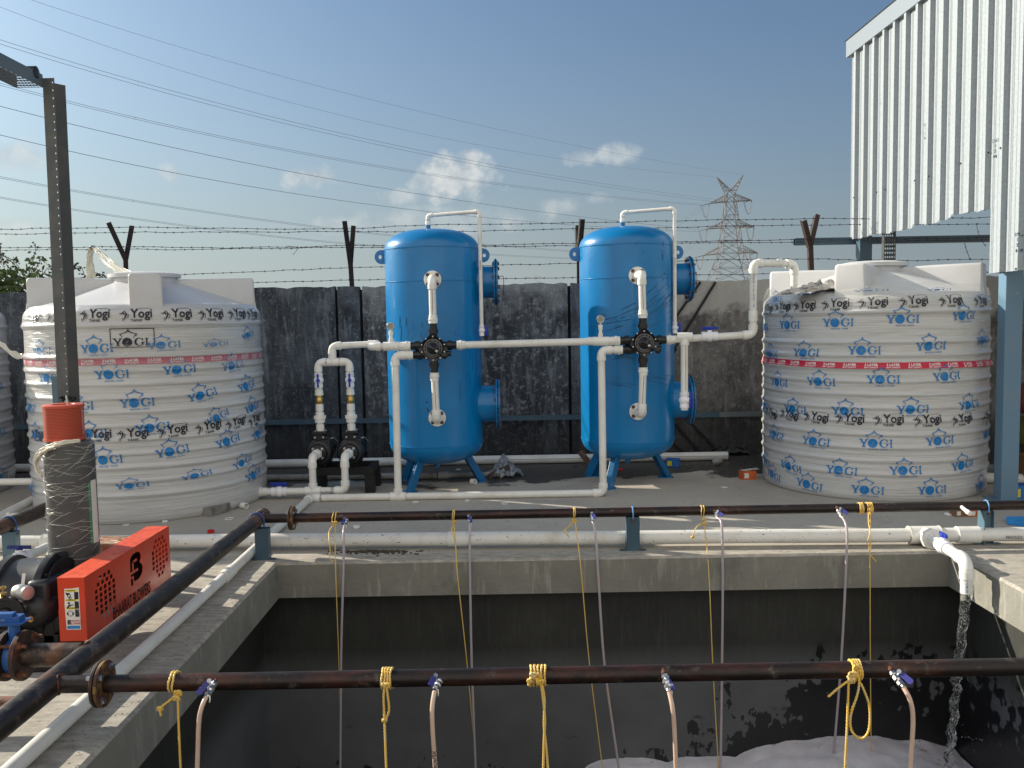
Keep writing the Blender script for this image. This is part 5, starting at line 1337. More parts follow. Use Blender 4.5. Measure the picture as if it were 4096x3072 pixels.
def weldring(parent, c, axis, r, R, n=28):
    """wavy weld bead where a branch of radius r meets a main of radius R"""
    mb = MB(); c = V(c); a = V(axis).normalized(); u, v = mb.frame(a); pts = []
    for k in range(n+1):
        an = 2*pi*k/n; off = (u*cos(an)+v*sin(an))*(r+.003); y = off.dot(V((0, 1, 0))) if abs(a.x) > .5 else off.dot(V((1, 0, 0)))
        zz = off.z; pts.append(c+off+a*(sqrt(max(R*R-zz*zz, 1e-6))))
    mb.tube(pts, .0045, 6, caps=False); return mb.build('weld_bead', 'weld', parent)
fh_ = thing('far_air_header', (0, 5.535, 0), 'dark steel pipe spanning the far side of the basin on blue brackets', 'steel pipe')
straight(fh_, (HX+BR*.7, 5.535, HZ), (6.5, 5.545, HZ), HR, 'steelx', 'pipe', 24); weldring(fh_, (HX, 5.535, HZ), (1, 0, 0), HR, BR)
pipe_flange(fh_, (onZ(966+0, 2074, HZ).x*0-1.425, 5.535, HZ), (1, 0, 0), .077, 4, phase=pi/4)
nh = thing('near_air_header', (0, 2.995, 0), 'dark steel pipe spanning the basin nearest the camera', 'steel pipe')
straight(nh, (HX+BR*.7, 2.985, HZ), (5.0, 3.005, HZ), HR, 'steelx', 'pipe', 32); weldring(nh, (HX, 2.985, HZ), (1, 0, 0), HR, BR)
fx = onZ(418, 2727, HZ).x; pipe_flange(nh, (fx, 2.987, HZ), (1, 0, .0), .080, 4, th=.011, phase=pi/4+.1, br=.013)
h2 = thing('second_air_header', (-3.226, 4, 0), 'dark steel pipe at the left edge, ending behind the film-wrapped silencer', 'steel pipe')
straight(h2, (-3.226, -.5, HZ), (-3.226, 5.96, HZ), BR, 'steel', 'pipe', 24)

# brackets under the headers
def bracket(x, y, label, side=0, r=HR, along='x', mt='bracketdk', ub='ubolt2'):
    t = thing('pipe_bracket', (x, y, 0), label, 'pipe bracket', 'blue steel pipe brackets'); zt = HZ-r
    if side == 0 or side == 2:
        w_ = .074; mb = MB(); mb.box((x, y-.028, zt/2), (w_, .005, zt)); mb.box((x-w_/2-.0027, y+.0, zt/2), (.005, .060, zt)); mb.box((x+w_/2+.0027, y, zt/2), (.005, .060, zt)); mb.box((x, y+.005, zt-.0028), (w_-.001, .056, .005)); mb.build('channel', mt, t, smooth=False, bevel=.001)
    else:
        mb = MB(); mb.box((x-.028, y, zt/2), (.005, .085, zt)); mb.box((x+.005, y+.0, zt/2), (.060, .005, zt)); mb.box((x+.037, y+.0, zt/2), (.005, .06, zt)); mb.build('channel', mt, t, smooth=False, bevel=.001)
    for s in (-1, 1):
        sh = [(-.0, -.02), (.03, -.02)]+arc(.03, 0, .02, .02, -90, 90, 8)+[(0, .02)]; vf = fill2d([sh, ell(.032, 0, .008, .008, 10)], .002)
        mb = MB(); mb.add([V((x+s*(w_/2 if side != 1 else .04)+s*q[0], y-.015+q[1], .0035+q[2])) for q in vf[0]], vf[1]); mb.build('foot_tab', mt, t, smooth=False)
    mb = MB(); pts = []
    for k in range(13):
        a = pi*k/12; o = (cos(a)*(r+.005), sin(a)*(r+.005))
        pts.append(V((x, y+o[0]*1.0, HZ+o[1])) if along == 'x' else V((HX0+o[0], y, HZ+o[1])))
    e0 = pts[0]+V((0, 0, -r-.028)); e1 = pts[-1]+V((0, 0, -r-.028)); mb.tube([e0]+pts+[e1], .0048, 8); mb.build('u_bolt', ub, t)
    mb = MB()
    for e in (e0, e1): bolt(mb, e+V((0, 0, .006)), (0, 0, 1), .008, .008); bolt(mb, e+V((0, 0, .022)), (0, 0, -1), .008, .008)
    mb.build('nuts', 'rustbolt', t); return t
w_ = .074; HX0 = HX
bracket(.758, 5.535, 'blue-grey bracket under the middle of the far header'); 
bracket(3.03, 5.54, 'blue-grey bracket on the right of the outlet pipe', side=1, mt='bracket')
HX0 = HX; bracket(-1.60, 5.47, 'blue-grey bracket at the left end of the far header', side=2, r=BR, along='y', ub='ubolt')
HX0 = -3.226; bracket(-3.215, 5.50, 'blue-grey bracket at the left edge beside the silencer', side=2, r=BR, along='y', ub='ubolt', mt='bracket')

# air valves and hoses
def small_valve(b, e, l0, l1, Yh, label, k=1.0, shade=False):
    """nickel ball valve screwed in the header; b/e are sight points of its two ends"""
    B = onY(*b, Yh-HR*.75); E = onY(*e, Yh-.085); t = thing('air_valve', B, label, 'valve', 'small air valves on the headers'); a = (E-B).normalized(); L_ = (E-B).length
    mb = MB(); mb.lathe(B-a*.012, a, [(0, .0135), (.020, .0125), (.021, .008), (L_*.30, .008)], 12); o = mb.build('nipple', 'weld', t)
    mb = MB(); mb.lathe(B, a, [(L_*.18, .008), (L_*.18, .0125), (L_*.34, .0125), (L_*.38, .0095), (L_*.5, .0135), (L_*.66, .0135), (L_*.74, .0095), (L_*.78, .0130), (L_*.96, .0130), (L_, .008)], 8); 
    mb.lathe(E-a*.004, a, [(0, .0088), (.012, .0088)], 10); mb.build('body', 'chrome', t, angle=30)
    p0 = onY(*l0, Yh-.055); p1 = onY(*l1, Yh-.095); d = (p1-p0).normalized(); n_ = V((0, -1, .1)); s = d.cross(n_).normalized(); n_ = s.cross(d)
    mb = MB(); mb.cyl(B+a*L_*.55, p0, .004, 8); mb.lathe(p0+n_*.004, -n_, [(0, .0085), (.006, .0085)], 6); mb.build('stem_nut', 'silver', t)
    pts = [(0, -.006), (.006, -.009), (.3, -.0095), (.9, -.0105), (1, -.007)]; ll = (p1-p0).length
    out = [(q[0]*ll if q[0] > .05 or q[0] == 0 else q[0], q[1]) for q in pts]; out = out+[(x, -y) for x, y in reversed(out)]; vf = fill2d([out], .0022)
    mb = MB(); mb.add([p0+d*q[0]+s*q[1]+n_*(q[2]-.004) for q in vf[0]], vf[1]); mb.build('lever', 'lever', t, smooth=False, bevel=.001)
    mb = MB(); mb.tube([E+V((.009, 0, 0)), E+V((.011, -.004, -.012)), E+V((.010, -.006, -.022))], .0028, 6); mb.build('clamp', 'chrome', t)
    return t, E
def hose(pts, E, Y0, Y1, label, r, mt, text=None):
    P = [E]+[onY(x, y, Y0+(Y1-Y0)*min(1, i/2)) for i, (x, y) in enumerate(pts)]; last = P[-1]; P.append(last+(P[-1]-P[-2]).normalized()*.5)
    P = bez(P, 8); mb = MB(); mb.tube(P, r, 14); o = mb.build('air_hose', mt); tag(o, label, 'hose', 'air hoses hanging into the basin')
    if text:
        mb = MB(); vs, fs = text2d(text, .02); k = .012/.7; a = onY(*pts[-2], Y1-r*1.05); b = onY(*pts[-1], Y1-r*1.05); d = (b-a).normalized(); s = V((1, 0, 0)); w0 = min(q[0] for q in vs)
        s = V((0, -1, 0)).cross(d); s = -s if s.x < 0 else s
        mb.add([a+d*(.02+(q[0]-w0)*k*-1+.11)+s*((q[1]-.35)*k)+V((0, -.0007, 0)) for q in vs], fs); l_ = mb.build('hose_print', 'ink', smooth=False); l_.parent = o
    return o
near = [((867, 2722), (828, 2782), (836, 2724), (791, 2776), [(806, 2832), (795, 2900), (789, 3072)], 'leftmost on the near header', None),
        ((1766, 2714), (1740, 2757), (1742, 2702), (1723, 2740), [(1729, 2830), (1731, 2925), (1741, 3072)], 'second from the left on the near header', 'JIOFLEX'),
        ((2654, 2691), (2674, 2757), (2668, 2710), (2688, 2757), [(2690, 2830), (2698, 2925), (2704, 3072)], 'third from the left on the near header', None),
        ((3559, 2678), (3609, 2742), (3597, 2687), (3648, 2731), [(3640, 2800), (3652, 2885), (3641, 3072)], 'rightmost on the near header', None)]
for b, e, l0, l1, ps, lab, tx_ in near:
    t, E = small_valve(b, e, l0, l1, 2.995, 'nickel valve with violet lever, '+lab); hose(ps, E, 2.88, 2.86, 'peach braided hose, '+lab, .0078, 'hose', tx_)
far = [((1391, 2074), (1378, 2100), (1379, 2073), (1369, 2096), [(1374, 2135), (1375, 2220), (1370, 2400), (1364, 2640), (1361, 3072)], 'leftmost on the far header'),
       ((1880, 2062), (1878, 2092), (1874, 2064), (1884, 2088), [(1879, 2130), (1880, 2300), (1887, 2662), (1902, 3072)], 'second from the left on the far header'),
       ((2366, 2056), (2372, 2088), (2368, 2052), (2380, 2072), [(2383, 2150), (2393, 2300), (2418, 2660), (2473, 3060)], 'third from the left on the far header'),
       ((2858, 2046), (2873, 2074), (2871, 2045), (2892, 2063), [(2887, 2105), (2891, 2300), (2888, 2660), (2882, 3072)], 'fourth from the left on the far header'),
       ((3349, 2034), (3368, 2068), (3362, 2034), (3391, 2055), [(3386, 2110), (3386, 2220), (3365, 2640), (3330, 3072)], 'rightmost on the far header')]
for b, e, l0, l1, ps, lab in far:
    t, E = small_valve(b, e, l0, l1, 5.535, 'nickel valve with violet lever, '+lab); hose(ps, E, 5.37, 5.30, 'translucent grey hose, '+lab, .0078, 'hosefar')
t = thing('capped_stub', onY(3848, 2030, 5.51), 'short white capped stub on the far header near the right bracket', 'pipe stub')
a = onY(3846, 2028, 5.51); b = onY(3880, 2055, 5.42); straight(t, a, b, .012, 'cap', 'stub'); coupling(t, a.lerp(b, .8), b-a, .012, .03, 1.25, 'cap', 'cap')

# ------------------------------------------------------------------ yellow ropes
def resample(P, st):
    out = [P[0]]; acc = 0
    for i in range(len(P)-1):
        a, b = P[i], P[i+1]; l = (b-a).length; d = st-acc
        while d <= l: out.append(a.lerp(b, d/l)); d += st
        acc = l-(d-st)
    out.append(P[-1]); return out
NEAR = [True]
def rope_tube(mb, P, r=None):
    if NEAR[0]: mb.tube(resample([V(p) for p in P], .0030), r or .0040, 9, lobes=.20, twist=2*pi/.036)
    else: mb.tube(resample([V(p) for p in P], .009), r or .0035, 6)
def knot(mb, c, s, seed, r=None):
    rs = random.Random(seed); pts = []
    for k in range(34):
        t = k/33*4*pi; pts.append(c+V((s*1.05*cos(t)+s*.3*cos(2.5*t+seed), -s*.35*sin(1.5*t)-s*.3, s*.9*sin(t*1.5+.6))))
    rope_tube(mb, pts, r)
def rope(label, Yh, coils, knots, strands, Yk, Yb):
    NEAR[0] = Yh < 4; c0 = onZ(coils[0][0], 2700, HZ); base = onY(coils[0][0], 2060 if Yh > 4 else 2700, Yh)
    mb = MB()
    for (xa, xb, n) in coils:
        A = onY(xa, 2060 if Yh > 4 else 2700, Yh); B_ = onY(xb, 2060 if Yh > 4 else 2700, Yh); pts = []
        for k in range(n*20+1):
            q = k/(n*20); an = 2*pi*n*q-pi/2; rr = HR+.0045; pts.append(V((A.x+(B_.x-A.x)*q+.0015*sin(k), Yh-rr*cos(an), HZ+rr*sin(an))))
        rope_tube(mb, pts)
    for i, (x, y, s) in enumerate(knots): knot(mb, onY(x, y, Yk), s, i+int(x))
    for st in strands:
        P = []
        for i, q in enumerate(st): P.append(onY(q[0], q[1], Yk+(Yb-Yk)*min(1, i/2)))
        if st[-1][1] > 3000: P.append(P[-1]+(P[-1]-P[-2]).normalized()*.25)
        rope_tube(mb, bez(P, 10))
    tag(mb.build('rope', 'rope', angle=180), label, 'rope', 'yellow ropes tied to the headers')
rope('yellow rope with a knotted loose tail, leftmost on the near header', 2.99, [(684, 712, 2)], [(712, 2770, .010), (706, 2792, .009), (640, 2833, .0075)], [[(700, 2785), (668, 2810), (642, 2833), (643, 2864)], [(712, 2795), (713, 2860), (717, 2960), (722, 3072)]], 2.945, 2.94)
rope('yellow rope wound four times, second from the left on the near header', 2.99, [(1528, 1572, 4)], [(1545, 2742, .010), (1538, 2882, .006)], [[(1538, 2745), (1534, 2790), (1538, 2882)], [(1546, 2750), (1556, 2830), (1550, 2862), (1538, 2884)], [(1538, 2882), (1541, 2960), (1545, 3072)]], 2.945, 2.94)
rope('yellow rope wound five times with two hanging strands, on the near header', 2.99, [(2118, 2188, 5)], [(2140, 2702, .013), (2160, 2728, .010), (2118, 2722, .006)], [[(2163, 2730), (2172, 2800), (2180, 2880), (2176, 2960), (2173, 3072)], [(2168, 2735), (2178, 2800), (2176, 2900), (2184, 2980), (2192, 3072)], [(2135, 2700), (2116, 2722), (2114, 2742)]], 2.945, 2.94)
rope('yellow rope with a long hanging loop, rightmost on the near header', 2.99, [(3402, 3440, 4), (3396, 3425, 2)], [(3408, 2698, .012), (3405, 2722, .010), (3425, 2668, .008)], [[(3395, 2722), (3350, 2755), (3312, 2788)], [(3394, 2728), (3391, 2830), (3387, 2930), (3380, 3072)], [(3425, 2690), (3436, 2720), (3430, 2775), (3402, 2865), (3408, 2925), (3445, 2955), (3475, 2920), (3478, 2830), (3455, 2760), (3440, 2730)]], 2.945, 2.94)
rope('yellow rope with a knotted tail, leftmost on the far header', 5.535, [(1330, 1353, 2)], [(1339, 2092, .014), (1318, 2234, .009)], [[(1336, 2098), (1317, 2125), (1317, 2165), (1321, 2205), (1317, 2234), (1336, 2246)], [(1341, 2100), (1341, 2200), (1343, 2300), (1356, 2673), (1364, 3072)]], 5.49, 5.31)
rope('thin yellow rope, second from the left on the far header', 5.535, [(1810, 1822, 2)], [(1816, 2088, .011), (1812, 2120, .008)], [[(1816, 2095), (1824, 2200), (1830, 2300), (1869, 2663), (1905, 3072)], [(1815, 2095), (1806, 2118), (1813, 2140), (1824, 2180)]], 5.49, 5.31)
rope('yellow rope with a bent tail pointing left, third on the far header', 5.535, [(2292, 2303, 2)], [(2297, 2082, .013), (2260, 2124, .008)], [[(2296, 2086), (2277, 2104), (2260, 2124), (2278, 2148)], [(2300, 2088), (2309, 2150), (2326, 2300), (2358, 2657), (2410, 3072)]], 5.49, 5.31)
rope('yellow rope with a ring knot, fourth on the far header', 5.535, [(2799, 2819, 2)], [(2814, 2078, .012), (2815, 2094, .013), (2770, 2148, .009)], [[(2812, 2094), (2793, 2102), (2777, 2124), (2770, 2148)], [(2816, 2100), (2828, 2190), (2839, 2370), (2851, 2657), (2874, 3072)]], 5.49, 5.31)
rope('bright yellow rope wound in two groups of turns, rightmost on the far header', 5.535, [(3432, 3450, 4), (3462, 3488, 4)], [(3484, 2038, .012)], [[(3474, 2048), (3474, 2090), (3480, 2130), (3468, 2177), (3479, 2218), (3481, 2560), (3485, 3072)], [(3480, 2045), (3481, 2100), (3478, 2150), (3484, 2190), (3478, 2212), (3505, 2247)]], 5.485, 5.31)
# ------------------------------------------------------------------ big white water main and its outlet
pm = thing('water_main', (0, 5.62, .06), 'thick speckled white pipe lying across the terrace behind the basin edge', 'pipe')
A = onZ(1045, 2162, .062); B = onZ(3536, 2141, .062); d = (B-A).normalized()
L0 = A-d*3.6; T0 = onZ(3700, 2142, .062); T0 = A+d*(T0.x-A.x)/d.x
mb = MB(); n = 24; mb.tube([L0.lerp(T0, i/n)+V((0, 0, .0015*sin(i*1.3))) for i in range(n+1)], .0445, 28); mb.build('pipe', 'pvc_dirty', pm)
straight(pm, T0, A+d*9.0, .0445, 'pvc', 'pipe', 28)
tee(pm, T0, d, (0, -1, 0), .046, .046); coupling(pm, onZ(3870, 2139, .062)+V((0, 0, 0)), d, .0445, .14, 1.22); coupling(pm, A+d*(onZ(1830, 2157, .062).x-A.x), d, .0445, .12, 1.10)
printed(pm, 'FINOLEX  80 mm (3")  SCH 40  ASTM D 1785', onZ(4010, 2140, .062), onZ(4800, 2130, .062), .0445, (0, -1, -.1), .018, 'ink')
mb = MB(); mb.lathe(T0+V((0, -.085, 0)), (0, -1, 0), [(0, .056), (0, .066), (.030, .066), (.034, .050), (.034, .03)], 8); mb.build('hex_reducer', 'fit', pm)
oc = V((2.575, 4.90, .072)); s0 = T0+V((0, -.11, 0)); ob = onY(3864, 2374, oc.y-.01)
run2(pm, [s0, oc, (oc.x+.005, oc.y-.006, ob.z)], R2*1.06, k=1.25); coupling(pm, (oc.x+.003, oc.y-.004, ob.z+.075), (0, 0, 1), R2*1.0, .15, 1.12, name='spout')
sv = s0.lerp(oc, .36); ball_valve(pm, sv, oc-s0, (0, .1, 1), R2*1.05, 'handle', turned=False, hl=.055, k=.95)
printed(pm, 'ASTM D 1785', (oc.x+.003, oc.y-.004, ob.z+.01), (oc.x+.003, oc.y-.004, ob.z+.16), R2*1.14, (-.5, -1, 0), .012)
mb = MB(); mb.cyl((oc.x+.003, oc.y-.004, ob.z-.0006), (oc.x+.003, oc.y-.004, ob.z+.02), R2*.9, 20); mb.build('spout_mouth', 'darkin', pm)
# mirrored branch at the left edge, with a dark blue handle
Tl = A+d*((onZ(215, 2178, .062).x-A.x)/d.x); tee(pm, Tl, d, (0, -1, 0), .046, .046); coupling(pm, Tl-d*.33, d, .0445, .13, 1.2)
mb = MB(); mb.lathe(Tl+V((0, -.085, 0)), (0, -1, 0), [(0, .056), (0, .066), (.030, .066), (.034, .050), (.034, .03)], 8); mb.build('hex_reducer', 'fit', pm)
e = V((Tl.x-.05, 4.4, .08)); straight(pm, Tl+V((0, -.11, 0)), e, R2*1.05); ball_valve(pm, (Tl+V((0, -.11, 0))).lerp(e, .27), e-Tl, (0, .1, 1), R2*1.15, 'navy', turned=True, hl=.075, k=1.15)

# falling water
gl = mat('falling_water', (.93, .95, .95), .02, trans=1.0, ior=1.33, bump=(22, .8, .006)); M['fallwater'] = gl
fm = mat('water_froth', (.75, .77, .78), .25); M['froth'] = fm
px_w = [(3864, 2376), (3858, 2440), (3850, 2520), (3842, 2600), (3832, 2680), (3824, 2760), (3816, 2850), (3806, 2930), (3796, 3010), (3790, 3072)]
P = bez([onY(x, y, oc.y-.012) for x, y in px_w], 16); P.append(V((P[-1].x-.01, P[-1].y, -1.48)))
seg = 22; vs = []; rw = random.Random(9); n = len(P)
for i, p in enumerate(P):
    k = i/(n-1); base = .028*(1-k*.34); wob = V((.006*sin(i*.33)*k*2, 0, 0))
    for j in range(seg):
        a = 2*pi*j/seg+k*5; q = V((cos(a)*1.6, sin(a)*1.6, i*.17)); r = base*(1+(.25+1.0*k)*mnoise.fractal(q, 1, 2, 3)*.8+.25*k*sin(2*a+i*.3)); vs.append(p+wob+V((r*cos(a), r*sin(a)*.75, 0)))
mb = MB(); mb.add(vs, [(i*seg+j, i*seg+(j+1) % seg, (i+1)*seg+(j+1) % seg, (i+1)*seg+j) for i in range(n-1) for j in range(seg)]+[tuple(range(seg)), tuple((n-1)*seg+j for j in range(seg))])
jet = thing('water_jet', P[0], 'twisting jet of clear water falling from the white spout into the basin', 'water jet')
mb.build('stream', 'fallwater', jet, angle=180)
mb = MB()
for _ in range(1300):
    i = int(rw.random()**.8*(n-2)); k = i/(n-1); p = P[i].lerp(P[i+1], rw.random()); a = rw.uniform(0, 2*pi); r = .024*(1-k*.4)*rw.uniform(.5, 1.15)
    q = p+V((.006*sin(i*.33)*k*2+r*cos(a), r*sin(a)*.75-.002, 0)); l = rw.uniform(.003, .013); w_ = rw.uniform(.0008, .0022); dx = rw.uniform(-.5, .5)
    mb.add([q, q+V((w_, 0, l*.4)), q+V((dx*l, 0, l)), q+V((-w_, 0, l*.5))], [(0, 1, 2, 3)])
mb.build('air_bubbles', 'froth', jet, smooth=False)
mb = MB()
for (x, y, r) in ((3848, 2948, 3), (3862, 2950, 2.5), (3872, 2948, 3), (3880, 2952, 2), (3890, 2958, 2), (3888, 2975, 1.5), (3905, 2955, 2.5), (3918, 2957, 2), (3928, 2960, 3.5), (3895, 3000, 1.5), (3862, 2935, 1.5), (3850, 2900, 2)):
    mb.sphere(onY(x, y, oc.y), r*.0014, 8, 6)
mb.build('droplets', 'fallwater', jet)

M['dirt'] = mat('dark_dirt', (.055, .048, .042), .95)
M['silverdull'] = mat('dull_nickel', (.50, .49, .46), .35, .6)
# ------------------------------------------------------------------ air blower
bl = thing('air_blower', (-2.3, 4.1, 0), 'air blower with red belt guard, black film-wrapped silencer and red perforated filter', 'blower')
gy0, gy1, gx, gz0, gz1, gw = 3.75, 4.70, -1.885, .118, .400, .115
# guard: side plate cut with square holes and the emblem
def sq(cx, cz, s): return [(cx-s/2, cz-s/2), (cx+s/2, cz-s/2), (cx+s/2, cz+s/2), (cx-s/2, cz+s/2)]
W_, H_ = gy1-gy0, gz1-gz0
holes = []
for (hx, hz) in ((.190, .145), (.815, .150)):
    rows = [(-1, 0, 1), (-1.5, -.5, .5, 1.5), (-2, -1, 0, 1, 2), (-2, -1, 0, 1, 2), (-2, -1, 0, 1, 2), (-2, -1, 0, 1, 2), (-1, 0, 1, 2) if hx < .5 else (-1, 0, 1), (-.5, .5, 1.5) if hx < .5 else (-.5, .5)]
    for r_, row in enumerate(rows):
        for q in row: holes.append([(hx+q*.043-.014, hz+.095-r_*.0265-.010), (hx+q*.043+.014, hz+.095-r_*.0265-.010), (hx+q*.043+.014, hz+.095-r_*.0265+.010), (hx+q*.043-.014, hz+.095-r_*.0265+.010)])
# emblem: a letter B cut out, with a stepped bar left standing inside
ex_, ez_ = .520, .180
Bout = [(-.052, -.040), (-.052, .060), (-.040, .078), (-.022, .086)]+arc(.008, .046, .042, .040, 90, -50, 9)+arc(.012, -.030, .050, .048, 52, -90, 9)+[(-.024, -.078), (-.024, -.040)]
holes.append([(ex_+q[0]*1.25, ez_+q[1]*.85) for q in Bout]); holes.append([(ex_-.065, ez_-.078), (ex_-.038, ez_-.078), (ex_-.038, ez_-.042), (ex_-.065, ez_-.042)])
vf = fill2d([[(0, 0), (W_, 0), (W_, H_), (0, H_)]]+holes, .0012)
mb = MB(); mb.add([V((gx+q[2], gy0+q[0], gz0+q[1])) for q in vf[0]], vf[1]); 
for (ya, za, yb_, zb2) in ((-.066, -.022, .022, -.010), (-.040, -.012, -.026, .040), (-.040, .030, .015, .040)): mb.box((gx, gy0+ex_+(ya+yb_)/2, gz0+ez_+(za+zb2)/2), (.0022, yb_-ya, zb2-za))
gp = mb.build('belt_guard', 'red', bl, smooth=False)
mb = MB(); mb.box((gx-gw/2-.0015, gy0+.0012, (gz0+gz1)/2), (gw, .0024, H_)); mb.box((gx-gw/2-.0015, gy1-.0012, (gz0+gz1)/2), (gw, .0024, H_)); mb.box((gx-gw-.0025, (gy0+gy1)/2, (gz0+gz1)/2-.07), (.0024, W_, H_-.14)); mb.build('guard_end_plates', 'red', bl, smooth=False)
mb = MB(); mb.box((gx-gw/2-.0015, (gy0+gy1)/2, gz1+.0012), (gw+.004, W_, .0024)); mb.build('guard_top', 'redtop', bl, smooth=False)
mb = MB(); mb.box((gx-gw+.02, (gy0+gy1)/2+.1, (gz0+gz1)/2), (.02, W_-.35, H_-.06)); mb.lathe((gx-.075, gy0+.22, gz0+.13), (1, 0, 0), [(0, .085), (.045, .085)], 30); mb.lathe((gx-.075, gy1-.24, gz0+.15), (1, 0, 0), [(0, .11), (.045, .11)], 30); mb.build('belt_pulleys', 'darkin', bl)
mb = MB(); place2d(mb, scale2d(text2d('BHAARAT BLOWERS', .02, 1.0), .046, .082), (gx+.0022, gy0+.46, gz0+.008), (0, 1, 0), (0, 0, 1), .0004); mb.build('guard_lettering', 'darkin', gp, smooth=False)
# warning label on the end plate
lx0, lx1, lz0, lz1 = gx-.087, gx-.024, gz0+.052, gz0+.238; yb = gy0-.0008
lab = MB(); lab.add([(lx0, yb, lz0), (lx1, yb, lz0), (lx1, yb, lz1+.003), (lx0+.03, yb, lz1-.002), (lx0, yb, lz1-.002), (lx0-.003, yb, lz0+.11)], [(0, 1, 2, 3, 4, 5)]); lb = lab.build('warning_label', 'paper', bl, smooth=False)
lw = lx1-lx0
def lbox(mb, x0, z0, x1, z1, dy): mb.quad((lx0+x0*lw, yb-dy, lz0+z0), (lx0+x1*lw, yb-dy, lz0+z0), (lx0+x1*lw, yb-dy, lz0+z1), (lx0+x0*lw, yb-dy, lz0+z1))
my = MB(); mi = MB(); mr = MB(); mbl = MB()
for z in (.170, .128, .092):
    my.add([(lx0+.05*lw, yb-.0005, lz0+z), (lx0+.78*lw, yb-.0005, lz0+z), (lx0+.97*lw, yb-.0005, lz0+z+.011), (lx0+.05*lw, yb-.0005, lz0+z+.009)], [(0, 1, 2, 3)])
    place2d(mi, scale2d(text2d('WARNING', .03), .0085), (lx0+.42*lw, yb-.0009, lz0+z+.0022), (1, 0, 0), (0, 0, 1))
    lbox(mi, .66, z-.034, .95, z-.001, .0006)
    for q in range(4): lbox(my if False else mr, 0, 0, 0, 0, .0) if False else None
for q in range(3):
    z = (.170, .128, .092)[q]-.018
    if q == 0: parts = [fill2d([ell(.3, .0, .12, .010, 12), ell(.3, 0, .07, .006, 10)]), stroke([(.08, .012), (.2, .006), (.35, .012)], [.010, .012, .004]), fill2d([ell(.36, -.011, .10, .008, 12), ell(.36, -.011, .055, .0045, 10)])]
    elif q == 1: parts = [fill2d([ell(.26, .009, .08, .0055, 10)]), stroke([(.12, -.012), (.28, -.002), (.40, .000), (.60, .002)], [.012, .010, .005, .002])]
    else: parts = [fill2d([ell(.33, -.001, .19, .013, 18), ell(.33, -.001, .15, .0105, 18)]), fill2d([ell(.14, -.002, .06, .007, 8)]), fill2d([ell(.52, -.002, .06, .007, 8)])]
    for vf in parts: mi.add([V((lx0+v[0]*lw, yb-.0008, lz0+z+v[1])) for v in vf[0]], vf[1])
place2d(mr, scale2d(text2d('BHAARAT', .03), .0115), (lx0+.65*lw, yb-.0007, lz0+.036), (1, 0, 0), (0, 0, 1)); place2d(mr, scale2d(text2d('BLOWERS', .03), .0115), (lx0+.65*lw, yb-.0007, lz0+.024), (1, 0, 0), (0, 0, 1))
place2d(mi, scale2d(text2d('B', .05), .026), (lx0+.2*lw, yb-.0007, lz0+.025), (1, 0, 0), (0, 0, 1)); lbox(mbl, .05, .004, .95, .018, .0006)
my.build('label_yellow', 'yellow', lb, smooth=False); mi.build('label_ink', 'ink', lb, smooth=False); mr.build('label_red', 'inkred', lb, smooth=False); mbl.build('label_blue', 'inklabelblue', lb, smooth=False)

# silencer wrapped in film, with the red filter on top
sx, sy = -2.183, 4.27; s0z, s1z = .30, .940
mb = MB(); mb.lathe((sx, sy, 0), (0, 0, 1), [(s0z, .112), (s0z+.01, .1145), (s1z-.03, .1145), (s1z-.012, .112), (s1z-.006, .10), (s1z, .098), (s1z, .085)], 48); mb.build('silencer', 'blackpaint', bl)
mb = MB(); seg = 64; nz_ = 46; vs = []
for i in range(nz_+1):
    z = s0z+.004+(s1z-s0z-.006)*i/nz_
    for j in range(seg):
        a = 2*pi*j/seg; r = .1165+.004*abs(mnoise.noise(V((cos(a)*2.5, sin(a)*2.5, z*26))))+.0015*mnoise.noise(V((cos(a)*9, sin(a)*9, z*60))); vs.append((sx+r*cos(a), sy+r*sin(a), z))
mb.add(vs, [(i*seg+j, i*seg+(j+1) % seg, (i+1)*seg+(j+1) % seg, (i+1)*seg+j) for i in range(nz_) for j in range(seg)]); fl = mb.build('wrapping_film', 'filmwrap' if 'filmwrap' in M else 'film', bl, angle=180)
mb = MB(); rs = random.Random(21)
for k in range(105):
    a0 = rs.uniform(-pi*1.15, pi*.15); z0 = rs.uniform(s0z+.01, s1z-.02); ln = rs.uniform(.5, 1.9); am = rs.uniform(.006, .030); ph = rs.uniform(0, 6); sl_ = rs.uniform(-.03, .05); pts = []
    for i in range(13):
        q = i/12; a = a0+ln*q; z = z0+am*sin(ph+q*3.2)+sl_*q; z = min(max(z, s0z+.006), s1z-.006); r = .1205+.0015*sin(q*9+k); pts.append((sx+r*cos(a), sy+r*sin(a), z))
    mb.tube(pts, [.0002]+[rs.uniform(.0003, .0008) for _ in range(11)]+[.0002], 4, caps=False)
o = mb.build('film_creases', 'strand', fl, smooth=False); o['kind'] = 'stuff'
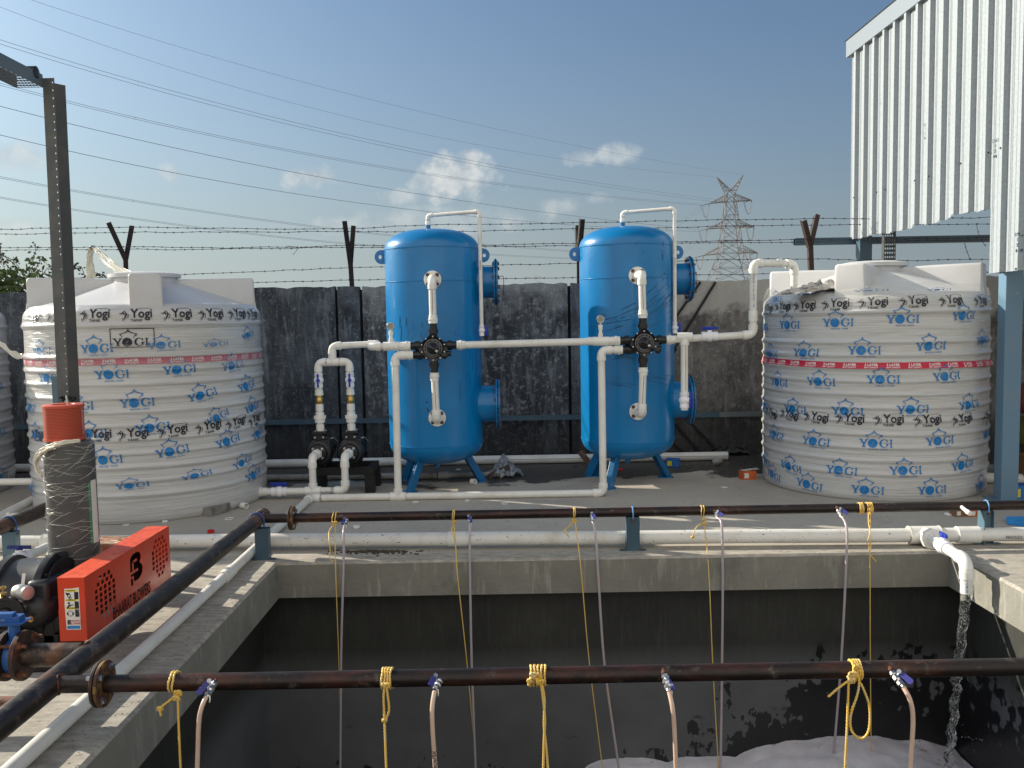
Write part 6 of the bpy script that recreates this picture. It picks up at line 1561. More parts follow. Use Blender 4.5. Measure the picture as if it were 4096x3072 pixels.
# bunched edge of the film at the upper left
mb = MB(); pts = bez([onY(320, 1762, 4.16), onY(262, 1768, 4.14), (onY(205, 1785, 4.13)), onY(165, 1812, 4.16), onY(148, 1842, 4.2), onY(153, 1880, 4.2), onY(168, 1905, 4.2)], 6)
for k in range(7):
    off = V((rs.uniform(-.010, .012), rs.uniform(-.01, .01), rs.uniform(-.016, .010))); mb.tube([p+off*(.4+.6*sin(pi*i/len(pts)))+V((0, 0, .002*sin(i*1.7+k))) for i, p in enumerate(pts)], rs.uniform(.003, .006), 6)
mb.build('bunched_film', 'filmthick', fl)
mb = MB()
for (a0, a1, z0, z1, m_) in ((-.42, -.27, .43, .735, 'green'),):
    vs = []; 
    for i in range(9):
        a = a0+(a1-a0)*i/8
        for z in (z0, z1): vs.append((sx+.1155*cos(a), sy+.1155*sin(a), z))
    mb.add(vs, [(2*i, 2*i+2, 2*i+3, 2*i+1) for i in range(8)]); mb.build('green_label', m_, bl, smooth=False)
mb = MB(); vs = []
for i in range(9):
    a = -.27+.40*i/8
    for z in (.43, .742): vs.append((sx+.1155*cos(a), sy+.1155*sin(a), z))
mb.add(vs, [(2*i, 2*i+2, 2*i+3, 2*i+1) for i in range(8)]); mb.build('paper_label', 'paper', bl, smooth=False)
# perforated filter drum
fx, fy_, f0, f1, fr0 = sx-.013, sy-.01, s1z+.004, s1z+.176, .0905
def perforated(mb, fn, nu, nv, hu, hv, stagger=False, m_=8):
    """fn(u, v) -> point; a sheet of nu x nv cells, each with an oval hole"""
    for j in range(nv):
        for i in range(nu):
            uo = .5 if (stagger and j % 2) else 0; c = (i+.5+uo, j+.5); vs = []; 
            for k in range(m_):
                a = 2*pi*k/m_+pi/4; ca, sa = cos(a), sin(a); s_ = .5/max(abs(ca), abs(sa)); vs.append(fn((c[0]+ca*s_)/nu, (c[1]+sa*s_)/nv))
            for k in range(m_):
                a = 2*pi*k/m_+pi/4; vs.append(fn((c[0]+hu*cos(a))/nu, (c[1]+hv*sin(a))/nv))
            mb.add(vs, [(k, (k+1) % m_, m_+(k+1) % m_, m_+k) for k in range(m_)])
mb = MB(); perforated(mb, lambda u, v: V((fx+fr0*cos(2*pi*u), fy_+fr0*sin(2*pi*u), f0+.012+(f1-f0-.024)*v)), 78, 21, .33, .30, True)
flt = mb.build('filter_drum', 'redfilter', bl, smooth=False)
mb = MB(); mb.lathe((fx, fy_, f0), (0, 0, 1), [(0, .06), (0, fr0+.003), (.012, fr0+.003), (.012, fr0-.006)], 56, closed=True); mb.build('bottom_ring', 'redfilter', bl); mb = MB(); mb.lathe((fx, fy_, f1-.012), (0, 0, 1), [(0, fr0-.006), (0, fr0+.004), (.012, fr0+.004), (.014, fr0), (.014, .052), (.008, .048), (-.01, .046), (-.012, 1e-3)], 56, closed=True); mb.build('top_ring', 'redfilter', bl)
mb = MB(); mb.lathe((fx, fy_, f0+.01), (0, 0, 1), [(0, fr0-.012), (f1-f0-.024, fr0-.012)], 40); mb.build('filter_core', 'vessel_dark', bl)
mb = MB(); mb.cyl((fx+.022, fy_, f1-.03), (fx+.018, fy_, f1+.045), .0045, 8); mb.lathe((fx+.019, fy_, f1+.012), (0, 0, 1), [(0, .009), (.008, .009)], 6); mb.build('centre_rod', 'chrome', bl)
# blower casing, lying crosswise
by, bz = 4.06, .235
mb = MB(); mb.lathe((-2.16, by, bz), (-1, 0, 0), [(0, .02), (0, .198), (.012, .200), (.030, .200), (.034, .178), (.09, .170), (.20, .168), (.205, .186), (.235, .188), (.24, .160), (.50, .155), (.505, .165), (.52, .165), (.525, .15), (1.3, .15), (1.32, .10)], 56); mb.build('blower_casing', 'blackpaint', bl)
mb = MB(); mb.lathe((-2.145, by, bz), (1, 0, 0), [(0, .175), (.010, .170), (.012, .12), (.03, .11), (.035, .05), (.14, .045)], 40)
for k in range(8): a = 2*pi*k/8; bolt(mb, (-2.150, by+.182*cos(a), bz+.182*sin(a)), (1, 0, 0), .008, .01)
mb.build('end_cover', 'castblack', bl)
mb = MB(); mb.box((-2.14, by+.02, .10), (.05, .34, .26)); mb.box((-2.45, by, .045), (.7, .30, .09)); mb.lathe((sx, sy, .20), (0, 0, 1), [(0, .09), (.09, .09), (.095, .13), (.105, .13)], 32); mb.build('base_casting', 'castblack', bl, bevel=.004)
mb = MB(); mb.box((-2.40, 4.25, .012), (.84, 1.1, .024)); mb.build('skid_plate', 'blackframe', bl, smooth=False)
mb = MB(); c = onY(70, 2420, 3.86); mb.sphere(c+V((.05, .05, -.03)), .09, 20, 14, (1.25, 1, 1)); mb.box(c+V((.09, .08, .02)), (.10, .16, .17)); mb.build('discharge_housing', 'blackpaint', bl, bevel=.02)
mb = MB(); c = onY(100, 2374, 3.80); mb.lathe(c+V((-.028, .02, 0)), V((1, -.5, .05)), [(-.03, .02), (-.03, .030), (-.02, .034), (.022, .034), (.026, .031), (.048, .031), (.050, .026), (.050, 1e-3)], 28, closed=True)
c = onY(52, 2370, 3.80); c = onY(62, 2362, 3.80)
mb.cyl(c+V((.015, 0, -.03)), c+V((.02, 0, -.10)), .008, 10); mb.lathe(c+V((.02, 0, -.07)), (0, 0, -1), [(0, .013), (.012, .013)], 6); mb.build('vacuum_gauge', 'silverdull', bl)
mb = MB(); c = onY(12, 2370, 3.78); mb.cyl(c+V((0, 0, .03)), c+V((0, 0, -.11)), .004, 8)
pts = [c+V((.011*cos(k*.9), .011*sin(k*.9), -.005-.075*k/60)) for k in range(61)]; mb.tube(pts, .0022, 6); mb.lathe(c+V((0, 0, .018)), (0, 0, 1), [(0, .014), (.008, .014)], 6); mb.lathe(c+V((0, 0, -.005)), (0, 0, 1), [(0, .016), (.004, .016)], 14); mb.lathe(c+V((.03, 0, -.10)), (0, 0, -1), [(0, .010), (.03, .010)], 6); mb.build('relief_spring', 'brass', bl)
mb = MB(); c = onY(8, 2462, 3.75); mb.lathe(c+V((0, .03, 0)), V((.35, -1, .1)), [(0, .075), (.035, .075), (.035, .062), (.020, .058), (.020, .03), (.04, .026), (.042, 1e-3)], 34, closed=True); mb.build('hand_pulley', 'castblack', bl)
mb = MB(); bolt(mb, onY(108, 2380, 3.86), (0, -1, .2), .010, .010); bolt(mb, onY(122, 2476, 3.8), (0, -1, 0), .010, .010); bolt(mb, onY(227, 2555, 4.0), (0, -1, 0), .010, .010); mb.build('cover_bolts', 'brass', bl)
mb = MB(); p = onY(88, 2322, 3.90); mb.quad(p+V((-.008, 0, -.03)), p+V((.008, 0, -.03)), p+V((.013, .01, .03)), p+V((-.003, .01, .03))); mb.build('silver_sticker', 'paper', bl, smooth=False)
mb = MB(); mb.box(onY(42, 2266, 4.05)+V((0, 0, 0)), (.045, .03, .02)); mb.build('filler_plug', 'black', bl, bevel=.004)
t = thing('taped_pack', (-1.98, 4.9, 0), 'brown taped pack lying behind the red belt guard', 'pack')
mb = MB(); c = onY(430, 2185, 4.86); n = 22; vs = []
for j in range(n+1):
    for i in range(2*n):
        a = pi*i/n; b = pi*j/n-pi/2; sx_ = abs(cos(a))**.35*(1 if cos(a) > 0 else -1); sy_ = abs(sin(a))**.35*(1 if sin(a) > 0 else -1); cz = abs(cos(b))**.4; sz_ = abs(sin(b))**.5*(1 if b > 0 else -1)
        q = V((sx_*cz*.135, sy_*cz*.08, sz_*.075)); vs.append(c+V((.03, 0, -.03))+q*(1+.10*mnoise.noise(q*24)))
mb.add(vs, [(j*2*n+i, j*2*n+(i+1) % (2*n), (j+1)*2*n+(i+1) % (2*n), (j+1)*2*n+i) for j in range(n) for i in range(2*n)]); mb.build('wrapping', 'brownfilm', t, angle=60)
mb = MB(); mb.box((c.x+.03, c.y, (c.z-.09)/2), (.22, .12, max(.02, c.z-.10))); mb.build('box_below', 'brownbox', t, smooth=False)

# butterfly valve between rusty flanges at the lower left
bv = thing('butterfly_valve', (-1.95, 3.27, HZ), 'blue butterfly valve between rusty bolted flanges at the lower left', 'valve')
yv = 3.265; xr = onY(95, 2620, yv).x; xl2 = xr-.062
straight(bv, (HX-BR*.6, yv, HZ), (xr-.012, yv, HZ), BR, 'steel', 'pipe', 28); straight(bv, (xl2+.012, yv, HZ), (-3.4, yv, HZ), BR, 'steel', 'pipe', 28); weldring(bv, (HX, yv, HZ), (-1, 0, 0), BR, BR)
for x0, dd in ((xr, 1), (xl2, -1)):
    mb = MB(); mb.lathe((x0, yv, HZ), (dd, 0, 0), [(-.009, .03), (-.009, .094), (.009, .094), (.009, .03)], 44); mb.build('flange', 'flange_dark', bv, bevel=.0015)
mb = MB(); mb.lathe((xr-.031, yv, HZ), (1, 0, 0), [(-.018, .03), (-.018, .066), (.018, .066), (.018, .03)], 36); mb.cyl((xr-.031, yv, HZ+.05), (xr-.031, yv, HZ+.125), .020, 16); mb.box((xr-.031, yv, HZ+.128), (.075, .055, .010)); mb.build('valve_body', 'ubolt', bv, bevel=.003)
mb = MB(); mb.box((xr-.125, yv-.01, HZ+.160), (.21, .032, .022)); mb.box((xr-.022, yv-.004, HZ+.148), (.055, .042, .022)); mb.box((xr-.028, yv-.008, HZ+.1375), (.11, .07, .004)); o = mb.build('lever', 'ubolt', bv, bevel=.004)
for k in range(4):
    mb = MB(); a = pi/4+pi/2*k; q = V((0, cos(a)*.078, sin(a)*.078)); p = V((xr-.031, yv, HZ))+q; mb.cyl(p-V((.075, 0, 0)), p+V((.075, 0, 0)), .0075, 10); bolt(mb, p+V((.041, 0, 0)), (1, 0, 0), .013, .014); bolt(mb, p-V((.041, 0, 0)), (-1, 0, 0), .013, .014); mb.build('tie_bolt', 'weld', bv)
t = thing('side_stub', (HX-.1, 2.84, HZ), 'orange rusty pipe stub welded to the thick header at the left edge', 'pipe stub')
straight(t, (HX-BR*.6, 2.835, HZ-.004), (HX-.6, 2.835, HZ-.004), .028, 'weld', 'pipe')

M['galvdk'] = mat('dark_galvanised', (.055, .062, .066), .55, .4, var=(7, (.08, .08, .078), .45, .7))
# ------------------------------------------------------------------ cable tray mast at the left
ct = thing('cable_tray_mast', (-2.7, 5.22, 0), 'tall slotted metal cable tray standing behind the silencer and bending towards the camera', 'cable tray')
tX = onY(172, 330, 5.2).x; tz = onY(200, 312, 5.2).z; tX2 = tX
def post_plate(x0, w_, y0, nrm, z0, z1, hx, mt, name):
    u = V((nrm[1]*-1, nrm[0], 0)).normalized(); u = u if u.x > 0 else -u; n_ = int((z1-z0)/.045); polys = [[(0, z0), (w_, z0), (w_, z1), (0, z1)]]
    for k in range(n_): polys.append(ell(hx, z0+.03+.045*k, .0035, .0058, 8))
    vf = fill2d(polys, .001); nn = V((nrm[0], nrm[1], 0)).normalized(); mb = MB(); mb.add([V((x0, y0, 0))+u*q[0]+V((0, 0, q[1]))+nn*q[2] for q in vf[0]], vf[1]); return mb.build(name, mt, ct, smooth=False)
post_plate(tX, .066, 5.20, (0, -1), 0, tz, .055, 'galv', 'tray_face')
post_plate(tX+.071, .062, 5.2, (.25, -1), 0, tz-.036, .2, 'galv2', 'tray_side') if False else None
mb = MB(); a = V((tX+.0675, 5.198, 0)); b = V((tX+.112, 5.235, 0)); mb.add([a, b, b+V((0, 0, tz-.034)), a+V((0, 0, tz-.030))], [(0, 1, 2, 3)]);  mb.build('tray_side', 'galvdk', ct, smooth=False)
mb = MB(); mb.box((tX-.001, 5.225, tz/2), (.002, .05, tz)); mb.build('tray_lip', 'galv', ct, smooth=False)
# arm running towards the camera
az = onX(0, 338, -2.9).z; axr = tX+.004; axl = axr-.150; zt_ = onX(60, 255, axr).z
aw = .150; y0_, y1_ = 1.6, 5.19
mb = MB(); nu, nv = 60, 9
perforated(mb, lambda u, v: V((axl+aw*v, y0_+(y1_-y0_)*u, tz-.055)), 74, 8, .30, .42, False); tu = mb.build('tray_underside', 'galv', ct, smooth=False)
mb = MB(); mb.box((axr, (y0_+y1_)/2, tz-.020), (.002, y1_-y0_, .075)); mb.box((axl, (y0_+y1_)/2, tz-.020), (.002, y1_-y0_, .075)); mb.build('tray_rail', 'galv2', ct, smooth=False)
mb = MB(); mb.lathe((axr+.004, 5.12, tz+.012), (1, 0, 0), [(-.06, .034), (0, .034), (.002, .028)], 24); mb.build('black_cable', 'black', ct)
mb = MB(); 
for (x, y) in ((250, 1590), (268, 1588), (285, 1592), (300, 1593), (260, 1600), (292, 1599)): bolt(mb, onY(x, y, 5.19), (0, -1, 0), .007, .03)
mb.build('joint_bolts', 'vessel_dark', ct)
mb = MB(); p = onY(226, 1585, 5.6); mb.box((p.x, 5.6, .59), (.038, .03, 1.18)); mb.build('support_post', 'bracket', ct, smooth=False)
# the mast leans a little
zt0 = onY(172, 330, 5.2); zb0 = onY(231, 1560, 5.2); kk = (zt0.x-zb0.x)/(zt0.z-zb0.z)
for o in ct.children:
    if o.name.split('.')[0] in ('tray_face', 'tray_side', 'tray_lip'):
        for v in o.data.vertices: v.co.x += (v.co.z-zt0.z)*kk

# ------------------------------------------------------------------ metal-clad shed at the right
sd = thing('metal_shed', (3.8, 7, 0), 'tall shed clad in ribbed silver sheet, raised on blue-grey steel columns', 'shed')
SX = 3.795; rz1 = 4.46; zc = 2.288; zn = 1.787; ycut = 6.972; yfar = 9.835
def sheet_x(y):
    k = ((y-6.54+.12) % .24)-.12   # distance from a rib centre
    a = abs(k); r = 0
    if a < .022: r = .040
    elif a < .033: r = .040*(1-(a-.022)/.011)
    else:
        for m_ in (.072, .092):
            if abs(a-m_) < .006: r = .005*(1-abs(a-m_)/.006)
    return SX-r
ys = set()
y = 1.2
while y < yfar+.0001:
    ys.add(round(y, 4)); y += .24
base = [-.12, -.098, -.092, -.086, -.078, -.072, -.066, -.033, -.022, .022, .033, .066, .072, .078, .086, .092, .098]
yl = []
k = -25
while True:
    c0 = 6.54+.24*k
    if c0 > 10.2: break
    for b_ in base:
        q = c0+b_
        if 1.2 < q < yfar: yl.append(q)
    k += 1
yl = sorted(set([1.2, yfar, ycut-.0001, ycut+.0001]+[round(q, 5) for q in yl]))
rj = random.Random(4)
def sheet(y0, y1, zb, name):
    Y_ = [q for q in yl if y0 <= q <= y1]; mb = MB(); vs = []; jag = 0
    for q in Y_:
        jag = max(-.012, min(.012, jag+rj.uniform(-.006, .006))); z0 = zb(q)+jag if zb(q) > 2 else zb(q); x = sheet_x(q); vs += [(x, q, z0), (x, q, rz1-.14)]
    mb.add(vs, [(2*i, 2*i+2, 2*i+3, 2*i+1) for i in range(len(Y_)-1)]); o = mb.build(name, 'clad', sd, smooth=False); sm = o.modifiers.new('s', 'SOLIDIFY'); sm.thickness = .0012; return o
sheet(ycut+.0001, yfar, lambda q: zc+(.010 if q < 7.6 else 0)-.012*max(0, q-9.5), 'cladding_sheet'); sheet(1.2, ycut-.0001, lambda q: zn, 'cladding_sheet')
mb = MB(); mb.box((SX-.045, (1.2+yfar)/2+.02, rz1-.075), (.004, yfar-1.2+.08, .175)); mb.box((SX-.022, (1.2+yfar)/2+.02, rz1-.160), (.046, yfar-1.2+.08, .004)); mb.build('barge_trim', 'cladtrim', sd, smooth=False)
mb = MB(); mb.quad((SX-.06, 1.2, rz1+.02), (8.5, 1.2, rz1+.9), (8.5, yfar+.1, rz1+.9), (SX-.06, yfar+.1, rz1+.02)); mb.build('roof', 'clad', sd, smooth=False)
mb = MB(); x0, y0, w_ = 3.812, 6.76, .135
mb.box((x0+w_/2, y0+.055, 1.45), (w_, .11, 2.9)); cn = mb.build('column', 'column', sd, smooth=False, bevel=.004)
mb = MB(); mb.box((x0+w_/2, y0+.055, .006), (.24, .24, .012)); mb.build('base_plate', 'column', cn, smooth=False)
mb = MB(); mb.box((3.862, 9.62, 1.9), (.13, .12, 5.2)); mb.build('column', 'bracketdk', sd, smooth=False)  # darkened blue-grey, the far column's shade put into the colour
mb = MB(); mb.box((3.86, 8.4, 1.82+2.2), (.08, 2.9, .08)); mb.box((3.86, 4.0, 1.84), (.08, 5.4, .05)); mb.build('wall_rail', 'bracketdk', sd, smooth=False)
mb = MB(); xa = onY(3180, 967, 9.74).x; zb_ = onY(3180, 967, 9.74).z
for (dy, dz, sy_, sz_) in ((0, .036, .076, .004), (0, -.036, .076, .004), (.036, 0, .004, .068), (-.036, 0, .004, .068)): mb.box(((xa+6.5)/2, 9.76+dy, zb_+dz), (6.5-xa, sy_, sz_))
mb.build('cross_beam', 'bracketdk', sd, smooth=False)  # beam shade painted in with the same darkened blue-grey
mb = MB(); perforated(mb, lambda u, v: V((3.822+.115*u, 9.0, 1.6+.95*v)), 5, 22, .36, .28, False); mb.box((3.821, 9.03, 2.07), (.002, .06, .95)); mb.box((3.938, 9.03, 2.07), (.002, .06, .95)); mb.build('hanging_tray', 'galvdk', sd, smooth=False)
mb = MB()
for (x, y) in ((3428, 790), (3505, 769), (3543, 758), (3674, 722), (3725, 705), (3841, 654), (3960, 610), (4021, 592), (4083, 1075), (3460, 210), (3620, 92)):
    p = onX(x, y, SX-.006); q = sheet_x(p.y); mb.lathe((q-.0, p.y, p.z), (-1, 0, 0), [(0, .009), (.002, .009), (.002, .005), (.008, .005)], 8)
mb.build('screws', 'castblack', sd)
mb = MB()
for (x, y, s) in ((3528, 440, 1), (3702, 530, 1), (3980, 600, 1.1), (3508, 918, .9), (4089, 975, 1)):
    p = onX(x, y, SX-.005)
    for k, wd in enumerate(('M', 'S', 'I', 'DU')):
        vf = scale2d(text2d(wd, .01), .050*s, .034*s); mb.add([V((min(sheet_x(p.y-q[0]), SX-.004)-.004, p.y-q[0], p.z-.06+.040*k+q[1])) for q in vf[0]], vf[1])
mb.build('mill_stamp', 'bracketdk', sd, smooth=False)

# ------------------------------------------------------------------ loose things
def disc(name, p, r, h, mt, label, cat, group=None, tilt=(0, 0, 1), hollow=True, wall=.0025):
    p = V(p); mb = MB()
    if hollow: mb.lathe(p, tilt, [(0, r), (h, r), (h, r-wall), (0, r-wall), (0, r)], 22, closed=True)
    else: mb.lathe(p, tilt, [(0, r), (h*.8, r), (h, r*.93), (h, 1e-3)], 22, closed=True)
    return tag(mb.build(name, mt), label, cat, group)
for (x, y, r, lab) in ((1833, 1879, .024, 'white plastic ring on the damp floor under the left vessel'), (1662, 2009, .025, 'thin white ring just in front of the floor line, nearest the left vessel'), (1869, 2003, .020, 'faint small white ring in front of the floor line'), (2018, 2015, .030, 'oval white ring in front of the floor line, right of the smaller ones'), (917, 2076, .032, 'thin white ring on the floor beside the grey block'), (504, 2101, .022, 'broken white ring standing near the belt guard'), (2302, 1866, .022, 'lilac ring on the damp floor left of the right vessel')):
    disc('plastic_ring', onZ(x, y, .002), r, .006, 'cap' if 'lilac' not in lab else 'lever', lab, 'ring', 'offcut rings on the floor')
disc('bottle_cap', onZ(660, 2088, .002), .020, .012, 'cap', 'white flat cap on the floor in front of the left tank', 'cap', hollow=False)
disc('bottle_cap', onZ(2897, 1950, .002), .028, .005, 'cap', 'white round lid on the floor left of the right tank', 'lid', hollow=False)
disc('bottle_cap', onZ(844, 2131, .002), .024, .020, 'redcap', 'red plastic cap on the floor behind the belt guard', 'cap')
disc('bottle_cap', onZ(2481, 1880, .002), .030, .012, 'redcap', 'dusty red lid on the floor behind the right vessel leg', 'lid', hollow=False)
p = onZ(1898, 1938, .0); t = disc('pipe_offcut', p+V((-.028, .02, .026)), .026, .045, 'cap', 'short white pipe offcut lying near the left vessel right leg', 'pipe offcut', tilt=V((.75, -.6, 0)), wall=.004)
p = onZ(968, 2034, .0); disc('pipe_offcut', p+V((0, 0, .026)), .025, .055, 'cap', 'white pipe offcut lying against the grey block', 'pipe offcut', tilt=V((.8, -.5, 0)), wall=.004)
p = onZ(2870, 1862, 0); t = thing('tin_can', p, 'dusty open tin can lying among the rubbish right of the vessels', 'can'); mb = MB(); c = p+V((-.04, 0, .032)); mb.lathe(c, (.9, -.35, .25), [(0, 1e-3), (0, .030), (.008, .034), (.07, .034), (.075, .024), (.088, .024), (.088, .019), (.05, .018)], 20, closed=True); mb.build('can_body', 'pvc_grey', t)
p = onZ(1410, 2120, .002)
t = disc('tape_roll', onZ(1427, 2111, .003), .026, .016, 'cap', 'white thread tape roll on the floor behind the far header', 'tape roll', wall=.012)
# grey paving block
t = thing('grey_block', onZ(910, 2055, 0), 'rough grey zigzag paving block beside the left water tank', 'block'); mb = MB(); a = onZ(853, 2064, 0); b = onZ(955, 2030, 0); a.y -= .03; b.y -= .03
out = []; dd = (b-a); n_ = V((-dd.y, dd.x, 0)).normalized()*.105
zig = [0, .012, 0, -.012, 0, .012, 0]; L1 = [a+dd*(i/6)-n_*.0+n_.normalized()*zig[i] for i in range(7)]; L2 = [q+n_ for q in L1]
vs = [q+V((0, 0, .002)) for q in L1+L2]+[q+V((0, 0, .068)) for q in L1+L2]; m_ = 14
mb.add(vs, [(i, i+1, m_+i+1, m_+i) for i in range(6)]+[(7+i, 7+i+1, m_+7+i+1, m_+7+i) for i in range(6)]+[(0, 7, m_+7, m_), (6, 13, m_+13, m_+6)]+[(m_+i, m_+i+1, m_+7+i+1, m_+7+i) for i in range(6)]); mb.build('block_body', 'brick', t, smooth=False, bevel=.006)
def crumple(name, c, sx_, sy_, h, mt, label, cat, seed, res=34):
    mb = MB(); n = res; vs = []
    for j in range(n+1):
        for i in range(n+1):
            u_, v_ = i/n*2-1, j/n*2-1; r = sqrt(u_*u_+v_*v_); q = V((u_*2.6+seed, v_*2.6, seed)); e = 1+.25*mnoise.noise(q*.6)
            z = max(0, 1-r/e)**.5*h*(.7+.8*abs(mnoise.fractal(q, 1, 2, 4)))
            vs.append(c+V((u_*sx_, v_*sy_, .003+z))+V((.06*sx_*mnoise.noise(q*2), .06*mnoise.noise(q*2+V((4, 0, 0))), 0)))
    keep = [(j*(n+1)+i, j*(n+1)+i+1, (j+1)*(n+1)+i+1, (j+1)*(n+1)+i) for j in range(n) for i in range(n) if ((i+.5)/n*2-1)**2+((j+.5)/n*2-1)**2 < 1]
    mb.add(vs, keep); o = mb.build(name, mt, angle=50); return tag(o, label, cat)
crumple('plastic_bag', onZ(2020, 1905, 0), .17, .17, .15, 'bag', 'crumpled translucent bluish plastic bag beside the left vessel right leg', 'plastic bag', 2.3)
crumple('cement_sack', onZ(2905, 1818, 0)+V((.05, .05, 0)), .26, .16, .13, 'wall_grey', 'dusty grey sack slumped against the wall behind the pipe end', 'sack', 5.1)
mb = MB(); p = onZ(1945, 1915, 0); mb.bar(p+V((.02, -.02, .02)), p+V((.22, .02, .11)), .05, .006, (0, 1, 0)); tag(mb.build('steel_strip', 'steel', smooth=False), 'rusty angle offcut leaning by the left vessel right leg', 'steel offcut')
mb = MB(); p = onZ(2372, 1870, 0); mb.bar(p+V((-.02, .1, .02)), p+V((-.12, .15, .14)), .06, .006, (0, 1, 0)); tag(mb.build('steel_strip', 'steel', smooth=False), 'dark flat offcut leaning behind the right vessel', 'steel offcut')
def carton(name, p, size, yaw, mt, label, flap=True, m2='paper'):
    t = thing(name, p, label, 'box'); X_ = V((cos(yaw), sin(yaw), 0)); Y_ = V((-sin(yaw), cos(yaw), 0)); mb = MB(); mb.box(V(p)+V((0, 0, size[2]/2+.001)), size, (X_, Y_, V((0, 0, 1)))); mb.build('carton', mt, t, smooth=False, bevel=.002)
    if flap: mb = MB(); c = V(p)+V((0, 0, size[2]+.004)); mb.bar(c-X_*size[0]*.4, c+X_*size[0]*.75+V((0, 0, .012)), size[1]*.7, .0015, (0, 0, 1)); mb.build('flap', 'cloth', t, smooth=False)
    mb = MB(); c = V(p)-Y_*(size[1]/2+.001)+V((0, 0, size[2]*.5)); mb.quad(c-X_*size[0]*.38-V((0, 0, size[2]*.3)), c-X_*size[0]*.05-V((0, 0, size[2]*.3)), c-X_*size[0]*.05+V((0, 0, size[2]*.3)), c-X_*size[0]*.38+V((0, 0, size[2]*.3))); mb.build('printed_panel', m2, t, smooth=False); return t
carton('orange_box', onZ(2990, 1915, 0), (.13, .10, .075), .12, 'orangebox', 'small orange card box with an open flap left of the right tank')
carton('blue_box', onZ(2690, 1872, 0)+V((.02, .08, 0)), (.13, .10, .08), -.3, 'bluebox', 'blue and yellow card box behind the right vessel right leg', False, 'yellowcard'); 
carton('brown_box', onZ(3832, 2062, 0), (.09, .08, .05), .1, 'brownbox', 'brown card box under the far header, beside the capped stub', False)
carton('orange_carton', onZ(3892, 2062, 0), (.12, .08, .05), .02, 'orangebox', 'orange lettered carton under the far header, beside the right bracket', False)
disc('white_lid', onZ(3796, 2058, .0), .035, .010, 'cap', 'white lid on the floor under the far header at the right', 'lid', hollow=False)
mb = MB(); a = onZ(4030, 2098, .004); mb.add([onZ(4022, 2066, .03), onZ(4170, 2064, .03), onZ(4170, 2118, .004), onZ(4085, 2103, .004), onZ(4030, 2098, .004)], [(0, 1, 2, 3, 4)]); mb.add([onZ(4022, 2066, .028), onZ(4170, 2064, .028), onZ(4170, 2118, .002), onZ(4030, 2098, .002)], [(0, 1, 2, 3)]); tag(mb.build('blue_sheet', 'ltblue', smooth=False), 'bright blue plastic sheet on the floor at the right edge', 'sheet')
mb = MB(); p = onZ(4105, 2110, 0); mb.box(p+V((.02, .0, .03)), (.05, .04, .06)); tag(mb.build('yellow_carton', 'yellowcard', smooth=False, bevel=.002), 'yellow box half cut off by the right edge', 'box')
carton('paint_box', onZ(4100, 2005, 0)+V((0, .12, 0)), (.22, .14, .11), .05, 'bluebox', 'dark blue carton with a yellow panel behind the near shed column', False, 'yellowcard')
t = thing('floor_pipe', (4.4, 7.3, .05), 'white pipe on the floor behind the near shed column', 'pipe'); straight(t, (3.9, 7.55, .05), (5.2, 7.15, .05), .045)
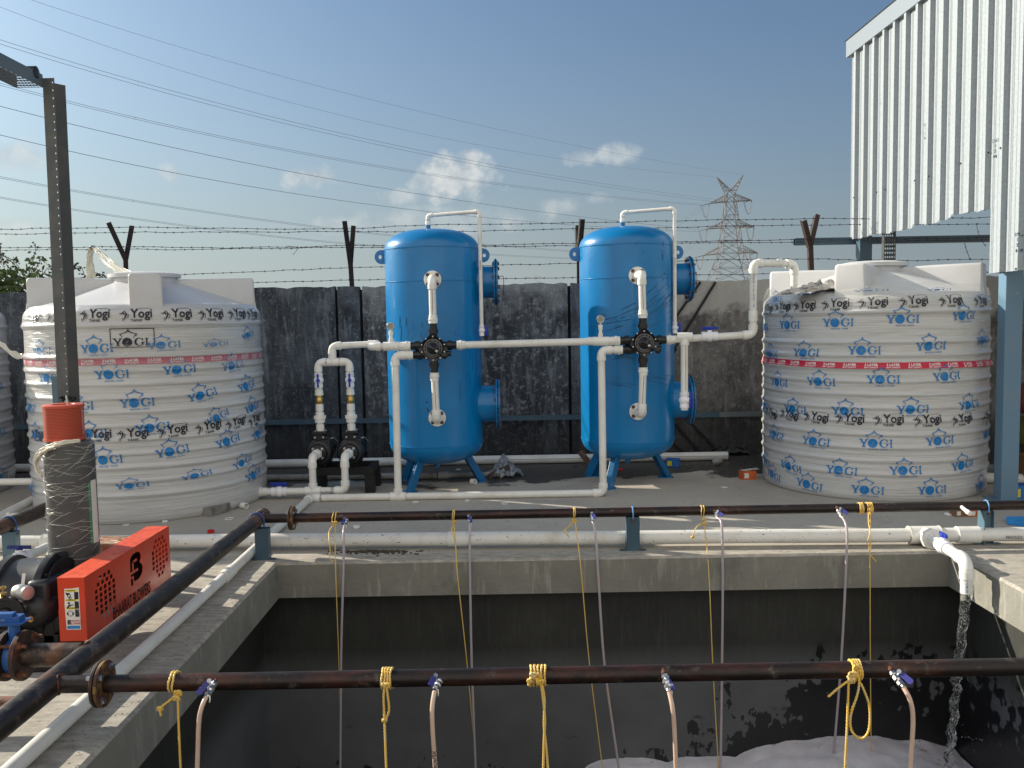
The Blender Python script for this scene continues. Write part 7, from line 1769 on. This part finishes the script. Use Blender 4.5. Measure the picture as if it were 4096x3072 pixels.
for (z, mt, lab, s) in ((.42, 'olivebag', 'olive yellow sack at the bottom of the pile at the right edge', 3.3), (.72, 'redbag', 'faded red lettered sack on top of the pile at the right edge', 6.1)):
    mb = MB(); n = 20; vs = []; c = V((4.72, 7.55, z))
    for j in range(n+1):
        for i in range(2*n):
            a = pi*i/n; b = pi*j/n-pi/2; q = V((abs(cos(a))**.5*(1 if cos(a) > 0 else -1)*abs(cos(b))**.5*.33, abs(sin(a))**.6*(1 if sin(a) > 0 else -1)*abs(cos(b))**.5*.2, abs(sin(b))**.8*(1 if b > 0 else -1)*.155)); vs.append(c+q*(1+.12*mnoise.noise(q*9+V((s, 0, 0)))))
    mb.add(vs, [(j*2*n+i, j*2*n+(i+1) % (2*n), (j+1)*2*n+(i+1) % (2*n), (j+1)*2*n+i) for j in range(n) for i in range(2*n)]); o = mb.build('sack', mt, angle=70); tag(o, lab, 'sack', 'piled sacks')
    if mt == 'redbag': mb = MB(); place2d(mb, scale2d(text2d('CEMENT', .03), .05), (4.50, 7.40, .70), (.93, -.36, 0), (0, 0, 1)); l_ = mb.build('sack_lettering', 'paper', smooth=False); l_.parent = o
mb = MB(); mb.box((4.75, 7.6, .14), (.8, .5, .24)); tag(mb.build('wooden_pallet', 'brownbox', smooth=False, bevel=.01), 'dark wooden pallet under the sacks at the right edge', 'pallet')
mb = MB(); rs = random.Random(77)
for _ in range(260):
    x = rs.gauss(1500, 75); y = 2203+abs(rs.gauss(0, 5))+rs.uniform(-3, 3); mb.sphere(onZ(x, y, .002), rs.uniform(.003, .010), 5, 4, (1.3, 1, .7))
o = mb.build('dirt_crumbs', 'dirt', smooth=False); o['kind'] = 'stuff'; tag(o, 'dark dirt crumbs heaped in front of the water main', 'dirt')
# straw, chips and scraps scattered on the dirty strip
mb = MB(); rs = random.Random(31)
for _ in range(240):
    x = rs.gauss(2930, 90); y = rs.gauss(1872, 14)
    if not (2690 < x < 3050): continue
    p = onZ(x, min(max(y, 1845), 1905), .004); a = rs.uniform(0, pi); l = rs.uniform(.006, .03); d_ = V((cos(a)*l, sin(a)*l, rs.uniform(0, .01))); mb.tube([p, p+d_], rs.uniform(.0008, .0020), 4)
o = mb.build('straw_litter', 'twig', smooth=False); o['kind'] = 'stuff'; tag(o, 'straw and plastic scraps scattered on the dirt near the right tank', 'litter')
mb = MB()
for _ in range(420):
    p = V((rs.uniform(-2.6, 3.3), rs.uniform(5.4, 9.1), .001)); s_ = rs.uniform(.002, .006)
    if rs.random() < .35: p = V((rs.uniform(-1.64, -1.5), rs.uniform(2.4, 5.3), .001)); s_ *= .6
    mb.sphere(p, s_, 5, 4, (1, 1, .5))
o = mb.build('grit', 'brick', smooth=False); o['kind'] = 'stuff'; tag(o, 'small grit and cement crumbs on the terrace', 'grit')
